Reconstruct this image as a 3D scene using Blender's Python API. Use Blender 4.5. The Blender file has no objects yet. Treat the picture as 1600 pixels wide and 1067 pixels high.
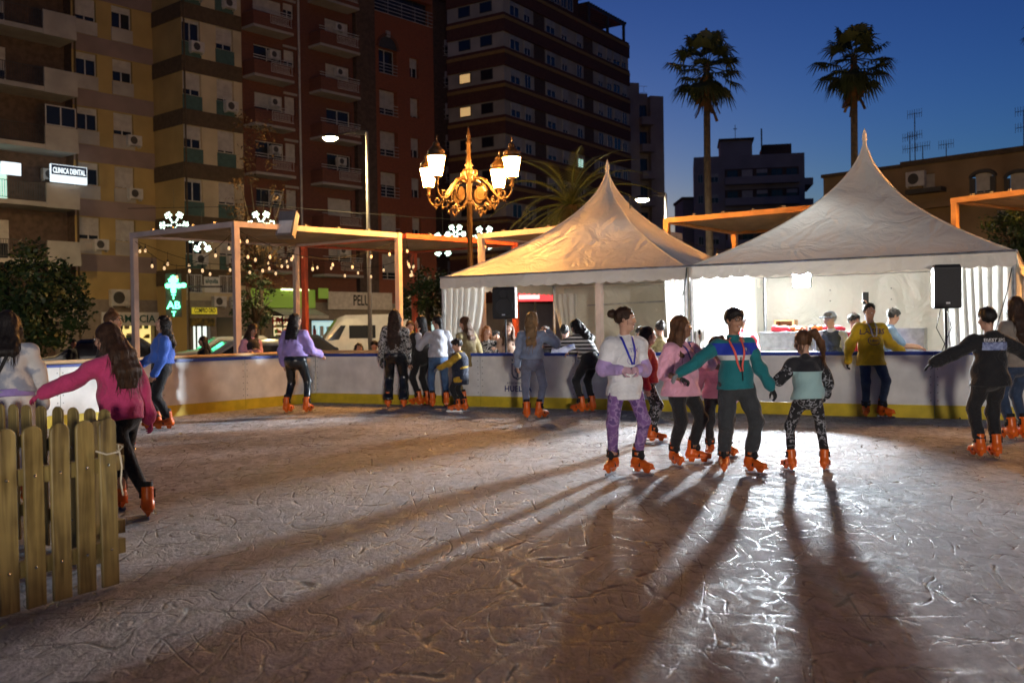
import bpy, bmesh, math, random
import numpy as np
from mathutils import Vector, Matrix, Euler
from mathutils.bvhtree import BVHTree
random.seed(7)
R = math.radians
C = bpy.context.scene.collection
SC = bpy.context.scene

# ------------------------------------------------------------------ camera
CAM_H, FPX = 1.42, 1556.0
cd = bpy.data.cameras.new('camera'); cam = bpy.data.objects.new('camera', cd); C.objects.link(cam)
cd.sensor_width = 36.0; cd.lens = 36.0 * FPX / 1600.0; cd.clip_end = 1500; cd.clip_start = 0.05
PITCH, ROLL = R(-0.57), R(-0.9)
CAM_R = Euler((R(90) + PITCH, 0, 0)).to_matrix() @ Matrix.Rotation(ROLL, 3, 'Z')
cam.matrix_world = Matrix.Translation((0, 0, CAM_H)) @ CAM_R.to_4x4()
cd.dof.use_dof = True; cd.dof.focus_distance = 10.2; cd.dof.aperture_fstop = 2.2
SC.camera = cam

# ------------------------------------------------------------------ sky at dusk
W = bpy.data.worlds.new('World'); SC.world = W; W.use_nodes = True
nt = W.node_tree; nt.nodes.clear()
sky = nt.nodes.new('ShaderNodeTexSky'); sky.sky_type = 'NISHITA'; sky.sun_disc = False
sky.sun_elevation = R(1.0); sky.sun_rotation = R(0); sky.altitude = 20
sky.air_density = 1.0; sky.dust_density = 0.3; sky.ozone_density = 4.0
bg = nt.nodes.new('ShaderNodeBackground'); bg.inputs['Strength'].default_value = 0.15
gm = nt.nodes.new('ShaderNodeGamma'); gm.inputs[1].default_value = 1.8      # dusk contrast of the photograph's sky
ow = nt.nodes.new('ShaderNodeOutputWorld')
hs_ = nt.nodes.new('ShaderNodeHueSaturation'); hs_.inputs['Saturation'].default_value = 0.96
nt.links.new(sky.outputs[0], gm.inputs[0]); nt.links.new(gm.outputs[0], hs_.inputs['Color']); nt.links.new(hs_.outputs[0], bg.inputs[0]); nt.links.new(bg.outputs[0], ow.inputs[0])

# ------------------------------------------------------------------ exposure
vs = SC.view_settings
SC.display_settings.display_device = 'sRGB'
vs.view_transform = 'Standard'; vs.look = 'None'; vs.exposure = 0.0; vs.gamma = 1.0; vs.use_curve_mapping = False
SC.cycles.use_denoising = True
SC.cycles.max_bounces = 6; SC.cycles.diffuse_bounces = 3; SC.cycles.glossy_bounces = 3
SC.cycles.transmission_bounces = 4; SC.cycles.transparent_max_bounces = 6
SC.cycles.sample_clamp_indirect = 6.0; SC.cycles.caustics_reflective = False; SC.cycles.caustics_refractive = False
SC.cycles.use_light_tree = True

# ------------------------------------------------------------------ pixel helpers (photo pixels, 1600 x 1067)
def ray(px, py):
    return CAM_R @ Vector(((px - 800) / FPX, -(py - 533.5) / FPX, -1.0))
def G(px, py, z=0.0):
    r = ray(px, py); t = (z - CAM_H) / r.z
    return Vector((r.x * t, r.y * t, z))
def P(px, py, Y):
    r = ray(px, py); t = Y / r.y
    return Vector((r.x * t, Y, CAM_H + r.z * t))
def onplane(px, py, o, n):
    r = ray(px, py); c = Vector((0, 0, CAM_H)); t = (Vector(o) - c).dot(n) / r.dot(n)
    return c + r * t

# ------------------------------------------------------------------ materials
MATS = {}
def nodes_of(m):
    return m.node_tree.nodes, m.node_tree.links
def mat(name, col, rough=0.7, metal=0.0, spec=0.4, var=0.12, vscale=4.0, bump=0.0, bscale=40.0, bdist=0.0, emit=None, estr=0.0, alpha=1.0, coat=0.0, col2=None, sheen=0.0):
    if name in MATS: return MATS[name]
    m = bpy.data.materials.new(name); m.use_nodes = True; MATS[name] = m
    n, l = nodes_of(m); b = n['Principled BSDF']
    b.inputs['Roughness'].default_value = rough; b.inputs['Metallic'].default_value = metal
    b.inputs['Specular IOR Level'].default_value = spec
    if coat: b.inputs['Coat Weight'].default_value = coat
    if sheen: b.inputs['Sheen Weight'].default_value = sheen
    if alpha < 1: b.inputs['Alpha'].default_value = alpha
    tc = n.new('ShaderNodeTexCoord')
    if var > 0 or col2:
        nz = n.new('ShaderNodeTexNoise'); nz.inputs['Scale'].default_value = vscale; nz.inputs['Detail'].default_value = 4
        l.new(tc.outputs['Object'], nz.inputs['Vector'])
        rp = n.new('ShaderNodeValToRGB'); l.new(nz.outputs[0], rp.inputs[0])
        c2 = col2 or tuple(c * (1 - var) for c in col)
        c1 = col if col2 else tuple(min(1, c * (1 + var)) for c in col)
        rp.color_ramp.elements[0].position = 0.36; rp.color_ramp.elements[1].position = 0.64
        rp.color_ramp.elements[0].color = (*c2, 1); rp.color_ramp.elements[1].color = (*c1, 1)
        l.new(rp.outputs[0], b.inputs['Base Color'])
    else:
        b.inputs['Base Color'].default_value = (*col, 1)
    if bump > 0:
        nb = n.new('ShaderNodeTexNoise'); nb.inputs['Scale'].default_value = bscale; nb.inputs['Detail'].default_value = 5; nb.inputs['Distortion'].default_value = bdist
        l.new(tc.outputs['Object'], nb.inputs['Vector'])
        bp = n.new('ShaderNodeBump'); bp.inputs['Strength'].default_value = bump; bp.inputs['Distance'].default_value = 0.02
        l.new(nb.outputs[0], bp.inputs['Height']); l.new(bp.outputs[0], b.inputs['Normal'])
    if emit:
        b.inputs['Emission Color'].default_value = (*emit, 1); b.inputs['Emission Strength'].default_value = estr
    return m
def mat_bands(name, bands, axis='Z', rough=0.8, bump=0.25):
    """flat-coloured bands of cloth along an object axis: bands = [(start, colour), ...] in metres"""
    m = mat(name, (1, 1, 1), rough=rough, var=0, bump=bump, bscale=60, sheen=0.2)
    n, l = nodes_of(m); b = n['Principled BSDF']
    tc = n.new('ShaderNodeTexCoord'); sp = n.new('ShaderNodeSeparateXYZ'); l.new(tc.outputs['Object'], sp.inputs[0])
    lo, hi = bands[0][0], bands[-1][0] + 0.5
    mr = n.new('ShaderNodeMapRange'); mr.inputs[1].default_value = lo; mr.inputs[2].default_value = hi
    l.new(sp.outputs[axis], mr.inputs[0])
    rp = n.new('ShaderNodeValToRGB'); rp.color_ramp.interpolation = 'CONSTANT'
    el = rp.color_ramp.elements
    while len(el) < len(bands): el.new(0.5)
    for e, (s, c) in zip(el, bands): e.position = (s - lo) / (hi - lo); e.color = (*c, 1)
    l.new(mr.outputs[0], rp.inputs[0]); l.new(rp.outputs[0], b.inputs['Base Color'])
    return m
def mat_splotch(name, cols, scale=9.0, rough=0.8, sharp=True, detail=2.0):
    m = mat(name, (1, 1, 1), rough=rough, var=0, bump=0.2, bscale=60)
    n, l = nodes_of(m); b = n['Principled BSDF']
    tc = n.new('ShaderNodeTexCoord'); nz = n.new('ShaderNodeTexNoise'); nz.inputs['Scale'].default_value = scale; nz.inputs['Detail'].default_value = detail
    l.new(tc.outputs['Object'], nz.inputs['Vector'])
    rp = n.new('ShaderNodeValToRGB'); el = rp.color_ramp.elements
    if sharp: rp.color_ramp.interpolation = 'CONSTANT'
    while len(el) < len(cols): el.new(0.5)
    for i, (e, c) in enumerate(zip(el, cols)):
        e.position = 0.0 if i == 0 else 0.36 + 0.28 * i / (len(cols) - 0.5); e.color = (*c, 1)
    l.new(nz.outputs[0], rp.inputs[0]); l.new(rp.outputs[0], b.inputs['Base Color'])
    return m
def emat(name, col, s):
    m = bpy.data.materials.new(name); m.use_nodes = True; MATS[name] = m
    b = m.node_tree.nodes['Principled BSDF']
    b.inputs['Base Color'].default_value = (*col, 1); b.inputs['Emission Color'].default_value = (*col, 1); b.inputs['Emission Strength'].default_value = s
    return m

# ------------------------------------------------------------------ mesh builder
def rotz(a): return Matrix.Rotation(a, 4, 'Z')
class MB:
    def __init__(s, M=None): s.v = []; s.f = []; s.mi = []; s.M = M; s.cur = 0
    def add(s, vs, fs):
        b = len(s.v)
        s.v.extend([tuple(s.M @ Vector(p)) for p in vs] if s.M is not None else [tuple(p) for p in vs])
        s.f.extend([tuple(b + i for i in f) for f in fs]); s.mi.extend([s.cur] * len(fs)); return s
    def box(s, x0, x1, y0, y1, z0, z1):
        vs = [(x0,y0,z0),(x1,y0,z0),(x1,y1,z0),(x0,y1,z0),(x0,y0,z1),(x1,y0,z1),(x1,y1,z1),(x0,y1,z1)]
        return s.add(vs, [(0,3,2,1),(4,5,6,7),(0,1,5,4),(1,2,6,5),(2,3,7,6),(3,0,4,7)])
    def tube(s, pts, r, n=8, cap=True):
        pts = [Vector(p) for p in pts]; k = len(pts); rs = r if isinstance(r, (list, tuple)) else [r] * k
        vs = []; up = None
        for i, p in enumerate(pts):
            t = (pts[min(i + 1, k - 1)] - pts[max(i - 1, 0)]).normalized()
            if up is None: up = Vector((0, 0, 1)) if abs(t.z) < 0.9 else Vector((1, 0, 0))
            a = t.cross(up).normalized(); bb = a.cross(t).normalized(); up = bb
            for j in range(n):
                q = 2 * math.pi * j / n
                vs.append(p + (a * math.cos(q) + bb * math.sin(q)) * rs[i])
        fs = [(i*n+j, i*n+(j+1)%n, (i+1)*n+(j+1)%n, (i+1)*n+j) for i in range(k-1) for j in range(n)]
        if cap: fs += [tuple(range(n))[::-1], tuple((k-1)*n + j for j in range(n))]
        return s.add(vs, fs)
    def lathe(s, prof, c=(0, 0, 0), n=16, sq=False):
        vs = []; cx, cy, cz = c
        for r, z in prof:
            for j in range(n):
                q = 2 * math.pi * (j + 0.5) / n
                vs.append((cx + r * math.cos(q), cy + r * math.sin(q), cz + z))
        k = len(prof)
        fs = [(i*n+j, i*n+(j+1)%n, (i+1)*n+(j+1)%n, (i+1)*n+j) for i in range(k-1) for j in range(n)]
        fs += [tuple(range(n))[::-1], tuple((k-1)*n + j for j in range(n))]
        return s.add(vs, fs)
    def prism(s, poly, y0, y1):
        """polygon in xz extruded along y"""
        n = len(poly)
        vs = [(x, y0, z) for x, z in poly] + [(x, y1, z) for x, z in poly]
        fs = [tuple(range(n)), tuple(range(n, 2*n))[::-1]] + [(i, i+n, (i+1)%n+n, (i+1)%n) for i in range(n)]
        return s.add(vs, fs)
    def grid(s, fn, nu, nv):
        vs = [fn(i / nu, j / nv) for i in range(nu + 1) for j in range(nv + 1)]
        fs = [(i*(nv+1)+j, (i+1)*(nv+1)+j, (i+1)*(nv+1)+j+1, i*(nv+1)+j+1) for i in range(nu) for j in range(nv)]
        return s.add(vs, fs)
    def mesh(s, name, mats, smooth=False, fix=True):
        me = bpy.data.meshes.new(name); me.from_pydata(s.v, [], s.f)
        for m in (mats if isinstance(mats, (list, tuple)) else [mats]): me.materials.append(m)
        if any(s.mi): me.polygons.foreach_set('material_index', s.mi)
        if fix:
            bm = bmesh.new(); bm.from_mesh(me); bmesh.ops.recalc_face_normals(bm, faces=bm.faces); bm.to_mesh(me); bm.free()
        if smooth: me.polygons.foreach_set('use_smooth', [True] * len(me.polygons))
        me.update(); return me
    def obj(s, name, mats, parent=None, smooth=False, fix=True):
        return link(name, s.mesh(name, mats, smooth, fix), parent)
def link(name, data, parent=None):
    o = bpy.data.objects.new(name, data); C.objects.link(o)
    if parent is not None: o.parent = parent
    return o
def tag(o, label=None, cat=None, group=None, kind=None):
    if label: o['label'] = label
    if cat: o['category'] = cat
    if group: o['group'] = group
    if kind: o['kind'] = kind
    return o
def thing(name, label, cat, loc=(0, 0, 0), rz=0.0, group=None):
    o = bpy.data.objects.new(name, None); o.empty_display_size = 0.2; C.objects.link(o)
    o.location = loc; o.rotation_euler = (0, 0, rz)
    return tag(o, label, cat, group)
def frame_of(o):
    return Matrix.Translation(o.location) @ o.rotation_euler.to_matrix().to_4x4()
def copy_tree(o, parent=None):
    c = o.copy(); C.objects.link(c); c.parent = parent
    for ch in list(o.children): copy_tree(ch, c)
    return c
def smooth_obj(o, ang=40):
    o.data.polygons.foreach_set('use_smooth', [True] * len(o.data.polygons))
    try: o.data.set_sharp_from_angle(angle=R(ang))
    except Exception: pass
    return o
def text_mesh(s, size, depth=0.0, bold=False, spacing=1.0):
    """(verts, faces) of a line of text in the xz plane, centred on x, baseline z = 0, facing -y"""
    cu = bpy.data.curves.new('t', 'FONT'); cu.body = s; cu.size = size; cu.align_x = 'CENTER'; cu.extrude = depth; cu.resolution_u = 2
    cu.space_character = spacing
    if bold: cu.offset = size * 0.018
    ob = bpy.data.objects.new('t', cu); C.objects.link(ob)
    dg = bpy.context.evaluated_depsgraph_get(); me = ob.evaluated_get(dg).to_mesh()
    vs = [(v.co.x, -v.co.z, v.co.y) for v in me.vertices]; fs = [tuple(p.vertices) for p in me.polygons]
    ob.evaluated_get(dg).to_mesh_clear(); bpy.data.objects.remove(ob); bpy.data.curves.remove(cu)
    return vs, fs
def lettering(name, s, size, m, parent, M=None, depth=0.004, bold=False, spacing=1.0):
    vs, fs = text_mesh(s, size, depth, bold, spacing)
    mb = MB(M); mb.add(vs, fs); return mb.obj(name, m, parent, fix=False)
# ================================================================== ground, ice
def make_ice_mat():
    m = bpy.data.materials.new('skated_ice'); m.use_nodes = True
    n, l = nodes_of(m); b = n['Principled BSDF']
    tc = n.new('ShaderNodeTexCoord')
    def noise(scale, detail, rough=0.5, dist=0.0, vec=None, off=0.0, stretch=None, rot=0.0):
        mp = n.new('ShaderNodeMapping'); l.new(tc.outputs['Object'], mp.inputs[0])
        mp.inputs['Location'].default_value = (off, off * 0.7, 0); mp.inputs['Rotation'].default_value = (0, 0, rot)
        if stretch: mp.inputs['Scale'].default_value = stretch
        z = n.new('ShaderNodeTexNoise'); z.inputs['Scale'].default_value = scale; z.inputs['Detail'].default_value = detail
        z.inputs['Roughness'].default_value = rough; z.inputs['Distortion'].default_value = dist
        l.new(mp.outputs[0], z.inputs['Vector']); return z.outputs[0]
    def mth(op, a, c=None, clamp=False):
        x = n.new('ShaderNodeMath'); x.operation = op; x.use_clamp = clamp
        for i, q in enumerate((a, c)):
            if q is None: continue
            if isinstance(q, (int, float)): x.inputs[i].default_value = q
            else: l.new(q, x.inputs[i])
        return x.outputs[0]
    def rng(a, lo, hi, tlo=0.0, thi=1.0):
        x = n.new('ShaderNodeMapRange'); x.interpolation_type = 'SMOOTHSTEP'
        l.new(a, x.inputs[0])
        for i, q in enumerate((lo, hi, tlo, thi)): x.inputs[i + 1].default_value = q
        return x.outputs[0]
    # skate tracks: contour lines of smooth noise, each set broken up by a mask
    tracks = None
    for scale, lev, off, w, rot, st in ((0.7, 15, 3.1, .055, .4, (1, .3, 1)), (1.1, 12, 17.7, .06, 1.2, (1, .35, 1)), (1.9, 9, 41.3, .055, 2.3, (1, .35, 1)), (.5, 23, 77.0, .06, 0, (.3, 1, 1)), (3.0, 7, 91.0, .05, .9, (1, .4, 1)), (1.5, 10, 133.0, .055, 2.9, (.35, 1, 1))):
        v = noise(scale, 0.6, 0.3, 0.4, off=off, rot=rot, stretch=st)
        fr = mth('FRACT', mth('MULTIPLY', v, lev)); t = mth('ABSOLUTE', mth('SUBTRACT', fr, 0.5))
        line = rng(t, 0.0, w, 1.0, 0.0)
        mk = rng(noise(2.8, 2, off=off + 9), 0.47, 0.58)
        line = mth('MULTIPLY', line, mk)
        tracks = line if tracks is None else mth('MAXIMUM', tracks, line)
    snow = noise(34, 6, 0.72, 0.3); chop = noise(8.5, 6, 0.68, 1.0, off=5, stretch=(1, .6, 1), rot=.35); broad = noise(0.55, 3, 0.5, off=11)
    fine = noise(95, 3, 0.7)
    h = mth('ADD', mth('MULTIPLY', snow, 1.1), mth('MULTIPLY', chop, 1.9))
    h = mth('ADD', h, mth('MULTIPLY', fine, 0.16))
    h = mth('SUBTRACT', h, mth('MULTIPLY', tracks, 0.4))
    bp = n.new('ShaderNodeBump'); bp.inputs['Strength'].default_value = 1.0; bp.inputs['Distance'].default_value = 0.036
    l.new(h, bp.inputs['Height']); l.new(bp.outputs[0], b.inputs['Normal'])
    # frost against wet ice
    fr = mth('ADD', mth('MULTIPLY', rng(chop, 0.38, 0.62), 0.55), mth('MULTIPLY', rng(broad, 0.35, 0.65), 0.45))
    fr = mth('SUBTRACT', fr, mth('MULTIPLY', tracks, 0.6), clamp=True)
    rp = n.new('ShaderNodeValToRGB'); l.new(fr, rp.inputs[0])
    rp.color_ramp.elements[0].color = (0.22, 0.23, 0.25, 1); rp.color_ramp.elements[1].color = (0.72, 0.73, 0.75, 1)
    l.new(rp.outputs[0], b.inputs['Base Color'])
    ro = mth('SUBTRACT', rng(fr, 0.0, 0.6, 0.55, 0.80), mth('MULTIPLY', tracks, 0.5)); ro = mth('MAXIMUM', mth('SUBTRACT', ro, rng(noise(1.9, 3, off=53), 0.62, 0.72, 0.0, 0.10)), 0.10); l.new(ro, b.inputs['Roughness'])
    b.inputs['Specular IOR Level'].default_value = 0.18
    return m
ICE = make_ice_mat()
C0 = G(494, 628.6); Cr = G(1600, 657)
U = (Cr - C0).normalized(); V = Vector((-U.y, U.x, 0)); UA = math.atan2(U.y, U.x)
def st(s, t, z=0.0): return C0 + U * s + V * t + Vector((0, 0, z))
def st_at(px, t):
    """s where the vertical plane t = const is met by the photo column px"""
    p = onplane(px, 520, st(0, t), V); return (p - C0).dot(U)
L0 = G(215, 656); LD = (L0 - C0).normalized()          # the left run of the boards, coming towards us
GZ = -0.06
g = MB(); g.add([(-500, -300, GZ), (500, -300, GZ), (500, 900, GZ), (-500, 900, GZ)], [(0, 1, 2, 3)])
tag(g.obj('ground', mat('paving', (0.10, 0.095, 0.09), rough=0.6, var=0.25, vscale=0.7, bump=0.3, bscale=3.0)), kind='structure')
A = C0 + LD * 15.0; B = C0 + U * 19.0
poly = [C0 - LD * 0.0, B, B - V * 24, A - V * 12 + U * 1.0, A]
ice = MB(); k = len(poly)
ice.add([(p.x, p.y, 0) for p in poly] + [(p.x, p.y, GZ - 0.02) for p in poly], [tuple(range(k))[::-1]] + [(i, (i + 1) % k, (i + 1) % k + k, i + k) for i in range(k)])
tag(ice.obj('ice', ICE), kind='structure')
# the street behind the plaza
rd = MB(); rd.M = None
RDIR = Vector((.646, .763, 0)); RN = Vector((.763, -.646, 0)); RO = Vector((-23.1, 58, 0))
def rp_(a, b, z): p = RO + RDIR * a + RN * b; return (p.x, p.y, z)
rd.add([rp_(-60, 5, GZ + .004), rp_(160, 5, GZ + .004), rp_(160, 16, GZ + .004), rp_(-60, 16, GZ + .004)], [(0, 1, 2, 3)])
tag(rd.obj('road', mat('asphalt', (0.045, 0.045, 0.048), rough=0.75, var=0.2, vscale=1.5, bump=0.3, bscale=30)), kind='structure')
pv = MB()
for a0, a1, b0, b1 in ((-60, 160, 0, 4.8), (-60, 160, 16.2, 18.4)):
    vs_ = [rp_(a0, b0, GZ), rp_(a1, b0, GZ), rp_(a1, b1, GZ), rp_(a0, b1, GZ)]
    pv.add(vs_ + [(x, y, GZ + .13) for x, y, z in vs_], [(4, 5, 6, 7), (0, 1, 5, 4), (1, 2, 6, 5), (2, 3, 7, 6), (3, 0, 4, 7)])
tag(pv.obj('pavement', mat('pavement_slabs', (0.18, 0.17, 0.16), rough=0.7, var=0.2, vscale=2)), kind='structure')

# ================================================================== rink boards
BH = 1.02
M_BOARD = mat('board_plastic', (0.70, 0.69, 0.66), rough=0.42, var=0.13, vscale=2.6, bump=0.05, bscale=8)
M_KICK = mat('kick_yellow', (0.62, 0.46, 0.03), rough=0.4, var=0.12, vscale=5)
M_BLUE = mat('rail_blue', (0.015, 0.045, 0.30), rough=0.35)
M_STEEL = mat('galvanised', (0.42, 0.43, 0.44), rough=0.42, metal=0.7, var=0.2, vscale=9)
M_DARKM = mat('dark_metal', (0.02, 0.02, 0.022), rough=0.45, metal=0.3)
M_BOLT = mat('bolt_grey', (0.2, 0.2, 0.2), rough=0.5, metal=0.6)
def barrier(name, label, o, d, n_in, lens):
    root = thing(name, label, 'rink barrier', o, math.atan2(d.y, d.x))
    ys = 1 if Vector((-d.y, d.x, 0)).dot(n_in) > 0 else -1      # local y of the ice side
    x = 0.0
    for i, w in enumerate(lens):
        m = MB(); m.box(x + .006, x + w - .006, *sorted((0, -ys * .035)), .2, BH - .06); pn = m.obj('panel', M_BOARD, root)
        m = MB(); m.box(x + .004, x + w - .004, *sorted((ys * .006, -ys * .04)), 0.0, .197); m.obj('kick_strip', M_KICK, root)
        m = MB(); m.box(x + .002, x + w - .002, *sorted((ys * .02, -ys * .09)), BH - .058, BH); m.obj('top_rail', M_BLUE, root)
        m = MB(); m.box(x - .03, x + .03, *sorted((-ys * .042, -ys * .1)), GZ, BH - .06); m.obj('post', M_STEEL, root)
        m = MB()
        for xx in (x + .05, x + w - .05):
            for zz in (.27, .39, .51, .63, .75, .87):
                m.box(xx - .008, xx + .008, *sorted((ys * .0005, ys * .006)), zz - .008, zz + .008)
        bo = m.obj('bolt', M_BOLT, pn); bo['kind'] = 'stuff'
        x += w
    return root
long_b = barrier('rink_barrier', 'long white rink barrier with blue rail and yellow kick strip before the tents', C0, U, -V, [2.0] * 9)
side_b = barrier('rink_barrier', 'shorter white rink barrier run turning towards the camera below the pergola', C0, LD, Vector((LD.y, -LD.x, 0)) if Vector((LD.y, -LD.x, 0)).x > 0 else Vector((-LD.y, LD.x, 0)), [1.95] * 7)
# print on the boards: crest and town name
M_PRINT = mat('print_navy', (0.012, 0.03, 0.16), rough=0.5, var=0); M_PRINT2 = mat('print_grey', (0.16, 0.18, 0.24), rough=0.5, var=0)
def crest(sx):
    T = Matrix.Translation((sx, -.0055, 0))
    pn = [c for c in long_b.children if c.name.startswith('panel')][int(sx // 2)]
    lettering('lettering', 'HUELVA', .15, M_PRINT, pn, T @ Matrix.Translation((0, 0, .30)), .0015, True, 1.05)
    lettering('lettering', 'AYUNTAMIENTO DE', .05, M_PRINT2, pn, T @ Matrix.Translation((0, 0, .44)), .0015)
    m = MB(T)
    sh = [(-.13, .83), (.13, .83), (.13, .63), (.10, .56), (0, .51), (-.10, .56), (-.13, .63)]
    shi = [(x * .78, .68 + (z - .68) * .78) for x, z in sh]
    k = len(sh); m.add([(x, 0, z) for x, z in sh] + [(x, 0, z) for x, z in shi], [(i, (i + 1) % k, (i + 1) % k + k, i + k) for i in range(k)])
    m.prism([(-.02, .56), (.02, .56), (.02, .67), (-.02, .67)], -.0015, 0)
    m.add([(.07 * math.cos(a * .7854), 0, .70 + .06 * math.sin(a * .7854)) for a in range(8)], [tuple(range(8))])
    for i in range(-2, 3): m.prism([(i * .05 - .012, .86), (i * .05 + .012, .86), (i * .056 + .02, .93 - abs(i) * .012), (i * .056 - .02, .93 - abs(i) * .012)], -.0015, 0)
    m.obj('emblem', M_PRINT2, pn, fix=False)
crest(st_at(808, 0)); 
# pale timber handrail of the crowd barrier behind the left boards
M_TIMBER = mat('pale_timber', (0.50, 0.36, 0.20), rough=0.6, var=0.15, vscale=3)
hr = thing('crowd_barrier', 'pale timber handrail on posts running behind the rink boards', 'handrail', st(-.35, .3))
fr_inv = frame_of(hr).inverted()
m = MB(fr_inv); m.tube([C0 + LD * 9 - Vector((-LD.y, LD.x, 0)) * (-.45 if (Vector((-LD.y, LD.x, 0))).x > 0 else .45) + Vector((0, 0, BH + .03)), st(-.4, .35, BH + .03), st(3.1, .38, BH + .03)], .032, 8); m.obj('handrail', M_TIMBER, hr)
for s_ in (-.4, 1.2, 3.0):
    m = MB(fr_inv); p = st(s_, .37, 0); m.tube([(p.x, p.y, GZ), (p.x, p.y, BH)], .03); m.obj('post', M_TIMBER, hr)

# ================================================================== wooden picket fence (corner of two runs)
def make_wood():
    m = bpy.data.materials.new('treated_pine'); m.use_nodes = True; n, l = nodes_of(m); b = n['Principled BSDF']
    tc = n.new('ShaderNodeTexCoord'); oi = n.new('ShaderNodeObjectInfo')
    ad = n.new('ShaderNodeVectorMath'); ad.operation = 'ADD'; l.new(tc.outputs['Object'], ad.inputs[0])
    sc_ = n.new('ShaderNodeVectorMath'); sc_.operation = 'SCALE'; sc_.inputs['Scale'].default_value = 37.0
    cb = n.new('ShaderNodeCombineXYZ'); l.new(oi.outputs['Random'], cb.inputs[0]); l.new(oi.outputs['Random'], cb.inputs[2]); l.new(cb.outputs[0], sc_.inputs[0]); l.new(sc_.outputs[0], ad.inputs[1])
    mp = n.new('ShaderNodeMapping'); mp.inputs['Scale'].default_value = (1, 1, .07); l.new(ad.outputs[0], mp.inputs[0])
    nz = n.new('ShaderNodeTexNoise'); nz.inputs['Scale'].default_value = 34; nz.inputs['Detail'].default_value = 5; nz.inputs['Distortion'].default_value = .6; l.new(mp.outputs[0], nz.inputs['Vector'])
    n2 = n.new('ShaderNodeTexNoise'); n2.inputs['Scale'].default_value = 5; l.new(ad.outputs[0], n2.inputs['Vector'])
    mx = n.new('ShaderNodeMath'); mx.operation = 'MULTIPLY_ADD'; mx.inputs[1].default_value = .6; l.new(nz.outputs[0], mx.inputs[0])
    mm = n.new('ShaderNodeMath'); mm.operation = 'MULTIPLY'; mm.inputs[1].default_value = .4; l.new(n2.outputs[0], mm.inputs[0]); l.new(mm.outputs[0], mx.inputs[2])
    rp = n.new('ShaderNodeValToRGB'); l.new(mx.outputs[0], rp.inputs[0])
    rp.color_ramp.elements[0].position = .33; rp.color_ramp.elements[0].color = (.075, .05, .014, 1)
    rp.color_ramp.elements[1].position = .62; rp.color_ramp.elements[1].color = (.33, .25, .085, 1)
    l.new(rp.outputs[0], b.inputs['Base Color']); b.inputs['Roughness'].default_value = .55
    bp = n.new('ShaderNodeBump'); bp.inputs['Strength'].default_value = .35; bp.inputs['Distance'].default_value = .004; l.new(nz.outputs[0], bp.inputs['Height']); l.new(bp.outputs[0], b.inputs['Normal'])
    return m
WOOD = make_wood()
M_SCREW = mat('screw', (.5, .48, .42), rough=.25, metal=1.0, var=0)
f0 = G(15, 963); f1 = G(173, 918); fd = (f1 - f0).normalized(); fn = Vector((fd.y, -fd.x, 0))
if fn.x < 0: fn = -fn
def picket_mesh(w=.116, t=.02, h=.965):
    m = MB(); nz_ = 8
    top = [(w / 2 * math.cos(math.pi * i / nz_), h - .045 + .045 * math.sin(math.pi * i / nz_)) for i in range(nz_ + 1)]
    poly_ = [(-w / 2, 0.012)] + [(w / 2, 0.012)] + top
    m.prism(poly_, -t / 2, t / 2)
    me = m.mesh('picket', WOOD)
    bm = bmesh.new(); bm.from_mesh(me); bmesh.ops.bevel(bm, geom=[e for e in bm.edges if e.calc_face_angle(0) > .6], offset=.004, segments=1, affect='EDGES'); bm.to_mesh(me); bm.free()
    return me
PICK = picket_mesh()
scr = MB(); scr.lathe([(.008, 0), (.008, .004), (.003, .006)], n=8); SCR = scr.mesh('screw', M_SCREW)
def fence_run(root, o, d, count, sp, facing):
    """pickets from o along d; facing = +1/-1 side the pickets are nailed on"""
    ang = math.atan2(d.y, d.x)
    for i in range(count):
        h = o + d * (sp * i)
        pk = link('picket', PICK, root); pk.location = h - root.location; pk.rotation_euler = (random.uniform(-.008, .008), random.uniform(-.014, .014), ang + random.uniform(-.02, .02))
        for zz in (.22, .70):
            sw = link('screw', SCR, pk); sw.location = (random.uniform(-.01, .01), -.0101 * facing, zz); sw.rotation_euler = (R(90) * facing, 0, 0)
    for zz in (.22, .70):
        m = MB(); m.box(-.12, sp * (count - 1) + .12, *sorted((.0105 * facing, .055 * facing)), zz - .042, zz + .042)
        r_ = m.obj('rail', WOOD, root); r_.location = o - root.location; r_.rotation_euler = (0, 0, ang)
fence = thing('picket_fence', 'rounded wooden picket fence corner standing on the ice', 'fence', f0)
sp_ = (f1 - f0).length / 4
fence_run(fence, f0 - fd * sp_ * 4, fd, 9, sp_, 1 if Vector((fd.y, -fd.x, 0)).dot(fn) > 0 else -1)
bt = Vector((0, 0, .965)); zu = Vector((0, 0, 1)); b1 = onplane(163, 639, bt, zu); b1.z = 0; b2_ = onplane(21, 631, bt, zu); b2_.z = 0; bd = (b2_ - b1).normalized()
fence_run(fence, b1, bd, 10, (b2_ - b1).length / 6, -1 if Vector((bd.y, -bd.x, 0)).dot(fd) > 0 else 1)
m = MB(); m.box(-.045, .045, -.045, .045, .005, .9); pst = m.obj('post', WOOD, fence); pst.location = b1 - bd * .02 - fd * .10 - fence.location; pst.rotation_euler = (0, 0, math.atan2(fd.y, fd.x))
M_ROPE = mat('rope', (.55, .5, .38), rough=.9)
m = MB(); rp0 = f1 - f0
def onf(a, nrm, z): q = f1 + fd * a + fn * nrm; return (q.x, q.y, z)
m.tube([onf(-.10, .02, .79), onf(-.04, .035, .765), onf(.05, .03, .77), onf(.075, -.03, .775), onf(.05, -.07, .77)], .005, 6)
m.tube([onf(.05, .03, .775), onf(.06, .05, .80), onf(.03, .05, .815), onf(.045, .035, .775)], .004, 6)
m.tube([onf(.052, .032, .77), onf(.06, .04, .68), onf(.05, .04, .60), onf(.065, .04, .52)], [.005, .004, .004, .005], 6)
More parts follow.
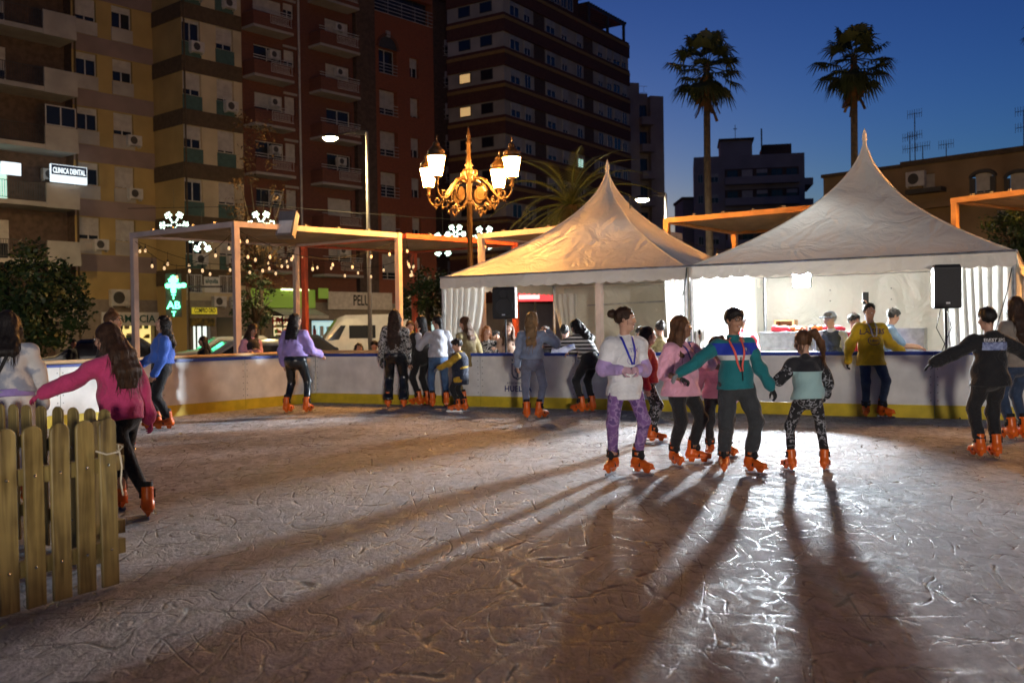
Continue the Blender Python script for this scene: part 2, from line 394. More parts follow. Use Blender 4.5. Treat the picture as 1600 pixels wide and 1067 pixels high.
m.M = frame_of(fence).inverted(); m2 = MB(m.M); m2.add(m.v, m.f); m2.obj('tied_rope', M_ROPE, fence, smooth=True)

# ================================================================== tents
TS = 4.92; TE = 2.52; T0 = .66
def make_canvas(name, col, trans=0.0):
    m = mat(name, col, rough=.55, spec=.35, var=.06, vscale=1.2)
    n, l = nodes_of(m); b = n['Principled BSDF']
    tc = n.new('ShaderNodeTexCoord')
    n1 = n.new('ShaderNodeTexNoise'); n1.inputs['Scale'].default_value = 1.4; n1.inputs['Detail'].default_value = 5; n1.inputs['Distortion'].default_value = 1.6
    n2 = n.new('ShaderNodeTexNoise'); n2.inputs['Scale'].default_value = 7; n2.inputs['Detail'].default_value = 2
    l.new(tc.outputs['Object'], n1.inputs['Vector']); l.new(tc.outputs['Object'], n2.inputs['Vector'])
    ad = n.new('ShaderNodeMath'); ad.operation = 'MULTIPLY_ADD'; ad.inputs[1].default_value = .18; l.new(n2.outputs[0], ad.inputs[0]); l.new(n1.outputs[0], ad.inputs[2])
    bp = n.new('ShaderNodeBump'); bp.inputs['Strength'].default_value = .9; bp.inputs['Distance'].default_value = .09; l.new(ad.outputs[0], bp.inputs['Height']); l.new(bp.outputs[0], b.inputs['Normal'])
    if trans:
        tr = n.new('ShaderNodeBsdfTranslucent'); tr.inputs[0].default_value = (*col, 1); ms = n.new('ShaderNodeMixShader'); ms.inputs[0].default_value = trans
        l.new(b.outputs[0], ms.inputs[1]); l.new(tr.outputs[0], ms.inputs[2]); l.new(ms.outputs[0], n['Material Output'].inputs[0]); l.new(bp.outputs[0], tr.inputs['Normal'])
    return m
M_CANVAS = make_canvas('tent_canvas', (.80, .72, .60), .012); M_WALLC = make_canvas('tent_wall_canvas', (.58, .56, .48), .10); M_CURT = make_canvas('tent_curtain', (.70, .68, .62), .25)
M_STRAP = mat('strap_dark', (.03, .03, .03), rough=.8)
def drape(mb, path, z0, z1, pleats, amp, pinch=0.0, zsag=0.0, nz_=10):
    """pleated hanging cloth along a plan path of two points; pinch narrows it half way down"""
    a, b = Vector(path[0]), Vector(path[1]); d = b - a; nn = Vector((-d.y, d.x)).normalized(); nu = pleats * 8
    def fn(u, v):
        w = 1 - pinch * math.sin(min(1, (1 - v) * 1.25) * math.pi * .5) ** 2
        uu = .5 + (u - .5) * w if pinch >= 0 else u
        if isinstance(zsag, str): uu = u * w if zsag == 'l' else 1 - (1 - u) * w
        q = a + d * uu + nn * (amp * math.sin(u * pleats * 2 * math.pi + .9 * math.sin(v * 3 + u * 9)) * (.55 + .45 * (1 - v)) + .02 * math.sin(v * 5 + u * 4))
        return (q.x, q.y, z0 + (z1 - z0) * v)
    mb.grid(fn, nu, nz_)
def make_tent(label, s0, full_back, apex_z):
    root = thing('party_tent', label, 'tent', st(s0, T0, 0), UA)
    a = TS / 2
    def rad(h): return a * (1 - h) ** 1.78
    NH, NS = 22, 12
    sides = []
    for k in range(4):
        ca, sa = [(1, 0), (0, 1), (-1, 0), (0, -1)][k]
        m = MB()
        def fn(u, v):
            h = v; r = max(rad(h), .02); w = (u * 2 - 1)
            sag = .05 * (1 - w * w) * math.sin(math.pi * min(1, h * 1.4)) * a
            x, y = w * r, -(r - sag * (r / a) ** .5 * .8)
            rnd = h * .6
            n_ = math.hypot(x, y) or 1; rr = max(abs(x), abs(y)); f = (1 - rnd) + rnd * (rr / n_) if n_ else 1
            x *= f; y *= f
            X = a + x * ca - y * sa; Y = a + x * sa + y * ca
            return (X, Y, TE + (apex_z - TE) * h)
        m.grid(fn, NS, NH); o = m.obj('roof_panel', M_CANVAS, root, smooth=True, fix=False)
        # ridge seam
        m = MB(); m.tube([Vector(fn(1.0, i / 16 * .985)) + Vector((0, 0, .004)) for i in range(17)], .012, 6); m.obj('ridge_seam', M_CANVAS, root, smooth=True)
        # scalloped valance
        m = MB(); ns = 20
        def fv(u, v):
            w = u * 2 - 1; x = w * (a + .012); drop = .23 + .035 * abs(math.sin(u * ns * math.pi)); y = -(a + .012) - .02 * math.sin(u * 7 + k) * (1 - v) - .015 * (1 - v)
            return (a + x * ca - y * sa, a + x * sa + y * ca, TE + .03 - drop * (1 - v))
        m.grid(fv, ns * 6, 3); m.obj('valance', M_CANVAS, root, smooth=True, fix=False)
        m = MB(); p0 = fv(0, 1); p1 = fv(1, 1); m.tube([Vector(p0) - Vector((0, 0, .02)), Vector(p1) - Vector((0, 0, .02))], .022, 6); m.obj('eave_beam', M_STEEL, root)
        m = MB(); m.tube([(a + a * ca * .99 + a * sa * .99, a + a * sa * .99 - a * ca * .99, GZ), (a + a * ca * .99 + a * sa * .99, a + a * sa * .99 - a * ca * .99, TE)], .035, 8); m.obj('leg', M_STEEL, root)
    m = MB(); m.lathe([(.05, -.1), (.035, .02), (.012, .09), (.005, .12)], (a, a, apex_z), 10); m.obj('peak_cap', M_CANVAS, root, smooth=True)
    return root
s1 = st_at(694, T0); s2 = st_at(1079, T0); TS = (st_at(1588, T0) - s2); 
tent1 = make_tent('white pagoda tent with one open side beside the ornate street lamp', s2 - TS - .06, False, 4.92)
tent2 = make_tent('white pagoda tent with the bright work light and counter inside', s2, True, 5.0)
def tdrape(root, name, path, pleats, amp, z1=TE - .2, z0=GZ + .02, pinch=0.0, side='', mat_=None):
    m = MB(); drape(m, path, z0, z1, pleats, amp, pinch, side); o = m.obj(name, mat_ or M_CURT, root, smooth=True, fix=False); return o
tdrape(tent1, 'curtain', ((.02, .03), (1.0, .03)), 7, .05, pinch=.28, side='l')
tdrape(tent1, 'curtain', ((.03, .06), (.03, 1.3)), 8, .05, pinch=.3, side='l')
tdrape(tent1, 'curtain', ((TS - .42, .05), (TS - .03, .03)), 4, .045, pinch=.1, side='r')
xbw = st_at(884, T0 + TS) - (s2 - TS - .06)
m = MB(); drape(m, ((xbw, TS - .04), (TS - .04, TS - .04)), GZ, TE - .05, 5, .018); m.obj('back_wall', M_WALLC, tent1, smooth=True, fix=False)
tdrape(tent1, 'curtain', ((xbw - .25, TS - .12), (xbw + .35, TS - .10)), 4, .05, pinch=.55, side='r')
m = MB(); m.tube([(TS * .2, TS * .95, 2.02), (TS * .98, TS * .95, 2.12)], .02, 6); m.obj('cross_bar', M_STEEL, tent1)
tdrape(tent2, 'curtain', ((.03, .03), (.80, .05)), 7, .05, pinch=.3, side='l')
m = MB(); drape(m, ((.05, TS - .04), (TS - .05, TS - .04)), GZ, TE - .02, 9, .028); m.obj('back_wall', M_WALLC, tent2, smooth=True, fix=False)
m = MB(); drape(m, ((.0, 2.7), (.0, TS - .05)), GZ, TE - .04, 5, .02); m.obj('added_partition', M_WALLC, tent2, smooth=True, fix=False)  # added cloth that keeps the work light off the first tent's back wall
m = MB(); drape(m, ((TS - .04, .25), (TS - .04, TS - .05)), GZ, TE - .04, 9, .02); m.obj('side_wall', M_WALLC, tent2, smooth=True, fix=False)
tdrape(tent2, 'curtain', ((TS - 1.05, .05), (TS - .04, .03)), 8, .05, pinch=.05, side='r')
for q in (.28, .52, .76):
    m = MB()
    for z_ in range(9):
        m.box(TS * q - .012, TS * q + .012, TS - .09, TS - .075, .35 + z_ * .23, .37 + z_ * .23)
    e_ = m.obj('eyelet', M_DARKM, tent2); e_['kind'] = 'stuff'
m = MB(); m.tube([(TS - .05, -.03, TE - .25), (TS - .12, -.05, 1.9), (TS - .3, -.06, 1.25)], .008, 6); m.obj('tie_strap', M_STRAP, tent2)
m = MB(); m.tube([(TS + .02, -.04, TE - .02), (TS - .0, -.06, TE - .3), (TS - .06, -.05, TE - .52)], .012, 6); m.obj('tie_strap', M_STRAP, tent1)

# work light inside the second tent
wl = onplane(1252, 437, st(0, T0 + 3.3), V)
lamp = thing('work_light', 'glaring white work light hung inside the counter tent', 'work light', wl)
m = MB(); m.box(-.19, .19, .02, .07, -.14, .14); m.box(-.21, .21, -.005, .022, -.16, -.14); m.box(-.21, .21, -.005, .022, .14, .16); m.obj('housing', M_DARKM, lamp)
m = MB(); m.box(-.185, .185, -.004, .016, -.135, .135); m.obj('light_panel', emat('led_panel', (.86, .94, 1.0), 260.0), lamp)
m = MB(); m.tube([(-.2, .03, 0), (-.23, .03, .1), (-.23, .03, .2), (0, .03, .24), (.23, .03, .2), (.23, .03, .1), (.2, .03, 0)], .012, 6)
m.tube([(0, .03, .24), (0, .03, TE + .75 - wl.z)], .01, 6); m.obj('bracket', M_DARKM, lamp)
aim = (st(5.0, -6.5, 0) - wl); lamp.rotation_euler = (0, 0, math.atan2(aim.x, -aim.y))
sd = bpy.data.lights.new('work_light_spill', 'POINT'); sd.energy = 480; sd.shadow_soft_size = .22; sd.color = (.84, .92, 1.0)
so = bpy.data.objects.new('work_light_beam', sd); C.objects.link(so); so.parent = lamp; so.location = (0, -.12, 0)
sd = bpy.data.lights.new('work_light_beam', 'SPOT'); sd.energy = 7600; sd.spot_size = R(168); sd.spot_blend = .3; sd.shadow_soft_size = .2; sd.color = (.84, .92, 1.0)
so = bpy.data.objects.new('work_light_beam', sd); C.objects.link(so); so.parent = lamp; so.location = (0, -.24, 0); so.rotation_euler = (R(-78), 0, 0)

# smaller lamp hidden behind the first tent's valance
w2 = st(s2 - TS * .42, T0 + 2.6, 2.66)
lamp_b = thing('work_light', 'smaller work light hung under the roof of the first tent', 'work light', w2, UA)
m = MB(); m.box(-.15, .15, .02, .07, -.1, .1); m.tube([(0, .045, .1), (0, .045, 1.6)], .01, 6); m.obj('housing', M_DARKM, lamp_b)
m = MB(); m.box(-.14, .14, .0, .018, -.09, .09); m.obj('light_panel', emat('led_panel_warm', (1.0, .93, .80), 60.0), lamp_b)
sd = bpy.data.lights.new('work_light_beam', 'SPOT'); sd.energy = 900; sd.spot_size = R(165); sd.spot_blend = .4; sd.shadow_soft_size = .1; sd.color = (.95, .95, .95)
so = bpy.data.objects.new('work_light_beam', sd); C.objects.link(so); so.parent = lamp_b; so.location = (0, -.06, 0); so.rotation_euler = (R(-72), 0, 0)
# rental counter of galvanised troughs, a steel box and skates on it
def cbox(root, M, x0, x1, y0, y1, z0, z1, nm, mt): m = MB(M); m.box(x0, x1, y0, y1, z0, z1); return m.obj(nm, mt, root)
ca, cb = st_at(1187, 2.3), st_at(1445, 2.3)
ctr = thing('rental_counter', 'galvanised steel rental counter inside the bright tent', 'counter', st(ca, 2.3), UA)
cl_ = cb - ca
m = MB(); m.box(0, cl_ * .72, 0, .5, .25, 1.30); m.box(-.02, cl_ * .72 + .02, -.03, .53, 1.303, 1.335); m.obj('front_panel', M_STEEL, ctr)
m = MB(); m.box(.05, cl_ * .7, .05, .45, GZ, .25); m.obj('plinth', M_DARKM, ctr)
m = MB(); m.box(cl_ * .74, cl_, -.1, .42, .9, 1.37); m.box(cl_ * .74 + .05, cl_ - .05, -.103, -.1, .98, 1.3); m.obj('side_bin', M_STEEL, ctr)
m = MB(); m.box(cl_ * .78, cl_ - .05, .0, .4, GZ, .9); m.obj('bin_stand', M_DARKM, ctr)
rk0 = onplane(1209, 500, st(0, 4.6), V); rk1 = onplane(1241, 524, st(0, 4.6), V)
rack = thing('skate_rack', 'small wooden skate rack at the back of the bright tent', 'rack', (rk0.x, rk0.y, GZ), UA); rw = (rk1 - rk0).dot(U); rz1 = rk0.z - GZ
m = MB(); m.box(0, .04, 0, .35, 0, rz1); m.box(rw - .04, rw, 0, .35, 0, rz1); m.box(.042, rw - .042, .33, .35, 0, rz1); m.obj('frame', mat('rack_wood', (.40, .22, .10), rough=.6), rack)
for k in range(1, 6):
    m = MB(); m.box(.042, rw - .042, .0, .32, rz1 * k / 5 - .03, rz1 * k / 5); m.obj('shelf', mat('rack_wood', (.4, .22, .1)), rack)
    m = MB()
    for j in range(4): x = .08 + (rw - .2) * j / 3; m.box(x, x + .07, .03, .3, rz1 * (k - 1) / 5 + .002, rz1 * (k - 1) / 5 + .13)
    e_ = m.obj('stored_skates', mat('rack_skates', (.35, .10, .04), rough=.5), rack); e_['kind'] = 'stuff'
M_RED = mat('red_cloth', (.45, .012, .03), rough=.7, var=.2, vscale=8); M_ORANGE = mat('skate_orange', (.72, .13, .012), rough=.32, var=.08, vscale=12); M_BLACKP = mat('black_fabric', (.012, .012, .013), rough=.75)
# ================================================================== loudspeakers on stands
M_SPK = mat('speaker_black', (.010, .010, .011), rough=.5, var=.1); M_GRILL = mat('speaker_grille', (.02, .02, .022), rough=.6, var=.3, vscale=120)
M_WHITE = mat('white_paint', (.75, .74, .72), rough=.5); M_LOGO = mat('logo_grey', (.6, .6, .62), rough=.4)
def speaker(label, px, ytop, ybot, wpx, t, covered):
    top = onplane(px, ytop, st(0, t), V); bot = onplane(px, ybot, st(0, t), V)
    h = top.z - bot.z; Yd = top.y; w = wpx * Yd / FPX
    stand = thing('speaker_stand', 'black tripod stand under the ' + ('black loudspeaker beside the yellow sweatshirt boy' if covered else 'loudspeaker at the open tent front'), 'speaker stand', (top.x, top.y, GZ))
    m = MB(); m.tube([(0, 0, .1), (0, 0, bot.z - GZ + .04)], .019, 8); m.obj('pole', M_SPK, stand)
    for a in range(3):
        q = a * 2.094 + .5; m = MB(); m.tube([(0, 0, .75), (.28 * math.cos(q), .28 * math.sin(q), .32), (.52 * math.cos(q), .52 * math.sin(q), .015)], .012, 6); m.obj('leg', M_SPK, stand)
    m = MB(); m.lathe([(.03, .7), (.03, .8)], n=10); m.obj('collar', M_SPK, stand)
    sp = thing('loudspeaker', label, 'loudspeaker', (top.x, top.y, bot.z), UA * .4)
    d = w * .85
    m = MB(); x = w / 2
    pl = [(-x, -d * .45), (x, -d * .45), (x, d * .1), (x * .62, d * .55), (-x * .62, d * .55), (-x, d * .1)]
    vs_ = []
    for z_, f in ((0, .93), (h * .04, 1), (h * .93, 1), (h, .9)): vs_ += [(a * f, b * f, z_) for a, b in pl]
    fs_ = [(i * 6 + j, i * 6 + (j + 1) % 6, (i + 1) * 6 + (j + 1) % 6, (i + 1) * 6 + j) for i in range(3) for j in range(6)] + [tuple(range(6))[::-1], tuple(range(18, 24))]
    m.add(vs_, fs_); m.obj('cabinet', M_SPK, sp)
    if not covered:
        m = MB(); 
        for cz, r_ in ((h * .36, w * .40), (h * .78, w * .2)):
            m.add([(r_ * math.cos(a * .2618), -d * .45 - .004, cz + r_ * math.sin(a * .2618)) for a in range(24)] + [(0, -d * .45 + .0, cz)], [(i, (i + 1) % 24, 24) for i in range(24)])
            m.tube([(r_ * math.cos(a * .2618), -d * .45 - .006, cz + r_ * math.sin(a * .2618)) for a in range(25)], .012, 6, False)
        m.obj('driver', M_GRILL, sp)
        m = MB(); m.box(x * 1.0, x * 1.06, -d * .4, d * .05, h * .02, h * .98); m.obj('side_trim', M_WHITE, sp)
    else:
        m = MB(); m.box(-x * .9, x * .9, -d * .45 - .012, -d * .45 - .002, h * .06, h * .9); m.obj('grille', M_GRILL, sp)
        for xx in (-.12, .1):
            m = MB(); m.tube([(xx * .4, d * .3, .02), (xx, .1, -.3), (xx * -.6, .1, -.7), (xx * -1.2, 0, -1.1)], .007, 6); m.obj('cable', M_SPK, sp, smooth=True)
    m = MB(); m.box(-.03, .03, -d * .45 - .016, -d * .45 - .013, h * .1, h * .14); m.obj('badge', M_LOGO, sp)
speaker('black loudspeaker on a pole at the open front of the first tent', 789, 449, 498, 35, .45, False)
speaker('black covered loudspeaker on a pole at the right of the bright tent', 1477, 414, 482, 40, .42, True)

# ================================================================== ornate four-lantern lamp
M_IRON = mat('cast_iron', (.10, .06, .025), rough=.38, metal=.55, spec=.5, var=.25, vscale=20)
M_LGLASS = emat('lantern_glass', (1.0, .43, .09), 560.0)
def arc(c, r, a0, a1, n, plane):
    return [Vector(c) + plane[0] * (r * math.cos(a0 + (a1 - a0) * i / n)) + plane[1] * (r * math.sin(a0 + (a1 - a0) * i / n)) for i in range(n + 1)]
def scroll(c, r0, r1, a0, a1, n, plane):
    out = []
    for i in range(n + 1):
        f = i / n; a = a0 + (a1 - a0) * f; r_ = r0 + (r1 - r0) * f
        out.append(Vector(c) + plane[0] * (r_ * math.cos(a)) + plane[1] * (r_ * math.sin(a)))
    return out
def ornate_lamp(label, loc, rz, zoff=0.0):
    root = thing('ornate_street_lamp', label, 'street lamp', loc, rz, 'ornate plaza lamps')
    Z = 4.62                                        # where the arms leave the pole
    m = MB(); m.lathe([(.24, 0), (.24, .12), (.19, .2), (.16, .55), (.2, .62), (.13, .8), (.1, 1.2), (.085, 1.25), (.07, 1.4), (.062, Z - .12), (.085, Z - .1), (.07, Z - .05)], n=16); m.obj('pole', M_IRON, root, smooth=True)
    m = MB(); m.lathe([(.07, Z - .05), (.085, Z), (.06, Z + .1), (.075, Z + .55), (.10, Z + .6), (.12, Z + .7), (.06, Z + .78), (.10, Z + .82), (.05, Z + .9), (.075, Z + .95), (.04, Z + 1.0), (.055, Z + 1.18), (.04, Z + 1.3), (.075, Z + 1.36), (.035, Z + 1.42), (.05, Z + 1.52), (.03, Z + 1.62), (.012, Z + 1.75)], n=12); m.obj('finial', M_IRON, root, smooth=True)
    for k in range(4):
        a = k * math.pi / 2; d = Vector((math.cos(a), math.sin(a), 0)); pl = (d, Vector((0, 0, 1)))
        def q(x, z): return d * x + Vector((0, 0, Z + z))
        m = MB()
        m.tube([q(.06, .42), q(.22, .50), q(.40, .46), q(.55, .33), q(.68, .16), q(.80, .02), q(.95, -.06), q(1.10, -.04), q(1.20, .06), q(1.235, .2)], [.03, .034, .034, .032, .03, .028, .028, .026, .024, .024], 8)
        m.tube(scroll(q(.33, .12), .24, .05, 1.6, -4.6, 26, pl), .022, 7)
        m.tube(scroll(q(.70, -.02), .14, .03, .6, -5.0, 20, pl), .017, 6)
        m.tube(scroll(q(.96, .06), .10, .03, -2.0, 4.2, 18, pl), .016, 6)
        m.tube(scroll(q(.13, .62), .12, .04, -1.4, 4.4, 18, pl), .02, 6)
        m.tube([q(.05, .02), q(.2, -.16), q(.36, -.2), q(.5, -.13), q(.6, -.22)], .018, 6)
        m.tube(scroll(q(.42, -.26), .10, .025, 1.4, -4.0, 16, pl), .014, 6)
        for xx, zz in ((.24, -.2), (.44, -.33), (.62, -.24), (.8, -.12), (.5, .4), (.62, .26), (1.02, -.1)):
            p = q(xx, zz); m.lathe([(.008, -.05), (.032, -.02), (.036, .01), (.012, .05)], p, 8)
        m.obj('arm', M_IRON, root, smooth=True)
        m = MB(); dd = d.cross(Vector((0, 0, 1)))
        c_ = q(.32, .12); m.add([c_ + dd * sgn * .015 + d * (.13 * math.cos(j * .3927)) + Vector((0, 0, .17 * math.sin(j * .3927))) for sgn in (-1, 1) for j in range(16)], [tuple(range(16)), tuple(range(16, 32))[::-1]] + [(j, (j + 1) % 16, (j + 1) % 16 + 16, j + 16) for j in range(16)]); m.obj('medallion', M_IRON, root)
        b = q(1.235, .2); T = Matrix.Translation(b)
        m = MB(T); m.lathe([(.03, 0), (.06, .03), (.03, .07), (.045, .1), (.035, .15), (.10, .2), (.11, .225)], n=12); ln = m.obj('lantern', M_IRON, root, smooth=True)
        m = MB(T); m.lathe([(.125, .228), (.15, .36), (.18, .52), (.205, .655)], n=8); m.obj('glass', M_LGLASS, ln)
        m = MB(T); m.lathe([(.23, .66), (.235, .69), (.205, .70), (.195, .74), (.205, .77), (.12, .87), (.07, .92), (.085, .95), (.05, .99), (.02, 1.02)], n=12); m.tube([(0, 0, 1.0), (.03, 0, 1.06), (.01, 0, 1.1), (.05, 0, 1.12)], .016, 6); m.obj('cap', M_IRON, ln, smooth=True)
        for j in range(8):
            g_ = j * math.pi / 4 + math.pi / 8; m = MB(T); m.tube([(.13 * math.cos(g_), .13 * math.sin(g_), .225), (.208 * math.cos(g_), .208 * math.sin(g_), .66)], .006, 5); m.obj('glazing_bar', M_IRON, ln)
    return root
lp = P(736, 470, 23.7); lamp1 = ornate_lamp('ornate iron lamp with four glowing lanterns rising behind the tents', (lp.x, lp.y, GZ), math.atan2(-.75, 1.1))
lamp2 = copy_tree(lamp1); lamp2.location = st(16.4, 6.4, GZ); lamp2['label'] = 'ornate iron lamp with glowing lanterns standing right of the tents'
#lamp3 = copy_tree(lamp1); lamp3.location = (-7.0, -7.0, GZ); lamp3['label'] = 'ornate iron lamp with glowing lanterns behind the near side of the rink'

# ================================================================== modern street lamps
M_POLE = mat('lamp_pole', (.22, .21, .21), rough=.5, metal=.3)
def street_lamp(label, px, py_top, Y, arm, head_px, glow):
    p = P(px, py_top, Y); hp = P(head_px, py_top + 8, Y)
    root = thing('street_lamp', label, 'street lamp', (p.x, p.y, GZ), 0, 'modern street lamps')
    h = p.z - GZ; dx = hp.x - p.x
    m = MB(); m.tube([(0, 0, 0), (0, 0, h * .5), (0, 0, h)], [.09, .075, .05], 10); m.obj('pole', M_POLE, root, smooth=True)
    m = MB(); m.tube([(0, 0, h - .04), (dx * .5, 0, h - .04), (dx * .85, 0, h - .1)], .035, 8); m.box(min(0, dx * .3), max(0, dx * .3), -.03, .03, h - .12, h + .05); m.obj('arm', M_DARKM, root)
    m = MB(Matrix.Translation((dx, 0, h - .2))); m.lathe([(.30, -.02), (.28, .06), (.18, .13), (.05, .16)], n=16); m.obj('lamp_head', M_DARKM, root, smooth=True)
    m = MB(Matrix.Translation((dx, 0, h - .2))); m.lathe([(.05, -.12), (.2, -.09), (.27, -.022)], n=16); m.obj('diffuser', emat('street_glow', glow, 2200.0), root, smooth=True)
street_lamp('tall street lamp with one orange-white head over the pergola', 573, 206, 38, 1.5, 516, (1, .72, .32))
street_lamp('street lamp with a small white head behind the tent gap', 1040, 303, 40, 1.0, 1003, (1, .85, .6))
street_lamp('added unseen street lamp with an orange head left of the far left balconies', -75, 215, 42, 1.5, -120, (1, .66, .3))  # added outside the view to warm the left facades
street_lamp('added unseen street lamp with an orange head right of the ochre building', 1690, 215, 42, 1.5, 1650, (1, .66, .3))  # added outside the view to warm the ochre walls
street_lamp('added street lamp hidden behind the first tent to light the facades', 925, 418, 66, 1.5, 905, (1, .66, .3))  # added lamp, hidden by the tent roof, brightens the brick and brown fronts
# two low lamps at the near side of the plaza that light the skaters from the front
M_FLOODP = emat('flood_panel', (1.0, .86, .68), 120.0)
def flood(label, loc, tgt, watts, colr, size=150):
    root = thing('floodlight_mast', label, 'floodlight', (loc[0], loc[1], GZ), 0)
    h = loc[2] - GZ; a = Vector(tgt) - Vector(loc); root.rotation_euler = (0, 0, math.atan2(a.x, -a.y))
    m = MB(); m.tube([(0, .1, 0), (0, .1, h + .1)], .05, 8); m.obj('pole', M_POLE, root)
    m = MB(); m.box(-.28, .28, .0, .09, h - .18, h + .18); m.obj('housing', M_DARKM, root)
    m = MB(); m.box(-.26, .26, -.012, -.002, h - .16, h + .16); m.obj('light_panel', M_FLOODP, root)
    l_ = bpy.data.lights.new('flood_beam', 'SPOT'); l_.energy = watts; l_.spot_size = R(size); l_.spot_blend = .5; l_.shadow_soft_size = .5; l_.color = colr
    o = bpy.data.objects.new('flood_beam', l_); C.objects.link(o); o.parent = root; o.location = (0, -.05, h); o.rotation_euler = (-math.atan2(math.hypot(a.x, a.y), -a.z), 0, 0)
    return root
flood('floodlight on a stand behind the near rink boards', (2.5, -14.0, 1.95), (0, 13, 1.2), 11000, (1.0, .90, .80), 75)
barrier('rink_barrier', 'added white rink barrier run behind the camera that shades the near ice', Vector((-9, -3, 0)), Vector((1, 0, 0)), Vector((0, 1, 0)), [2.0] * 11)  # unseen run, added to keep the floodlight off the near ice

# ================================================================== pergola of steel frames
M_PW = mat('pergola_white', (.62, .50, .46), rough=.5, var=.08); M_PR = mat('pergola_red', (.50, .10, .05), rough=.5); M_PO = mat('pergola_lamp_orange', (.62, .30, .10), rough=.5)  # M_PO carries the orange lamplight in its base colour
M_SAIL = mat('pergola_canvas', (.42, .36, .28), rough=.8, var=.15, vscale=2)
PH = 3.78
def pergola(label, corners, beam_mat, pole_mat, z=PH, poles=(1, 1, 1, 1), lamp_at=None):
    """corners: plan points in order round the frame"""
    o = Vector((corners[0][0], corners[0][1], GZ)); root = thing('pergola', label, 'pergola', o, 0, 'pergola frames round the plaza')
    cs = [Vector((c[0], c[1], 0)) - Vector((o.x, o.y, 0)) for c in corners]; zz = z - GZ
    for i, c in enumerate(cs):
        if poles[i]:
            m = MB(); d = (cs[(i + 1) % 4] - c).normalized(); e = Vector((-d.y, d.x, 0)); w = .065
            q = [c + d * a * w + e * b * w for a, b in ((-1, -1), (1, -1), (1, 1), (-1, 1))]
            m.add([(p.x, p.y, 0) for p in q] + [(p.x, p.y, zz - .002) for p in q], [(0, 1, 5, 4), (1, 2, 6, 5), (2, 3, 7, 6), (3, 0, 4, 7), (4, 5, 6, 7)]); m.obj('post', pole_mat, root)
            m = MB(); m.box(c.x - .12, c.x + .12, c.y - .12, c.y + .12, 0, .02); m.obj('base_plate', pole_mat, root)
        nx = cs[(i + 1) % 4]; d = (nx - c).normalized(); e = Vector((-d.y, d.x, 0)); L_ = (nx - c).length
        m = MB(Matrix.Translation(c) @ Matrix.Rotation(math.atan2(d.y, d.x), 4, 'Z')); m.box(-.07, L_ - .075, -.068, .068, zz, zz + .12); m.obj('beam', beam_mat, root)
        m = MB(Matrix.Translation(c) @ Matrix.Rotation(math.atan2(d.y, d.x), 4, 'Z'))
        for j in range(1, 5): m.box(L_ * j / 5 - .03, L_ * j / 5 + .03, -.03, .03, zz + .122, zz + .17)
        e_ = m.obj('bolt', M_BOLT, root); e_['kind'] = 'stuff'
    m = MB()
    def fn(u, v):
        p = cs[0] * ((1 - u) * (1 - v)) + cs[1] * (u * (1 - v)) + cs[2] * (u * v) + cs[3] * ((1 - u) * v)
        return (p.x, p.y, zz + .10 - .05 * math.sin(u * 9 * math.pi) ** 2 - .1 * math.sin(u * math.pi) * math.sin(v * math.pi))
    m.grid(fn, 36, 6); m.obj('shade_cloth', M_SAIL, root, smooth=True, fix=False)
    return root
K = .947
def pc(px, py, z=PH): p = onplane(px, py, Vector((0, 0, z)), Vector((0, 0, 1))); return (p.x, p.y)
pA, pB, pC = pc(368, 355, PH), pc(209, 372, PH), pc(622, 372, PH)
pD = (pB[0] + pC[0] - pA[0], pB[1] + pC[1] - pA[1])
pg1 = pergola('pinkish white steel pergola nearest the rink corner', [pA, pC, pD, pB], M_PW, M_PW)
ac = Vector((pC[0] - pA[0], pC[1] - pA[1], 0)); ab = Vector((pB[0] - pA[0], pB[1] - pA[1], 0))
def off(p, a, b): return (p[0] + ac.x * a + ab.x * b, p[1] + ac.y * a + ab.y * b)
q0 = off(pC, .06, 0)
pg2 = pergola('red painted steel pergola beside the first one', [off(q0, 0, 0), off(q0, .85, 0), off(q0, .85, 1.0), off(q0, 0, 1.0)], M_PR, M_PR, poles=(0, 1, 1, 1))
w0 = pc(752, 372, 3.7); w1 = pc(935, 355, 3.7); dW = Vector((w1[0] - w0[0], w1[1] - w0[1], 0)); eW = Vector((-dW.y, dW.x, 0)).normalized() * 3.6
pergola('white steel pergola rising behind the first tent', [w0, w1, (w1[0] + eW.x, w1[1] + eW.y), (w0[0] + eW.x, w0[1] + eW.y)], M_PW, M_PW, z=3.68)
o0 = pc(1042, 349, 4.0); o1 = pc(1275, 329, 4.0); dO = Vector((o1[0] - o0[0], o1[1] - o0[1], 0)); eO = Vector((-dO.y, dO.x, 0)).normalized() * 4
pergola('pergola coloured orange for lamplight seen in the gap between the tents', [o0, o1, (o1[0] + eO.x, o1[1] + eO.y), (o0[0] + eO.x, o0[1] + eO.y)], M_PO, M_PO, z=4.0)
r0 = pc(1492, 318, 4.2); r1 = pc(1640, 300, 4.2); dR = Vector((r1[0] - r0[0], r1[1] - r0[1], 0)); eR = Vector((-dR.y, dR.x, 0)).normalized() * 4
pergola('pergola coloured orange for lamplight behind the right of the bright tent', [r0, r1, (r1[0] + eR.x, r1[1] + eR.y), (r0[0] + eR.x, r0[1] + eR.y)], M_PO, M_PO, z=4.2)
# floodlight box on the pergola beam
fl = Vector((pA[0], pA[1], PH)) + ac * .30 + Vector((0, -.12, .12))
bx = thing('pergola_spotlight', 'grey spotlight box clamped on the pergola beam', 'spotlight', fl, -.2)
m = MB(Matrix.Rotation(R(-25), 4, 'X')); m.box(-.2, .2, -.1, .1, -.32, .3); m.obj('housing', M_POLE, bx)
m = MB(Matrix.Rotation(R(-25), 4, 'X')); m.box(-.16, .16, -.108, -.102, -.27, .05); m.obj('lens', M_WHITE, bx)
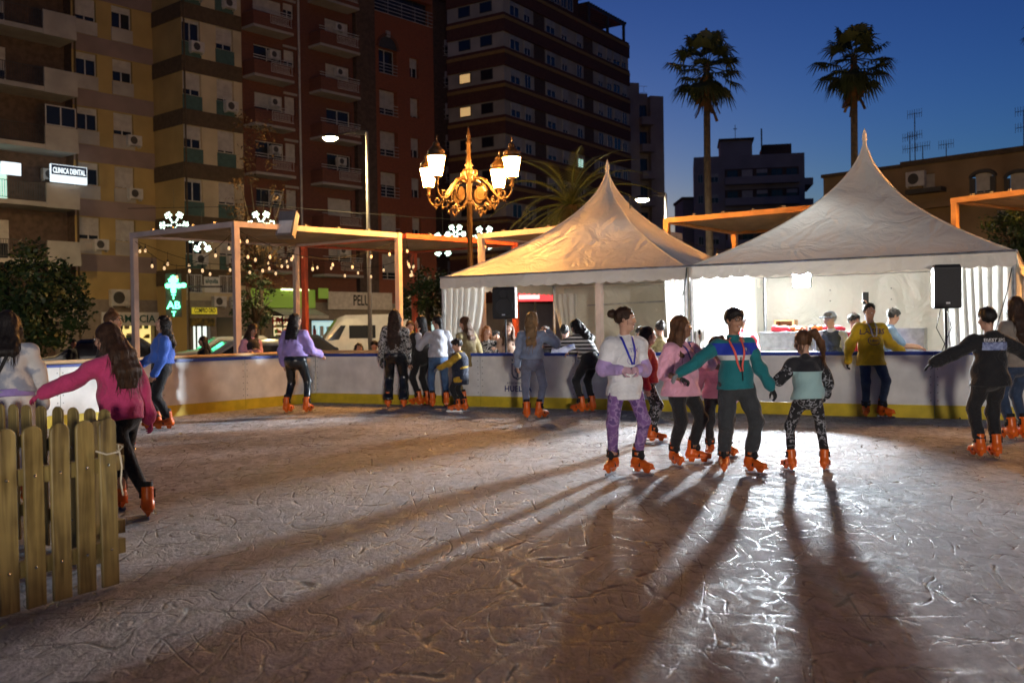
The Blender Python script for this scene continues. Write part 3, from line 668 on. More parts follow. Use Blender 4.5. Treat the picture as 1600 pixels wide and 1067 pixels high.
# string lights
M_BULB = emat('warm_bulb', (1.0, .66, .34), 1.0); M_WIRE = mat('wire_black', (.01, .01, .01), rough=.7)
blb = MB(); blb.lathe([(.010, .0), (.025, -.03), (.031, -.06), (.02, -.085), (.006, -.095)], n=10); BULB = blb.mesh('bulb', M_BULB, True)
skt = MB(); skt.lathe([(.016, .055), (.02, .05), (.02, .0), (.012, -.01)], n=8); SKT = skt.mesh('bulb_socket', M_WIRE, True)
def string(label, a, b, n, sag):
    a, b = Vector(a), Vector(b); root = thing('string_lights', label, 'string lights', (a.x, a.y, a.z), 0, 'bulb strings under the pergolas')
    pts = [a.lerp(b, i / 24) - Vector((0, 0, sag * math.sin(math.pi * i / 24))) - a for i in range(25)]
    m = MB(); m.tube(pts, .007, 5); m.obj('wire', M_WIRE, root)
    for i in range(n):
        f = (i + .5) / n; p = a.lerp(b, f) - Vector((0, 0, sag * math.sin(math.pi * f) + .09 + .12 * (i % 2))) - a
        s_ = link('bulb_socket', SKT, root); s_.location = p; u_ = link('bulb', BULB, s_)
        m = MB(); m.tube([p + Vector((0, 0, .05)), p + Vector((0, 0, .13 + .12 * (i % 2)))], .005, 4); m.obj('drop_wire', M_WIRE, root)
def pz(p, z=PH - .05): return (p[0], p[1], z)
for lab, a, b, n_, sg in (('bulb string along the left end of the near pergola', pB, pA, 8, .7), ('bulb string crossing under the near pergola', pA, pD, 9, .55), ('bulb string along the front of the near pergola', pA, pC, 8, .55), ('bulb string at the back of the near pergola', pB, pD, 8, .5), ('bulb string under the red pergola', off(q0, 0, 0), off(q0, .85, 1), 8, .5), ('bulb string along the back of the red pergola', pD, off(q0, .85, 1), 9, .45), ('bulb string between the lamp and the first tent', off(q0, .85, 0), w0, 5, .3), ('bulb string under the orange pergola between tents', o0, o1, 7, .5)):
    string(lab, pz(a), pz(b), n_, sg)
rS0 = P(1530, 395, 26); rS1 = P(1640, 405, 26); string('bulb string beyond the right tent eave', (rS0.x, rS0.y, rS0.z), (rS1.x, rS1.y, rS1.z), 4, .15)
# white-green light motifs hung over the street
M_LED = emat('led_rope', (.72, 1.0, .86), 3.5)
def motif(label, px, py, Y, size):
    c = P(px, py, Y); root = thing('light_motif', label, 'light decoration', c, 0, 'snowflake lights over the street')
    m = MB()
    for k in range(6):
        a = k * math.pi / 3; d = Vector((math.cos(a), 0, math.sin(a)))
        for f in (.25, .45, .65, .85, 1.0): p = d * f * size; m.lathe([(.01, -.04), (.04, -.015), (.04, .015), (.01, .04)], p, 6)
        for f, w in ((.6, .25), (.85, .2)):
            for sg in (-1, 1):
                e = d * (f * size) + Vector((math.cos(a + sg * .9), 0, math.sin(a + sg * .9))) * (w * size); m.lathe([(.01, -.04), (.036, -.015), (.036, .015), (.01, .04)], e, 6)
    o = m.obj('light_dots', M_LED, root); o['kind'] = 'stuff'
    m = MB()
    for k in range(6):
        a = k * math.pi / 3; m.tube([(0, 0, 0), (math.cos(a) * size, .02, math.sin(a) * size)], .012, 5)
    m.tube([(0, .02, size), (0, .02, size + .9)], .006, 4); m.obj('wire_frame', M_WIRE, root)
for lab, px, py, s_ in (('snowflake light motif above the left end of the pergola', 272, 352, .8), ('lower snowflake motif hanging under the left pergola roof', 316, 374, .75), ('snowflake motif over the pergola at the bare tree', 408, 350, .75), ('snowflake motif seen under the red beam', 692, 382, .7), ('snowflake motif just right of the lamp pole', 757, 372, .7), ('small snowflake motif left of the tent peak', 835, 377, .5), ('snowflake motif left of the lamp pole above the red beam', 712, 366, .55)):
    motif(lab, px, py, 40, s_ * .68)
wc = thing('motif_cable', 'long dark cable carrying the street light motifs', 'cable', P(200, 330, 40)); a_ = P(200, 330, 40)
m = MB(Matrix.Translation(-a_)); m.tube([P(200, 326, 40), P(420, 322, 40), P(650, 340, 40), P(860, 350, 40), P(1000, 345, 40)], .012, 5); m.obj('wire', M_WIRE, wc)

# ================================================================== trees and palms
def leaf_mat(name, c1, c2, rough=.55):
    return mat(name, c1, rough=rough, col2=c2, var=.1, vscale=1.7, spec=.35)
M_PALM = leaf_mat('palm_leaf', (.030, .045, .016), (.016, .026, .010)); M_PTR = mat('palm_trunk', (.05, .038, .028), rough=.9, var=.35, vscale=6, bump=.8, bscale=9)
M_LEAF = leaf_mat('citrus_leaf', (.030, .060, .014), (.010, .022, .006)); M_BARK = mat('bark', (.06, .045, .03), rough=.9, var=.3, vscale=10, bump=.6, bscale=20)
M_FROND = leaf_mat('date_frond', (.055, .075, .022), (.03, .042, .014)); M_DEADL = leaf_mat('dry_leaf', (.10, .05, .015), (.05, .03, .012))
def fan_palm(label, px, py, Y, rad, seed):
    rnd = random.Random(seed); c = P(px, py, Y); root = thing('fan_palm', label, 'palm tree', (c.x, c.y, GZ), 0, 'tall fan palms behind the tents'); H = c.z - GZ
    m = MB(); m.tube([(0, 0, 0), (.05, 0, H * .3), (-.03, 0, H * .65), (0, 0, H)], [.22, .17, .155, .15], 12); m.obj('trunk', M_PTR, root, smooth=True)
    m = MB()
    n_ = 42
    for i in range(n_):
        f = i / n_; el = R(80) - R(165) * f ** .9 + rnd.uniform(-.15, .15); az = i * 2.4 + rnd.uniform(-.3, .3)
        d = Vector((math.cos(az) * math.cos(el), math.sin(az) * math.cos(el), math.sin(el)))
        pl = rad * (.60 if f < .72 else .36) * rnd.uniform(.8, 1.1); base = Vector((0, 0, H - .15 - .45 * max(0, f - .5)))
        tip = base + d * pl - Vector((0, 0, .10 * rad * math.cos(el)))
        m.tube([base, base.lerp(tip, .5) + Vector((0, 0, .05)), tip], [.028, .02, .014], 4)
        side = d.cross(Vector((0, 0, 1))); side = side.normalized() if side.length > .05 else Vector((1, 0, 0)); upv = side.cross(d).normalized()
        nb = 17; fr = rad * rnd.uniform(.42, .56)
        for j in range(nb):
            q = (j / (nb - 1) - .5) * R(210); w = side * math.sin(q) + d * math.cos(q)
            w = (w + upv * .12 * math.cos(q)).normalized(); ln = fr * (.72 + .28 * math.cos(q * .8)) * rnd.uniform(.85, 1.1)
            mid = tip + w * ln * .55; end = tip + w * ln * .9 - Vector((0, 0, ln * rnd.uniform(.22, .5)))
            pw = w.cross(upv).normalized() * (.022 + .028 * rad / 1.6)
            m.add([tip - pw * .4, tip + pw * .4, mid + pw, mid - pw, end], [(0, 1, 2, 3), (3, 2, 4)])
    m.obj('crown', M_PALM, root, fix=False)
    m = MB()
    for i in range(34):
        az = rnd.uniform(0, 6.28); z_ = H - .35 - rnd.uniform(0, rad * .75); r0_ = .17; ln = rnd.uniform(.5, 1.0) * rad * .5
        p = Vector((math.cos(az) * r0_, math.sin(az) * r0_, z_)); e = p + Vector((math.cos(az) * ln * .45, math.sin(az) * ln * .45, -ln)); s_ = Vector((-math.sin(az), math.cos(az), 0)) * .06
        m.add([p - s_, p + s_, e + s_ * 1.8, e - s_ * 1.8], [(0, 1, 2, 3)])
    m.obj('dead_skirt', M_DEADL, root, fix=False)
fan_palm('tall fan palm left of the second tent peak', 1104, 100, 45, 1.95, 3)
fan_palm('tall fan palm right behind the second tent peak', 1334, 88, 45, 1.95, 9)
fan_palm('fan palm showing only a leaf tip at the picture edge', 1650, 50, 45, 1.5, 5)
def date_palm(label, px, py, Y, rad):
    rnd = random.Random(4); c = P(px, py, Y); root = thing('date_palm', label, 'palm tree', (c.x, c.y, GZ)); H = c.z - GZ
    m = MB(); m.tube([(0, 0, 0), (0, 0, H * .5), (0, 0, H)], [.4, .33, .36], 12); m.obj('trunk', M_PTR, root, smooth=True)
    m = MB()
    for i in range(44):
        az = i * 2.4; el = R(85) - R(120) * (i / 44) ** .8 + rnd.uniform(-.1, .1); L_ = rad * rnd.uniform(.85, 1.1); n_ = 16
        h = Vector((math.cos(az), math.sin(az), 0)); pts = []; p = Vector((0, 0, H)); e = el
        for k in range(n_ + 1):
            pts.append(p.copy()); p = p + (h * math.cos(e) + Vector((0, 0, math.sin(e)))) * (L_ / n_); e -= .085
        m.tube(pts, [.035 * (1 - k / (n_ + 2)) + .004 for k in range(n_ + 1)], 4)
        sd_ = h.cross(Vector((0, 0, 1)))
        for k in range(1, n_ + 1):
            t = (pts[k] - pts[k - 1]).normalized()
            for sg in (-1, 1):
                for hh in (0, .5):
                    b_ = pts[k - 1].lerp(pts[k], hh); ll = .42 * math.sin(math.pi * (.15 + .8 * k / n_)) * rad / 3
                    w = (sd_ * sg * .8 + t * .55 + Vector((0, 0, .25))).normalized(); e2 = b_ + w * ll - Vector((0, 0, ll * .25)); t2 = t * .022
                    m.add([b_ - t2, b_ + t2, e2], [(0, 1, 2)])
    m.obj('crown', M_FROND, root, fix=False)
date_palm('date palm arching behind the first tent in lamp light', 892, 322, 31, 3.0)
def leafy(name, label, px, py, Y, rx, rz_, n_leaf, seed, lm, sz=.10, hang=0.0, group=None, dens=1.0):
    rnd = random.Random(seed); c = P(px, py, Y); root = thing(name, label, 'tree', (c.x, c.y, GZ), 0, group); cz = c.z - GZ
    m = MB(); th = max(.5, cz - rz_ * .6); m.tube([(0, 0, 0), (.04, .02, th * .5), (0, 0, th)], [.13, .10, .08], 8)
    tips = []
    for k in range(11):
        a = k * 2.4; e = rnd.uniform(.25, 1.2); L_ = rx * rnd.uniform(.5, .95); p1 = Vector((0, 0, th)); p3 = p1 + Vector((math.cos(a) * math.cos(e) * L_, math.sin(a) * math.cos(e) * L_, math.sin(e) * rz_ * 1.2)); m.tube([p1, p1.lerp(p3, .5) + Vector((0, 0, .1)), p3], [.06, .035, .012], 5); tips.append(p3)
    m.obj('trunk', M_BARK, root, smooth=True)
    cl = []
    for k in range(int(46 * dens)):
        while True:
            p = Vector((rnd.uniform(-1, 1), rnd.uniform(-1, 1), rnd.uniform(-1, 1)))
            if .35 < p.length < 1: break
        cl.append((Vector((p.x * rx, p.y * rx, cz + p.z * rz_)), rnd.uniform(.16, .34) * rx))
    m = MB()
    for i in range(n_leaf):
        c_, r_ = cl[rnd.randrange(len(cl))]; d = Vector((rnd.gauss(0, 1), rnd.gauss(0, 1), rnd.gauss(0, 1))).normalized(); p = c_ + d * r_ * rnd.uniform(.5, 1.05)
        a = Vector((rnd.gauss(0, 1), rnd.gauss(0, 1), rnd.gauss(0, .6) - hang)).normalized(); b = a.cross(d); b = b.normalized() if b.length > .01 else Vector((1, 0, 0)); s_ = sz * rnd.uniform(.6, 1.25)
        m.add([p, p + a * s_ * .5 + b * s_ * .28, p + a * s_, p + a * s_ * .5 - b * s_ * .28], [(0, 1, 2, 3)])
    m.obj('crown', lm, root, fix=False)
leafy('orange_tree', 'dark bushy orange tree at the left behind the boards', 48, 470, 20.5, 1.15, 1.05, 6500, 2, M_LEAF, .12)
leafy('orange_tree', 'dark round tree left of the tent behind the red post', 668, 462, 30, .95, .85, 3800, 6, M_LEAF, .12)
leafy('orange_tree', 'dark tree at the right edge beyond the bright tent', 1592, 365, 27, .85, .75, 3200, 8, M_LEAF, .11)
leafy('street_tree', 'thin sparse tree with few leaves before the brick building', 405, 330, 42, 1.7, 4.2, 1500, 12, M_DEADL, .16, dens=.7)
leafy('street_tree', 'slim dark tree in front of the green shop', 398, 470, 36, .8, 1.3, 1300, 13, M_LEAF, .14, dens=.7)
# ================================================================== buildings
M_GLASS = mat('window_glass', (.018, .022, .03), rough=.08, spec=.6, var=0); M_FRAMEW = mat('frame_white', (.46, .45, .43), rough=.5); M_FRAMED = mat('frame_dark', (.05, .045, .04), rough=.5)
M_SHUT = mat('roller_shutter', (.40, .38, .35), rough=.6, var=.12, vscale=3); M_AC = mat('ac_white', (.46, .45, .43), rough=.5); M_RAIL = mat('rail_white', (.42, .41, .40), rough=.5)
M_LITC = emat('lit_window_cool', (.62, 1.0, .86), .8); M_LITW = emat('lit_window_warm', (1.0, .62, .25), .5)
M_YEL = mat('wall_yellow', (.36, .26, .10), rough=.85, var=.14, vscale=.5); M_PINK = mat('band_mauve', (.22, .165, .15), rough=.85, var=.12, vscale=.6); M_CREAM = mat('wall_cream', (.46, .39, .26), rough=.85, var=.14, vscale=.5)
M_BROWN = mat('band_brown', (.085, .06, .035), rough=.85, var=.15); M_GREENP = mat('panel_green', (.05, .10, .09), rough=.7, var=.12); M_GREY = mat('balcony_grey', (.34, .32, .29), rough=.8, var=.15, vscale=.7)
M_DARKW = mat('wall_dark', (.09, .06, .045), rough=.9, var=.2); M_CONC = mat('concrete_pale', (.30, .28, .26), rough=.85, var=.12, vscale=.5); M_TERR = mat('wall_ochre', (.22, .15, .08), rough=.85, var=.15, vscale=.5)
def brick_mat(name, c1, c2, mortar):
    m = bpy.data.materials.new(name); m.use_nodes = True; n, l = nodes_of(m); b = n['Principled BSDF']; b.inputs['Roughness'].default_value = .85
    tc = n.new('ShaderNodeTexCoord'); mp = n.new('ShaderNodeMapping'); mp.inputs['Rotation'].default_value = (R(90), 0, 0); l.new(tc.outputs['Object'], mp.inputs[0])
    bk = n.new('ShaderNodeTexBrick'); bk.inputs['Scale'].default_value = 4.0; bk.inputs['Color1'].default_value = (*c1, 1); bk.inputs['Color2'].default_value = (*c2, 1); bk.inputs['Mortar'].default_value = (*mortar, 1); bk.inputs['Mortar Size'].default_value = .012
    l.new(mp.outputs[0], bk.inputs['Vector']); l.new(bk.outputs[0], b.inputs['Base Color']); return m
M_BRICK = brick_mat('brick_red', (.26, .072, .03), (.20, .055, .024), (.16, .08, .05)); M_BRICKD = brick_mat('brick_brown', (.15, .05, .03), (.11, .038, .024), (.10, .06, .045))
class Bld:
    def __init__(s, name, label, o, d, cat='building'):
        s.o = Vector((o[0], o[1], 0)); s.d = Vector((d[0], d[1], 0)).normalized(); s.n = Vector((s.d.y, -s.d.x, 0))
        s.root = thing(name, label, cat, (o[0], o[1], GZ), math.atan2(s.d.y, s.d.x))
    def lx(s, px): return (onplane(px, 400, s.o, s.n) - s.o).dot(s.d)
    def lz(s, px, py): return onplane(px, py, s.o, s.n).z - GZ
    def part(s, name, mt, fn, parent=None, smooth=False):
        m = MB(); fn(m); return m.obj(name, mt, parent or s.root, smooth)
    def box(s, name, mt, *b, parent=None): return s.part(name, mt, lambda m: m.box(*b), parent)
def wall_holes(m, x0, x1, z0, z1, holes, y=0.0, rec=.22):
    xs = sorted({x0, x1, *[h[0] for h in holes], *[h[1] for h in holes]}); zs = sorted({z0, z1, *[h[2] for h in holes], *[h[3] for h in holes]})
    xs = [x for x in xs if x0 <= x <= x1]; zs = [z for z in zs if z0 <= z <= z1]
    for a, b in zip(xs, xs[1:]):
        for c, d in zip(zs, zs[1:]):
            if any(h[0] <= (a + b) / 2 <= h[1] and h[2] <= (c + d) / 2 <= h[3] for h in holes): continue
            m.add([(a, y, c), (b, y, c), (b, y, d), (a, y, d)], [(0, 1, 2, 3)])
    for a, b, c, d in holes:
        for q in (((a, c), (b, c)), ((b, c), (b, d)), ((b, d), (a, d)), ((a, d), (a, c))):
            (p0, q0_), (p1, q1_) = q; m.add([(p0, y, q0_), (p1, y, q1_), (p1, y + rec, q1_), (p0, y + rec, q0_)], [(0, 1, 2, 3)])
def window(root, a, b, c, d, y=.2, shut=.0, mull=1, fm=None, lit=None, bars=0):
    fm = fm or M_FRAMEW; t = .05
    m = MB(); m.box(a, b, y - .03, y + .03, c, c + t); m.box(a, b, y - .03, y + .03, d - t, d); m.box(a, a + t, y - .03, y + .03, c + t, d - t); m.box(b - t, b, y - .03, y + .03, c + t, d - t)
    for k in range(1, mull + 1): x = a + (b - a) * k / (mull + 1); m.box(x - .03, x + .03, y - .025, y + .025, c + t, d - t)
    w = m.obj('window', fm, root)
    m = MB(); m.add([(a, y + .01, c), (b, y + .01, c), (b, y + .01, d), (a, y + .01, d)], [(0, 1, 2, 3)]); m.obj('pane', lit or M_GLASS, w)
    if shut > 0: 
        m = MB(); n_ = max(2, int((d - c) * shut / .11))
        for k in range(n_): z1 = d - (d - c) * shut * k / n_; z0 = d - (d - c) * shut * (k + 1) / n_; m.box(a + .03, b - .03, y - .07 - .008 * (k % 2), y - .04, z0 + .006, z1)
        m.obj('roller_shutter', M_SHUT, w)
    if bars:
        m = MB()
        for k in range(bars + 1): x = a + (b - a) * k / bars; m.box(x - .015, x + .015, -.06, -.03, c, d)
        m.obj('window_bars', M_RAIL, w)
    return w
def ac_unit(root, x, y, z, w=.85, h=.6):
    m = MB(); m.box(x, x + w, y - .35, y - .02, z, z + h); m.box(x + .05, x + .1, y - .3, y, z - .1, z); m.box(x + w - .1, x + w - .05, y - .3, y, z - .1, z); o = m.obj('air_conditioner', M_AC, root)
    m = MB(); r_ = h * .38; m.add([(x + w * .4 + r_ * math.cos(k * .3927), y - .356, z + h / 2 + r_ * math.sin(k * .3927)) for k in range(16)], [tuple(range(16))]); m.obj('fan_grille', M_FRAMED, o)
def rails(m, x0, x1, y, z0, z1, n_h=3, step=0.0, r_=.018):
    for k in range(n_h): z = z0 + (z1 - z0) * k / max(1, n_h - 1); m.box(x0, x1, y - r_, y + r_, z - r_, z + r_)
    if step:
        k = x0
        while k <= x1: m.box(k - .012, k + .012, y - .012, y + .012, z0, z1); k += step
rnd = random.Random(21)
# ---- yellow block with mauve bands, its left half with balconies
D1 = (.646, .763); PER = 3.12
b = Bld('apartment_block', 'yellow apartment block with mauve bands and white balconies at far left', (RO - RDIR * 14)[:2], D1)
xe, xm = b.lx(246), b.lx(118); ztop = b.lz(124, 53); H1 = ztop + PER * 2
zt = [ztop + PER * (1 - k) for k in range(7)]                         # band tops, from above the frame down
holes = []; spec = []
for k, z in enumerate(zt):
    for j, px in enumerate((141, 197)):
        cx = b.lx(px); hz = z - .95                                     # yellow zone under the band
        if hz - 2.0 < 3.6: continue
        holes.append((cx - .62, cx + .62, hz - 1.32, hz - .05)); spec.append((cx, hz, (k * 2 + j)))
b.part('wall', M_YEL, lambda m: (wall_holes(m, xm, xe, 3.7, H1, holes), m.add([(xe, 0, 0), (xe, 9, 0), (xe, 9, H1), (xe, 0, H1)], [(0, 1, 2, 3)]), m.add([(0, 9, H1), (xe, 9, H1), (xe, 0, H1), (0, 0, H1)], [(0, 1, 2, 3)])))
for z in zt:
    if z > 4: b.box('band', M_PINK, xm + .003, xe - .003, -.04, -.003, z - .95, z)
for (h, (cx, hz, i)) in zip(holes, spec):
    window(b.root, *h, shut=rnd.choice((.95, .8, .55, .3, .95)), lit=None)
    b.box('spandrel_panel', M_GREY, cx - .66, cx + .66, -.06, -.004, hz - 2.14, hz - 1.36)
    if i in (5, 8, 7, 11): ac_unit(b.root, cx + .1, -.02, hz - 1.9)
b.part('drainpipe', M_BROWN, lambda m: m.tube([(xm + .15, -.08, 0), (xm + .15, -.08, H1)], .06, 6))
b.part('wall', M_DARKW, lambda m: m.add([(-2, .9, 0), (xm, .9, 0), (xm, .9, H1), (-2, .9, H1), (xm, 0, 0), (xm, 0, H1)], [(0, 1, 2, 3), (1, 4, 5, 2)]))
xb = b.lx(112); xr = b.lx(60)
for k, z in enumerate(zt):
    zf = z - .5
    if zf < 3.4: continue
    bal = b.box('balcony', M_GREY, -2, xb, -1.1, .9, zf - .25, zf)
    b.box('parapet', M_GREY, xr, xb - .02, -1.13, -1.02, zf - .28, zf + 1.05, parent=bal); b.part('railing', M_FRAMED, lambda m: rails(m, -2, xr, -1.07, zf + .1, zf + 1.0, 2, .13), parent=bal)
    if k in (3,): window(b.root, b.lx(62), xb - .1, zf + 1.1, zf + 2.2, y=-1.0, mull=1); 
    else: window(b.root, xr - 3.2, xr - 1.2, zf + .1, zf + 2.2, y=.85, mull=2, lit=M_LITC if k == 4 else None, shut=0 if k == 4 else .6)
    if k == 4: ac_unit(b.root, xr + .6, .88, zf + 1.5)
# ground floor of the yellow block
M_SHOPW = mat('shop_wall', (.20, .17, .14), rough=.8)
b.part('shopfront_wall', M_SHOPW, lambda m: wall_holes(m, -2, xe, 0, 3.7, [(b.lx(160), b.lx(240), .3, 2.55), (b.lx(20), b.lx(90), .3, 2.4)], y=-.02, rec=.5))
M_PHARM = emat('pharmacy_window', (1.0, .80, .28), .9); M_SHOPLIT = emat('shop_interior_white', (.88, 1.0, .92), 1.1)
def shelves(root, x0, x1, z0, z1, y, cols, n_, rows, glow):
    p = MB(); p.add([(x0, y + .5, z0), (x1, y + .5, z0), (x1, y + .5, z1), (x0, y + .5, z1)], [(0, 1, 2, 3)]); pn = p.obj('shop_window', glow, root)
    for c_i, c in enumerate(cols):
        m = MB(); rr = random.Random(c_i + n_)
        for k in range(n_):
            x = rr.uniform(x0 + .1, x1 - .3); z = z0 + (z1 - z0) * rr.randrange(rows) / rows; m.box(x, x + rr.uniform(.08, .3), y + .3, y + .42, z, z + rr.uniform(.1, (z1 - z0) / rows * .8))
        o = m.obj('display_goods', mat('goods_%d_%d' % (n_, c_i), c, rough=.6), pn); o['kind'] = 'stuff'
    m = MB(); m.box(x0 - .05, x1 + .05, y - .03, y + .03, z1, z1 + .08)
    for k in range(4): x = x0 + (x1 - x0) * k / 3; m.box(x - .04, x + .04, y - .03, y + .03, z0, z1)
    m.obj('shop_frame', M_FRAMED, pn)
shelves(b.root, b.lx(160), b.lx(240), .3, 2.55, .0, ((.3, .2, .05), (.05, .12, .05), (.4, .35, .3)), 16, 4, M_PHARM)
ac_unit(b.root, b.lx(168), -.03, b.lz(168, 478), 1.15, .95)
M_SIGNW = mat('sign_white', (.55, .55, .52), rough=.5, var=.05); M_SIGNG = mat('sign_dark_green', (.01, .07, .06), rough=.5, var=0); M_SIGNY = emat('sign_yellow', (.75, .62, .04), .35); M_INK = mat('ink_black', (.01, .01, .01), rough=.6, var=0)
def sign(label, bld, px0, px1, py0, py1, m_board, text, m_text, size, yoff=-.12, dz=.3, bold=True, spacing=1.0, cat='shop sign', text2=None, fit=.86):
    x0, x1 = bld.lx(px0), bld.lx(px1); pm = (px0 + px1) / 2; z0, z1 = bld.lz(pm, py1), bld.lz(pm, py0)
    o = bld.o + bld.d * ((x0 + x1) / 2) + bld.n * (-yoff); root = thing('shop_sign', label, cat, (o.x, o.y, z0 + GZ), math.atan2(bld.d.y, bld.d.x)); w = (x1 - x0) / 2; h = z1 - z0
    m = MB(); m.box(-w, w, -.06, .06, 0, h); m.obj('board', m_board, root)
    if text:
        vs_, fs_ = text_mesh(text, size, .006, bold, spacing); wx = max(v[0] for v in vs_) - min(v[0] for v in vs_); f = min(1.6, 2 * w * fit / wx)
        mb = MB(); mb.add([(v[0] * f, v[1] - .068, h * dz + v[2]) for v in vs_], fs_); mb.obj('lettering', m_text, root, fix=False)
    if text2: lettering('lettering', text2, h * .2, m_text, root, Matrix.Translation((0, -.068, h * .1)), .005)
    return root, w, h
sign('white FARMACIA shop sign with dark green letters', b, 155, 244, 488, 509, M_SIGNW, 'FARMACIA', M_SIGNG, .62, dz=.25)
M_SBLUE = emat('sign_lit_white', (.75, .9, 1.0), 1.2); M_SNAVY = mat('sign_navy', (.01, .03, .12), rough=.5, var=0)
rt, w_, h_ = sign('lit white and navy CLINICA DENTAL sign on the balcony', b, 64, 120, 264, 291, M_SBLUE, None, None, .5, yoff=-1.3)
m = MB(); m.box(-w_ + .03, w_ - .03, -.072, -.062, h_ * .42, h_ * .97); m.obj('name_strip', M_SNAVY, rt); vs_, fs_ = text_mesh('CLINICA DENTAL', .42, .004, True); wx = max(v[0] for v in vs_) * 2; m = MB(); m.add([(v[0] * w_ * 1.8 / wx, v[1] - .078, h_ * .52 + v[2]) for v in vs_], fs_); m.obj('lettering', emat('sign_letter_lit', (.8, .93, 1), 1.6), rt, fix=False)
sign('small lit sign cut by the left picture edge', b, -12, 18, 259, 278, M_SBLUE, None, None, .5, yoff=-1.3)
# ---- cream block with brown bands standing forward
c2o = P(290, 400, 58); b2 = Bld('apartment_block', 'cream apartment block with dark brown bands and green window panels', (c2o.x, c2o.y), D1)
xe2 = b2.lx(383); H2 = b2.lz(300, -90)
z2 = [b2.lz(292, 112) + 3.1 * (2 - k) for k in range(7)]                # band bottoms
holes = []; sp2 = []
for k, z in enumerate(z2):
    for px in (305, 357):
        cx = b2.lx(px); ht = z - .02
        if ht < 4.6: continue
        holes.append((cx - .6, cx + .6, ht - 1.3, ht)); sp2.append((cx, ht, k))
b2.part('wall', M_CREAM, lambda m: (wall_holes(m, 0, xe2, 3.6, H2, holes), m.add([(xe2, 0, 0), (xe2, 10, 0), (xe2, 10, H2), (xe2, 0, H2), (0, 0, H2), (0, 10, H2)], [(0, 1, 2, 3), (4, 3, 2, 5)])))
b2.part('side_wall', M_YEL, lambda m: m.add([(0, 0, 0), (0, 0, H2), (0, 10, H2), (0, 10, 0)], [(0, 1, 2, 3)]))
for z in z2:
    if z > 3: b2.part('band', M_BROWN, lambda m: (m.box(-.05, xe2 - .003, -.05, -.003, z, z + .92), m.box(-.05, -.003, -.003, 9.9, z, z + .92)))
for h, (cx, ht, k) in zip(holes, sp2):
    window(b2.root, *h, shut=rnd.choice((.9, .75, .35, .6, .15)))
    b2.box('spandrel_panel', M_GREENP, cx - .64, cx + .64, -.05, -.004, ht - 2.15, ht - 1.34)
    if rnd.random() < .45: ac_unit(b2.root, cx - .2, -.03, ht - 1.9)
b2.part('drainpipe', M_BROWN, lambda m: m.tube([(.1, -.1, 0), (.1, -.1, H2)], .05, 6))
b2.part('shopfront_wall', M_SHOPW, lambda m: wall_holes(m, -.02, xe2 + .02, 0, 3.6, [(.4, b2.lx(326), .2, 2.3), (b2.lx(336), b2.lx(372), .2, 2.6)], y=-.02, rec=.4))
def lit_front(bld, x0, x1, z0, z1, glow, y=.3):
    m = MB(); m.add([(x0, y, z0), (x1, y, z0), (x1, y, z1), (x0, y, z1)], [(0, 1, 2, 3)]); o = m.obj('shop_window', glow, bld.root)
    m = MB()
    for k in range(4): x = x0 + (x1 - x0) * k / 3; m.box(x - .05, x + .05, y - .06, y - .01, z0, z1)
    m.obj('shop_frame', M_FRAMED, o)
lit_front(b2, .4, b2.lx(326), .2, 2.3, M_SHOPLIT)
for a0, a1 in ((281, 304), (331, 355)): 
    window(b2.root, b2.lx(a0 + 10), b2.lx(a1 + 10), b2.lz(330, 458), b2.lz(330, 430), y=-.05, bars=8)
sign('yellow COMPRO ORO shop sign with black letters', b2, 291, 329, 481, 491, M_SIGNY, 'COMPRO ORO', M_INK, .4, yoff=-.5, dz=.2)
sign('second dark gold shop sign under the yellow one', b2, 291, 328, 497, 510, mat('sign_gold', (.22, .15, .02), rough=.6, col2=(.03, .025, .01), vscale=4), None, M_INK, .3, yoff=-.35, dz=.3)
sign('small white banner with an orange line between barred windows', b2, 317, 340, 433, 457, M_SIGNW, 'alquila', M_SIGNG, .4, dz=.6, yoff=-.05)
ac_unit(b2.root, b2.lx(328), -.03, b2.lz(330, 479)); ac_unit(b2.root, b2.lx(356), -.03, b2.lz(356, 479))
# green pharmacy cross
pcx = P(271, 455, 56); ph = thing('pharmacy_cross', 'glowing green pharmacy cross sign with letters below', 'pharmacy sign', pcx, math.atan2(D1[1], D1[0]) * .3)
M_GLED = emat('green_led', (.12, 1.0, .45), 6.0); m = MB()
for x, z in ((0, .75), (0, .45), (0, .15), (-.3, .3), (.3, .3), (-.12, .6), (.12, .6), (-.12, .3), (.12, .3), (0, 0), (.55, .33)):
    m.lathe([(.01, -.14), (.13, -.1), (.15, .08), (.02, .14)], (x, -.02, z), 8)
o_ = m.obj('light_dots', M_GLED, ph); o_['kind'] = 'stuff'
for tx, z, s_ in (('T', -.45, .38), ('AB', -.98, .58), ('T', -1.4, .38)): lettering('lettering', tx, s_, M_GLED, ph, Matrix.Translation((0, -.05, z)), .02, True)
m = MB(); m.box(-.42, .42, .05, .12, -1.45, 1.0); m.box(.4, 2.6, .07, .11, .2, .3); m.obj('sign_case', M_FRAMED, ph)
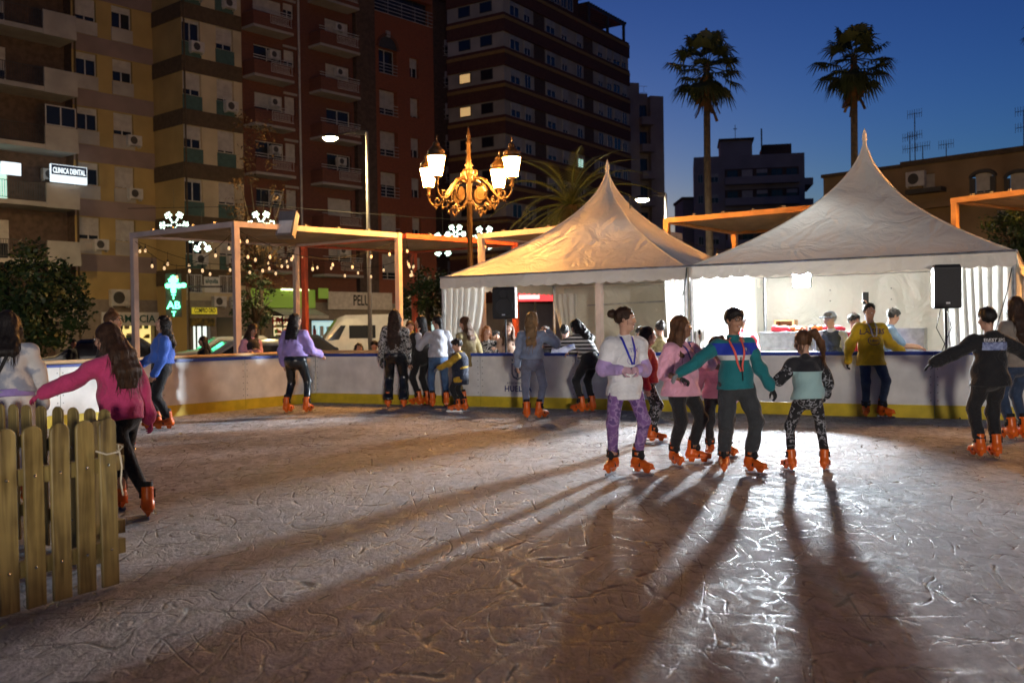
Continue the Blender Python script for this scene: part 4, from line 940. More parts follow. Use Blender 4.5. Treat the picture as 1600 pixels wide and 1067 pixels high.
# ---- dark brick balcony block
b3o = P(383, 400, 61.5); b3 = Bld('apartment_block', 'dark red brick block with stacked balconies and white rails', (b3o.x, b3o.y), D1)
xe3 = b3.lx(556); H3 = 30; xs3 = b3.lx(478)
fl3 = [b3.lz(420, 128 + 74 * k) for k in range(-2, 5)]
holes = []
for z in fl3:
    if z > 3.3: holes += [(b3.lx(449), b3.lx(466), z + .9, z + 2.3), (.9, 3.1, z + .1, z + 2.2), (xs3 + 1.9, xs3 + 4.0, z - .05, z + 2.1)]
b3.part('wall', M_BRICKD, lambda m: (wall_holes(m, 0, xe3, 3.6, H3, holes), m.add([(xe3, 0, 0), (xe3, 8, 0), (xe3, 8, H3), (xe3, 0, H3), (0, 0, H3), (0, 8, H3)], [(0, 1, 2, 3), (4, 3, 2, 5)])))
for i, h in enumerate(holes): window(b3.root, *h, shut=rnd.choice((.9, .5, .3, .75)) if i % 3 == 0 else rnd.choice((0, .4, .7)), mull=1)
b3.part('drainpipe', M_RAIL, lambda m: m.tube([(b3.lx(471), -.12, 0), (b3.lx(471), -.12, H3)], .07, 6))
for i, z in enumerate(fl3):
    if z < 3.3: continue
    for a, c, dz in ((.05, b3.lx(446), 0), (xs3 + .5, xe3 - .4, -.1)):
        zz = z + dz
        bal = b3.box('balcony', M_CONC, a, c, -1.25, -.003, zz - .16, zz)
        b3.part('parapet', M_BRICKD, lambda m: (m.box(a + .02, c - .02, -1.22, -1.1, zz + .002, zz + .85), m.box(a + .02, a + .14, -1.1, -.01, zz + .002, zz + .85), m.box(c - .14, c - .02, -1.1, -.01, zz + .002, zz + .85)), parent=bal)
        b3.part('railing', M_RAIL, lambda m: (rails(m, a, c, -1.16, zz + .98, zz + 1.14, 2), rails(m, a + (c - a) * .42, c - .1, -1.25, zz + .3, zz + .85, 2, (c - a) * .52), rails(m, a + (c - a) * .46, c - .3, -1.25, zz + .38, zz + .74, 2, .12, .01)), parent=bal)
        if rnd.random() < .6: ac_unit(b3.root, a + (c - a) * .62, -.02, zz + 1.45, .7, .5)
    b3.part('band', M_CONC, lambda m: m.box(b3.lx(449) - .1, b3.lx(470) - .1, -.08, -.004, z + 2.42, z + 2.56))
# green shop, fruit shop and hairdresser on the ground floor
xg0, xg1, xf0, xf1 = b3.lx(424), b3.lx(470), b3.lx(478), b3.lx(556)
b3.part('shopfront_wall', M_SHOPW, lambda m: wall_holes(m, -.05, xe3 + 12, 0, 3.6, [(xg0, xg1, .15, 2.7), (xf0 + .3, xf1 + 8, .3, 2.4)], y=-.03, rec=.5))
shelves(b3.root, xg0, xg1, .15, 2.7, -.02, ((.55, .06, .04), (.55, .3, .03), (.1, .3, .05), (.5, .45, .3), (.45, .1, .2)), 26, 7, emat('fruit_shop_glow', (1.0, .86, .5), .7))
shelves(b3.root, xf0 + .3, xf1 + 8, .3, 2.4, -.02, ((.3, .05, .06), (.1, .15, .3), (.4, .4, .4), (.02, .02, .02)), 22, 2, emat('salon_glow', (.62, .95, 1.0), .55))
lettering('lettering', 'FRUTERIA', .62, M_RED, b3.root, Matrix.Translation(((xg0 + xg1) / 2 + .1, -.1, 2.2)), .01, True)
M_GSHOP = emat('green_fascia', (.20, .34, .04), .28)
rt, w_, h_ = sign('bright green shop fascia over the fruit shop', b3, 386, 486, 452, 481, M_GSHOP, None, None, .5, yoff=-.3)
m = MB(); m.box(-w_ * .1, w_ * .75, -.2, -.07, h_ * .93, h_ * 1.02); m.obj('strip_light', emat('strip_light', (.95, 1, .5), 3.0), rt)
sign('small square green shop sign beside the fascia', b3, 488, 502, 451, 467, M_GSHOP, None, None, .5, yoff=-.6)
rt, w_, h_ = sign('white hairdresser fascia with black PELU letters', b3, 507, 606, 457, 484, mat('fascia_white', (.5, .47, .43), rough=.6), 'PELU', M_INK, 1.0, dz=.25, yoff=-.3, fit=.25)
aw = thing('shop_awning', 'white striped awning over the fruit shop front', 'awning', tuple(b3.o + b3.d * xg0 + b3.n * .1 + Vector((0, 0, 2.75 + GZ)))[:3], math.atan2(b3.d.y, b3.d.x))
m = MB(); wA = xg1 - xg0 + 1.2; m.grid(lambda u, v: (-.3 + wA * u, -1.5 * v, .45 - .5 * v - .03 * math.sin(u * 40) * v), 40, 4); m.grid(lambda u, v: (-.3 + wA * u, -1.5, -.05 - .2 * v), 40, 1); m.obj('canopy', mat('awning_cloth', (.50, .49, .42), rough=.8, var=.1, vscale=3), aw, smooth=True, fix=False)
# ---- red brick tower block with arched bay
b4o = P(556, 400, 72); b4 = Bld('brick_tower', 'orange red brick tower with tall arched window bay', (b4o.x, b4o.y), D1)
xe4 = b4.lx(682); H4 = b4.lz(620, -60); xa0, xa1 = b4.lx(597), b4.lx(625); xw0, xw1 = b4.lx(645), b4.lx(659)
rows = [b4.lz(652, 108 + 62 * k) for k in range(6)]
holes = [(xw0, xw1, z - .75, z + .75) for z in rows if z > 4.5]; ztA = b4.lz(611, 46)
arch_holes = [(xa0, xa1, z - 1.0, z + .9) for z in rows if z > 4.5]
gal = (b4.lx(590), xe4 - .1, b4.lz(600, 46) + 1.2, b4.lz(600, 46) + 3.0)
b4.part('wall', M_BRICK, lambda m: (wall_holes(m, 0, xe4, 3.6, H4, holes + arch_holes + [gal], rec=.5), m.add([(xe4, 0, 0), (xe4, 14, 0), (xe4, 14, H4), (xe4, 0, H4), (0, 0, H4), (0, 14, H4), (0, 0, 0), (0, 14, 0)], [(0, 1, 2, 3), (4, 3, 2, 5), (6, 4, 5, 7)])))
for h in holes: window(b4.root, *h, y=.3, shut=rnd.choice((.9, .5, .6)))
for i, h in enumerate(arch_holes):
    window(b4.root, *h, y=.45, shut=rnd.choice((.0, .5, .7)))
    b4.part('railing', M_RAIL, lambda m: rails(m, h[0], h[1], -.05, h[2] + .02, h[2] + .75, 4))
    b4.box('spandrel', M_BRICKD, h[0] + .004, h[1] - .004, .05, .4, h[2] - 1.1, h[2] - .02)
m = MB(); za = arch_holes[0][3]; wA = (xa1 - xa0) / 2; m.prism([(xa0 + wA + wA * math.cos(a * math.pi / 12), za + wA * math.sin(a * math.pi / 12)) for a in range(13)], -.03, -.004); m.obj('arch_head', M_FRAMED, b4.root)
m = MB(); m.tube([(xa0 + wA + (wA + .12) * math.cos(a * math.pi / 14), -.05, za + (wA + .12) * math.sin(a * math.pi / 14)) for a in range(15)], .1, 6); m.obj('arch_trim', M_BRICKD, b4.root)
b4.box('keystone', M_CONC, xa0 + wA - .18, xa0 + wA + .18, -.14, -.004, za + wA - .05, za + wA + .4)
b4.part('railing', M_RAIL, lambda m: rails(m, gal[0], gal[1], -.06, gal[2], gal[2] + 1.1, 5, 1.4)); window(b4.root, gal[0] + .2, gal[1] - .2, gal[2], gal[3], y=.48, mull=3, fm=M_FRAMED)
b4.part('recess_shade', M_DARKW, lambda m: m.box(.02, b4.lx(586), -.4, -.003, 3.6, H4))  # dark slab stands in for the shade of a recess
# ---- brown corner block with long receding front
b5o = P(792, 400, 89); D5 = (.546, .838)
b5 = Bld('corner_apartment_block', 'brown banded corner block with rooftop pergola and long balconies', (b5o.x, b5o.y), D5); xe5 = b5.lx(986); wl5 = 6.2
zb5 = [b5.lz(793, 30 + 52.6 * k) for k in range(-1, 9)]; P5 = zb5[0] - zb5[1]; H5 = zb5[0] + .3
M_W5 = mat('panel_pale', (.40, .36, .30), rough=.8, var=.2, vscale=.35); M_B5 = mat('band_brick_brown', (.11, .045, .03), rough=.85, var=.15); M_Y5 = mat('stripe_ochre', (.34, .20, .06), rough=.8, var=.1)
b5.part('wall', M_W5, lambda m: (m.add([(0, 0, 0), (xe5, 0, 0), (xe5, 0, H5), (0, 0, H5), (0, wl5, 0), (0, wl5, H5), (xe5, 12, 0), (xe5, 12, H5)], [(0, 1, 2, 3), (4, 0, 3, 5), (1, 6, 7, 2), (3, 2, 7, 5)])))
for z in zb5:
    if z < 2: continue
    b5.part('band', M_B5, lambda m: (m.box(-.16, xe5, -.18, -.003, z - 1.25, z - .16), m.box(-.16, -.003, -.003, wl5, z - 1.25, z - .16)))
    b5.part('stripe', M_Y5, lambda m: (m.box(-.2, xe5, -.22, -.003, z - .155, z + .14), m.box(-.2, -.003, -.003, wl5, z - .155, z + .14)))
    b5.part('band', M_B5, lambda m: (m.box(-.12, xe5, -.14, -.003, z + .145, z + .42), m.box(-.12, -.003, -.003, wl5, z + .145, z + .42)))
cols5 = [.07, .155, .245, .325, .43, .55, .63, .73, .81, .88, .95]
for r_i, z in enumerate(zb5):
    zl, zh = z - P5 + .43, z - 1.26
    if zl < 3: continue
    for c_i, c in enumerate(cols5):
        x = c * xe5; w = .55 if c_i % 3 else .8
        if c_i in (2, 6): b5.box('loggia_shade', M_DARKW, x - 1.0, x + 1.0, -.01, -.004, zl, zh)  # flat dark sheet stands in for the shade inside a loggia
        else: window(b5.root, x - w, x + w, zl + .0, zh - .1, y=-.06, shut=rnd.choice((.3, .5, .65, .0, .8)), lit=M_LITC if (r_i, c_i) == (4, 5) else None)
    for yy in (1.2, 3.6): 
        m = MB(Matrix.Rotation(R(-90), 4, 'Z')); w = 1.0
        rt5 = b5.part('side_window', M_FRAMED, lambda m: m.box(-.06, -.004, yy, yy + 1.3, zl + .3, zh - .1)); b5.part('pane', M_LITW if r_i in (2, 3) and yy > 3 else M_GLASS, lambda m: m.add([(-.064, yy + .08, zl + .38), (-.064, yy + 1.22, zl + .38), (-.064, yy + 1.22, zh - .18), (-.064, yy + .08, zh - .18)], [(0, 1, 2, 3)]), parent=rt5)
b5.part('attic', M_B5, lambda m: m.box(.6, xe5 * .62, .9, 8, H5, H5 + 2.6)); b5.box('attic_roof', M_DARKW, .3, xe5 * .64, .5, 8.3, H5 + 2.61, H5 + 2.8)
for k in range(10): x = 1.2 + k * (xe5 * .58 - 1.2) / 10; window(b5.root, x, x + 1.1, H5 + .9, H5 + 2.2, y=.87)
for k in range(16): x = xe5 * .66 + k * (xe5 * .335) / 15; b5.part('roof_slat', M_FRAMED, lambda m: m.box(x, x + .22, .2, 4.5, H5 + 2.25, H5 + 2.5))
b5.part('roof_frame', M_FRAMED, lambda m: (m.box(xe5 * .65, xe5 - .05, .25, .45, H5 + 2.0, H5 + 2.24), *[m.box(xx, xx + .25, .25, .5, H5, H5 + 2.0) for xx in (xe5 * .66, xe5 * .83, xe5 - .4)]))
b9o = P(672, 400, 98); b9 = Bld('apartment_block', 'dark narrow block closing the gap between brick tower and brown block', (b9o.x, b9o.y), (1, .1)); x9 = b9.lx(722)
b9.box('wall', M_DARKW, 0, x9, 0, 8, 0, 40)
for k in range(9):
    z = 4 + k * 3.1; window(b9.root, x9 * .55, x9 * .8, z, z + 1.4, y=-.03, shut=rnd.choice((.4, .8))); b9.part('railing', M_RAIL, lambda m: rails(m, x9 * .5, x9 * .85, -.3, z - .2, z + .7, 3))
rs_ = P(836, 464, 66); rl = thing('lit_sign', 'small red lit sign far behind the open tent', 'sign', rs_); m = MB(); m.box(-1.6, 1.6, 0, .1, -.28, .28); m.obj('board', emat('sign_red_lit', (1.0, .05, .06), 1.6), rl); m = MB(); m.box(-1.2, .3, -.02, -.004, -.14, .14); m.obj('name_strip', emat('sign_pink_lit', (1.0, .6, .6), 1.6), rl)
m = MB(); m.box(-.05, .05, .0, .1, -rs_.z + GZ, -.28); m.obj('post', M_FRAMED, rl)
# ---- pale tower behind it
b6o = P(986, 400, 118); b6 = Bld('apartment_tower', 'pale narrow apartment tower beside the brown corner block', (b6o.x, b6o.y), (.96, .28)); xe6 = b6.lx(1040); H6 = b6.lz(1020, 150)
b6.part('wall', M_CONC, lambda m: (m.box(0, xe6 * .3, 0, 8, 0, b6.lz(995, 130)), m.box(xe6 * .302, xe6 * .62, .8, 8, 0, H6 + .4), m.box(xe6 * .622, xe6, 0, 8, 0, H6)))
for k in range(8):
    z = H6 - 3.6 - k * 3.2
    if z < 3: break
    bal = b6.box('balcony', M_CONC, xe6 * .29, xe6 * .66, -.9, .79, z, z + .9); window(b6.root, xe6 * .34, xe6 * .58, z + .95, z + 2.6, y=.76, fm=M_FRAMED)
b6.part('roof_railing', M_RAIL, lambda m: rails(m, xe6 * .3, xe6 * .62, .9, H6 + .5, H6 + 1.3, 2, 1.0))
# ---- grey block with balconies in the gap
b7o = P(1086, 400, 150); b7 = Bld('apartment_block', 'dark grey block with balconies and roof box between the palms', (b7o.x, b7o.y), (.985, -.17)); xe7 = b7.lx(1259); H7 = b7.lz(1180, 242)
M_G7 = mat('wall_grey', (.26, .24, .25), rough=.85, var=.12, vscale=.3)
D7 = 11.0
b7.part('wall', M_G7, lambda m: m.box(0, xe7, 0, D7, 0, H7)); b7.box('roof_house', M_G7, b7.lx(1128), b7.lx(1179), 2, 8, H7, H7 + 2.6); b7.box('roof_slab', M_DARKW, b7.lx(1126), b7.lx(1182), 1.6, 8.4, H7 + 2.62, H7 + 2.9)
b7.part('roof_terrace', M_DARKW, lambda m: (m.box(b7.lx(1195), b7.lx(1240), 1, 8, H7, H7 + 1.6),)); b7.part('chimney', M_FRAMED, lambda m: m.tube([(b7.lx(1194), 2, H7), (b7.lx(1194), 2, H7 + 4.2)], .12, 6))
b7.part('antenna', M_FRAMED, lambda m: (m.tube([(b7.lx(1153), 3, H7 + 2.9), (b7.lx(1153), 3, H7 + 5.2)], .05, 5), m.box(b7.lx(1150), b7.lx(1156), 2.95, 3.05, H7 + 4.5, H7 + 4.6)))
for k in range(9):
    z = H7 - 4.2 - k * 3.1
    if z < 2: break
    x0, x1 = b7.lx(1134), b7.lx(1250)
    b7.box('loggia_shade', M_DARKW, x0, x1, -.02, -.004, z, z + 2.2); bal = b7.box('balcony', M_G7, x0, x1, -1.3, -.025, z - .25, z + .85)  # loggia shade is a thin dark sheet on the flat wall
    for j in range(5): xx = x0 + (x1 - x0) * (j + .15) / 5; window(b7.root, xx, xx + 1.6, z + .9, z + 2.0, y=-.06, shut=rnd.choice((0, .5, 1.0)), fm=M_FRAMED)
    window(b7.root, b7.lx(1092), b7.lx(1100), z + .3, z + 1.6, y=-.04); window(b7.root, b7.lx(1112), b7.lx(1124), z + .3, z + 1.6, y=-.04, shut=.4)
    b7.box('balcony', M_G7, xe7 + .004, xe7 + 1.4, 1.5, D7 - 1, z - .3, z + .7); b7.box('loggia_shade', M_DARKW, xe7 + .004, xe7 + .03, 1.6, D7 - 1.2, z + .72, z + 2.2)  # side loggias are likewise shade drawn as dark sheets
low = Bld('low_block', 'low dark flat roofed block left of the grey apartments', P(1068, 400, 160)[:2], (1, 0)); low.box('wall', M_G7, 0, low.lx(1096), 0, 8, 0, low.lz(1080, 312)); low.box('roof_edge', M_DARKW, -.2, low.lx(1096) + .2, -.2, 8.2, low.lz(1080, 312) + .01, low.lz(1080, 312) + .4)
# ---- ochre building on the right with arched windows
b8o = P(1288, 400, 74); b8e = P(1680, 400, 62); D8 = (b8e - b8o); b8 = Bld('ochre_building', 'ochre building with arched shutters and aerials behind the bright tent', (b8o.x, b8o.y), D8[:2]); xe8 = b8.lx(1660); H8 = b8.lz(1500, 250); xs8 = b8.lx(1412); H8a = b8.lz(1340, 272)
wr = [(b8.lx(a), b8.lx(c), b8.lz((a + c) / 2, 301), b8.lz((a + c) / 2, 270)) for a, c in ((1518, 1556), (1572, 1612))]; dr = (b8.lx(1442), b8.lx(1462), b8.lz(1450, 295), b8.lz(1450, 272))
b8.part('wall', M_TERR, lambda m: (wall_holes(m, xs8, xe8, 0, H8, wr + [dr], rec=.3), m.add([(0, 0, 0), (xs8, 0, 0), (xs8, 0, H8a), (0, 0, H8a), (0, 9, 0), (0, 9, H8a)], [(0, 1, 2, 3), (4, 0, 3, 5)]), m.add([(xs8, 0, H8a), (xs8, 9, H8a), (xs8, 9, H8), (xs8, 0, H8), (xe8, 9, H8), (xe8, 0, H8)], [(0, 1, 2, 3), (3, 2, 4, 5)])))
b8.box('parapet', M_BROWN, xs8 - .1, xe8, -.2, 9, H8 + .005, H8 + .35); b8.box('parapet', M_BROWN, -.1, xs8 - .11, -.2, 9, H8a + .005, H8a + .25)
for h in wr:
    wn = window(b8.root, h[0] + .25, h[1] - .25, h[2], h[3], y=.25, shut=.9); wA = (h[1] - h[0]) / 2
    b8.part('arch_surround', M_FRAMED, lambda m: (m.tube([(h[0] + wA + (wA + .02) * math.cos(a * math.pi / 12), -.03, h[3] - .3 + (wA * .55) * math.sin(a * math.pi / 12)) for a in range(13)], .14, 5), m.box(h[0] - .05, h[0] + .28, -.1, .1, h[2], h[3] - .3), m.box(h[1] - .28, h[1] + .05, -.1, .1, h[2], h[3] - .3)))
window(b8.root, *dr, y=.25, shut=1.0); ac_unit(b8.root, b8.lx(1420), -.02, b8.lz(1430, 292), 1.3, 1.0)
b8.part('balcony', M_FRAMED, lambda m: m.box(b8.lx(1424), b8.lx(1480), -.9, -.004, b8.lz(1450, 303), b8.lz(1450, 296)))
b8.part('cornice', M_TERR, lambda m: m.box(b8.lx(1440), xe8, -.6, -.004, b8.lz(1540, 318), b8.lz(1540, 308)))
for px in (1395, 1560, 1615): window(b8.root, b8.lx(px), b8.lx(px + 16), b8.lz(px, 345), b8.lz(px, 330), y=-.02)
def aerial(label, px, py0, py1, kind):
    x = b8.lx(px); z1 = b8.lz(px, py0); base = H8 + .36 if px > 1412 else H8a + .26; o = b8.o + b8.d * x - b8.n * 1.0; root = thing('tv_aerial', label, 'tv aerial', (o.x, o.y, base + GZ), math.atan2(b8.d.y, b8.d.x), 'roof aerials'); h = z1 - base
    m = MB(); m.tube([(0, 0, 0), (0, 0, h)], .035, 5); m.obj('mast', M_FRAMED, root); m = MB()
    for f in (.97, .55) if kind else (.97,):
        m.tube([(-.5, 0, h * f), (.5, 0, h * f)], .02, 4)
        for k in range(7): xx = -.5 + k / 6; m.tube([(xx, 0, h * f - .3), (xx, 0, h * f + .3)], .014, 4)
    m.obj('elements', M_FRAMED, root)
aerial('tall double tv aerial right of the tent peak', 1422, 172, 250, 1); aerial('short tv aerial beside the double one', 1414, 210, 250, 1); aerial('slanted low tv aerial on the ochre roof', 1434, 225, 250, 0); aerial('single tv aerial further right on the ochre roof', 1471, 222, 250, 0); aerial('double tv aerial near the right picture edge', 1593, 168, 235, 1)
# ================================================================== vehicles
M_CARW = mat('car_white', (.50, .50, .49), rough=.25, coat=.5, var=.05); M_CARS = mat('car_silver', (.33, .33, .33), rough=.28, metal=.3, coat=.5, var=.05); M_CARD = mat('car_dark', (.02, .022, .028), rough=.25, coat=.6, var=.05); M_TYRE = mat('tyre', (.015, .015, .015), rough=.85); M_LAMPG = mat('lamp_lens', (.5, .5, .48), rough=.1, spec=.6)
def vehicle(label, name, cat, px, Y, heading, prof, cab, width, wheels, paint, zb=GZ, win=()):
    c = P(px, 520, Y); root = thing(name, label, cat, (c.x, c.y, zb), heading)
    m = MB(); hw = width / 2; n_ = len(prof); vs_ = []
    for f, y in ((.90, -hw), (1, -hw * .86), (1, hw * .86), (.90, hw)): vs_ += [(x, y, .25 + (z - .25) * (f if z > .9 else 1)) for x, z in prof]
    fs_ = [tuple(range(n_)), tuple(range(3 * n_, 4 * n_))[::-1]] + [(r_ * n_ + i, (r_ + 1) * n_ + i, (r_ + 1) * n_ + (i + 1) % n_, r_ * n_ + (i + 1) % n_) for r_ in range(3) for i in range(n_)]
    m.add(vs_, fs_); smooth_obj(m.obj('body', paint, root), 35)
    for wn in win:
        for sg in (-1, 1):
            m = MB(); y = sg * (hw + .006); k = len(wn); m.add([(x, y, .25 + (z - .25) * .92) for x, z in wn] , [tuple(range(k))]); m.obj('side_window', M_GLASS, root)
    for i in range(len(prof)):
        (x0, z0), (x1, z1) = prof[i], prof[(i + 1) % n_]
        if (x0, z0, x1, z1) in cab or (i in cab):
            d = Vector((x1 - x0, 0, z1 - z0)); nn = Vector((d.z, 0, -d.x)).normalized() * -.012
            if (Vector(((x0 + x1) / 2, 0, (z0 + z1) / 2)) + nn * 10 - Vector((0, 0, .8))).length < (Vector(((x0 + x1) / 2, 0, (z0 + z1) / 2)) - Vector((0, 0, .8))).length: nn = -nn
            a, b_ = Vector((x0, 0, z0)).lerp(Vector((x1, 0, z1)), .06), Vector((x0, 0, z0)).lerp(Vector((x1, 0, z1)), .92)
            m = MB(); m.add([a + nn + Vector((0, -hw * .78, 0)), b_ + nn + Vector((0, -hw * .74, 0)), b_ + nn + Vector((0, hw * .74, 0)), a + nn + Vector((0, hw * .78, 0))], [(0, 1, 2, 3)]); m.obj('windscreen', M_GLASS, root)
    for wx in wheels:
        for sg in (-1, 1):
            T = Matrix.Translation((wx, sg * (hw - .1), .33)) @ Matrix.Rotation(R(90), 4, 'X'); m = MB(T); m.lathe([(.2, -.11), (.31, -.11), (.33, -.06), (.33, .06), (.31, .11), (.2, .11)], n=20); w_ = m.obj('wheel', M_TYRE, root, True); m = MB(T); m.lathe([(.03, -.112), (.2, -.10), (.2, .10), (.03, .112)], n=14); m.obj('rim', M_STEEL, w_)
    x0 = min(p[0] for p in prof)
    for sg in (-1, 1): m = MB(); m.box(x0 - .012, x0 + .12, sg * hw * .62 - .17, sg * hw * .62 + .17, .66, .82); m.obj('headlight', M_LAMPG, root)
    m = MB(); m.box(x0 - .03, x0 + .2, -hw * .9, hw * .9, .3, .5); m.obj('bumper', M_TYRE, root)
    return root
vanp = [(-2.6, .3), (-2.6, .95), (-2.35, 1.1), (-1.65, 1.25), (-.95, 2.25), (-.6, 2.42), (2.6, 2.45), (2.65, .3)]
vehicle('white delivery van parked facing left behind the crowd', 'parked_van', 'van', 556, 50, .28, vanp, (3,), 1.95, (-1.7, 1.7), M_CARW, win=([(-1.5, 1.25), (-.95, 1.3), (-.6, 2.05), (-.85, 2.05)], [(-.45, 1.35), (.85, 1.35), (.85, 2.05), (-.45, 2.05)]))
carp = [(-2.1, .3), (-2.12, .7), (-1.95, .85), (-1.05, .98), (-.35, 1.45), (1.3, 1.48), (1.95, 1.0), (2.1, .95), (2.1, .3)]
cwin = ([(-.85, 1.0), (.2, 1.02), (.2, 1.38), (-.3, 1.38)], [(.28, 1.02), (1.55, 1.02), (1.25, 1.38), (.28, 1.38)])
vehicle('silver car with a green reflection parked behind the boards', 'parked_car', 'car', 352, 38, .42, carp, (3, 5), 1.75, (-1.35, 1.3), M_CARS, win=cwin)
vehicle('second silver car half hidden by the first', 'parked_car', 'car', 372, 31, .42, carp, (3, 5), 1.72, (-1.35, 1.3), M_CARS, zb=GZ - .12, win=cwin)
vehicle('dark car between the leftmost tree and the pink hoodie', 'parked_car', 'car', 145, 30, .42, carp, (3, 5), 1.75, (-1.35, 1.3), M_CARD, win=cwin)
vehicle('dark car behind the lilac sweater woman', 'parked_car', 'car', 440, 40, .42, carp, (3, 5), 1.75, (-1.35, 1.3), M_CARD, win=cwin)
# ================================================================== people: smooth bodies from distance fields
class Field:
    """smooth union of rounded cones and ellipsoids on a grid, turned into one surface"""
    def __init__(s): s.pr = []
    def cone(s, a, b, ra, rb, k=.03): s.pr.append(('c', np.array(a, float), np.array(b, float), ra, rb, k)); return s
    def chain(s, pts, rs, k=.03):
        for i in range(len(pts) - 1): s.cone(pts[i], pts[i + 1], rs[i], rs[i + 1], k)
        return s
    def ell(s, c, r, Rm=None, k=.03, sub=False): s.pr.append(('s' if sub else 'e', np.array(c, float), np.array(r, float), np.array(Rm if Rm is not None else np.eye(3), float), k)); return s
    def bounds(s):
        lo, hi = np.full(3, 1e9), np.full(3, -1e9)
        for p in s.pr:
            if p[0] == 'c': l_, h_ = np.minimum(p[1] - p[3], p[2] - p[4]), np.maximum(p[1] + p[3], p[2] + p[4])
            elif p[0] == 'e': r_ = p[2].max(); l_, h_ = p[1] - r_, p[1] + r_
            else: continue
            lo = np.minimum(lo, l_); hi = np.maximum(hi, h_)
        return lo, hi
    def mesh(s, vox, cuts=(), disp=None):
        lo, hi = s.bounds(); lo = lo - 3 * vox; hi = hi + 3 * vox; n = np.ceil((hi - lo) / vox).astype(int) + 1
        ax = [lo[i] + vox * np.arange(n[i]) for i in range(3)]; f = np.full(n, .5)
        for p in s.pr:
            if p[0] == 'c': l_, h_ = np.minimum(p[1] - p[3], p[2] - p[4]), np.maximum(p[1] + p[3], p[2] + p[4])
            else: l_, h_ = p[1] - p[2].max(), p[1] + p[2].max()
            mrg = p[-1] + 2.5 * vox; i0 = np.maximum(((l_ - mrg - lo) / vox).astype(int), 0); i1 = np.minimum(((h_ + mrg - lo) / vox).astype(int) + 2, n)
            if (i1 <= i0).any(): continue
            X, Y, Z = np.meshgrid(ax[0][i0[0]:i1[0]], ax[1][i0[1]:i1[1]], ax[2][i0[2]:i1[2]], indexing='ij', sparse=True)
            sl = tuple(slice(i0[i], i1[i]) for i in range(3))
            if p[0] == 'c':
                a, b, ra, rb, k = p[1:]; d = b - a; L2 = d @ d + 1e-12
                t = np.clip(((X - a[0]) * d[0] + (Y - a[1]) * d[1] + (Z - a[2]) * d[2]) / L2, 0, 1)
                D = np.sqrt((X - a[0] - t * d[0]) ** 2 + (Y - a[1] - t * d[1]) ** 2 + (Z - a[2] - t * d[2]) ** 2) - (ra + (rb - ra) * t)
            else:
                c, r_, Rm, k = p[1:]; q = [(X - c[0]) * Rm[0, i] + (Y - c[1]) * Rm[1, i] + (Z - c[2]) * Rm[2, i] for i in range(3)]
                k0 = np.sqrt(sum((q[i] / r_[i]) ** 2 for i in range(3))); k1 = np.sqrt(sum((q[i] / r_[i] ** 2) ** 2 for i in range(3))) + 1e-9; D = k0 * (k0 - 1) / k1
            o = f[sl]
            if p[0] == 's': h = np.clip(.5 - .5 * (o + D) / k, 0, 1); f[sl] = o * (1 - h) - D * h + k * h * (1 - h)
            else: h = np.clip(.5 + .5 * (o - D) / k, 0, 1); f[sl] = o * (1 - h) + D * h - k * h * (1 - h)
        if disp is not None or cuts:
            X, Y, Z = np.meshgrid(*ax, indexing='ij', sparse=True)
            if disp is not None: f = f + disp(X, Y, Z)
            for (pt, nn) in cuts: f = np.maximum(f, (X - pt[0]) * nn[0] + (Y - pt[1]) * nn[1] + (Z - pt[2]) * nn[2])
        return surface_nets(f, lo, vox)
def surface_nets(f, lo, vox):
    S = f < 0; nx, ny, nz = f.shape; cnt = np.zeros((nx - 1, ny - 1, nz - 1), np.int8); cs = list(np.ndindex(2, 2, 2))
    for (i, j, k) in cs: cnt += S[i:nx - 1 + i, j:ny - 1 + j, k:nz - 1 + k]
    act = np.argwhere((cnt > 0) & (cnt < 8))
    if len(act) == 0: return np.zeros((0, 3)), []
    idx = -np.ones((nx - 1, ny - 1, nz - 1), np.int64); idx[act[:, 0], act[:, 1], act[:, 2]] = np.arange(len(act))
    acc = np.zeros((len(act), 3)); num = np.zeros(len(act))
    cv = {c: f[act[:, 0] + c[0], act[:, 1] + c[1], act[:, 2] + c[2]] for c in cs}
    for c in cs:
        for a in range(3):
            if c[a] == 0:
                e = tuple(1 if i == a else c[i] for i in range(3)); v0, v1 = cv[c], cv[e]; m_ = (v0 < 0) != (v1 < 0); t = v0[m_] / (v0[m_] - v1[m_])
                q = np.tile(np.array(c, float), (m_.sum(), 1)); q[:, a] = t; acc[m_] += q; num[m_] += 1
    vt = lo + (act + acc / num[:, None]) * vox; fs = []
    for a in range(3):
        b, c = (a + 1) % 3, (a + 2) % 3; sl0 = [slice(None)] * 3; sl1 = [slice(None)] * 3; sl0[a] = slice(0, -1); sl1[a] = slice(1, None)
        s0, s1_ = S[tuple(sl0)], S[tuple(sl1)]; ed = np.argwhere(s0 != s1_); ok = (ed[:, b] > 0) & (ed[:, c] > 0) & (ed[:, b] < f.shape[b] - 1) & (ed[:, c] < f.shape[c] - 1); ed = ed[ok]
        if len(ed) == 0: continue
        ins = s0[ed[:, 0], ed[:, 1], ed[:, 2]]; qs = []
        for db, dc in ((-1, -1), (0, -1), (0, 0), (-1, 0)): w = ed.copy(); w[:, b] += db; w[:, c] += dc; qs.append(idx[w[:, 0], w[:, 1], w[:, 2]])
        q = np.stack(qs, 1); q[~ins] = q[~ins][:, ::-1]; fs.append(q)
    return vt, np.concatenate(fs)
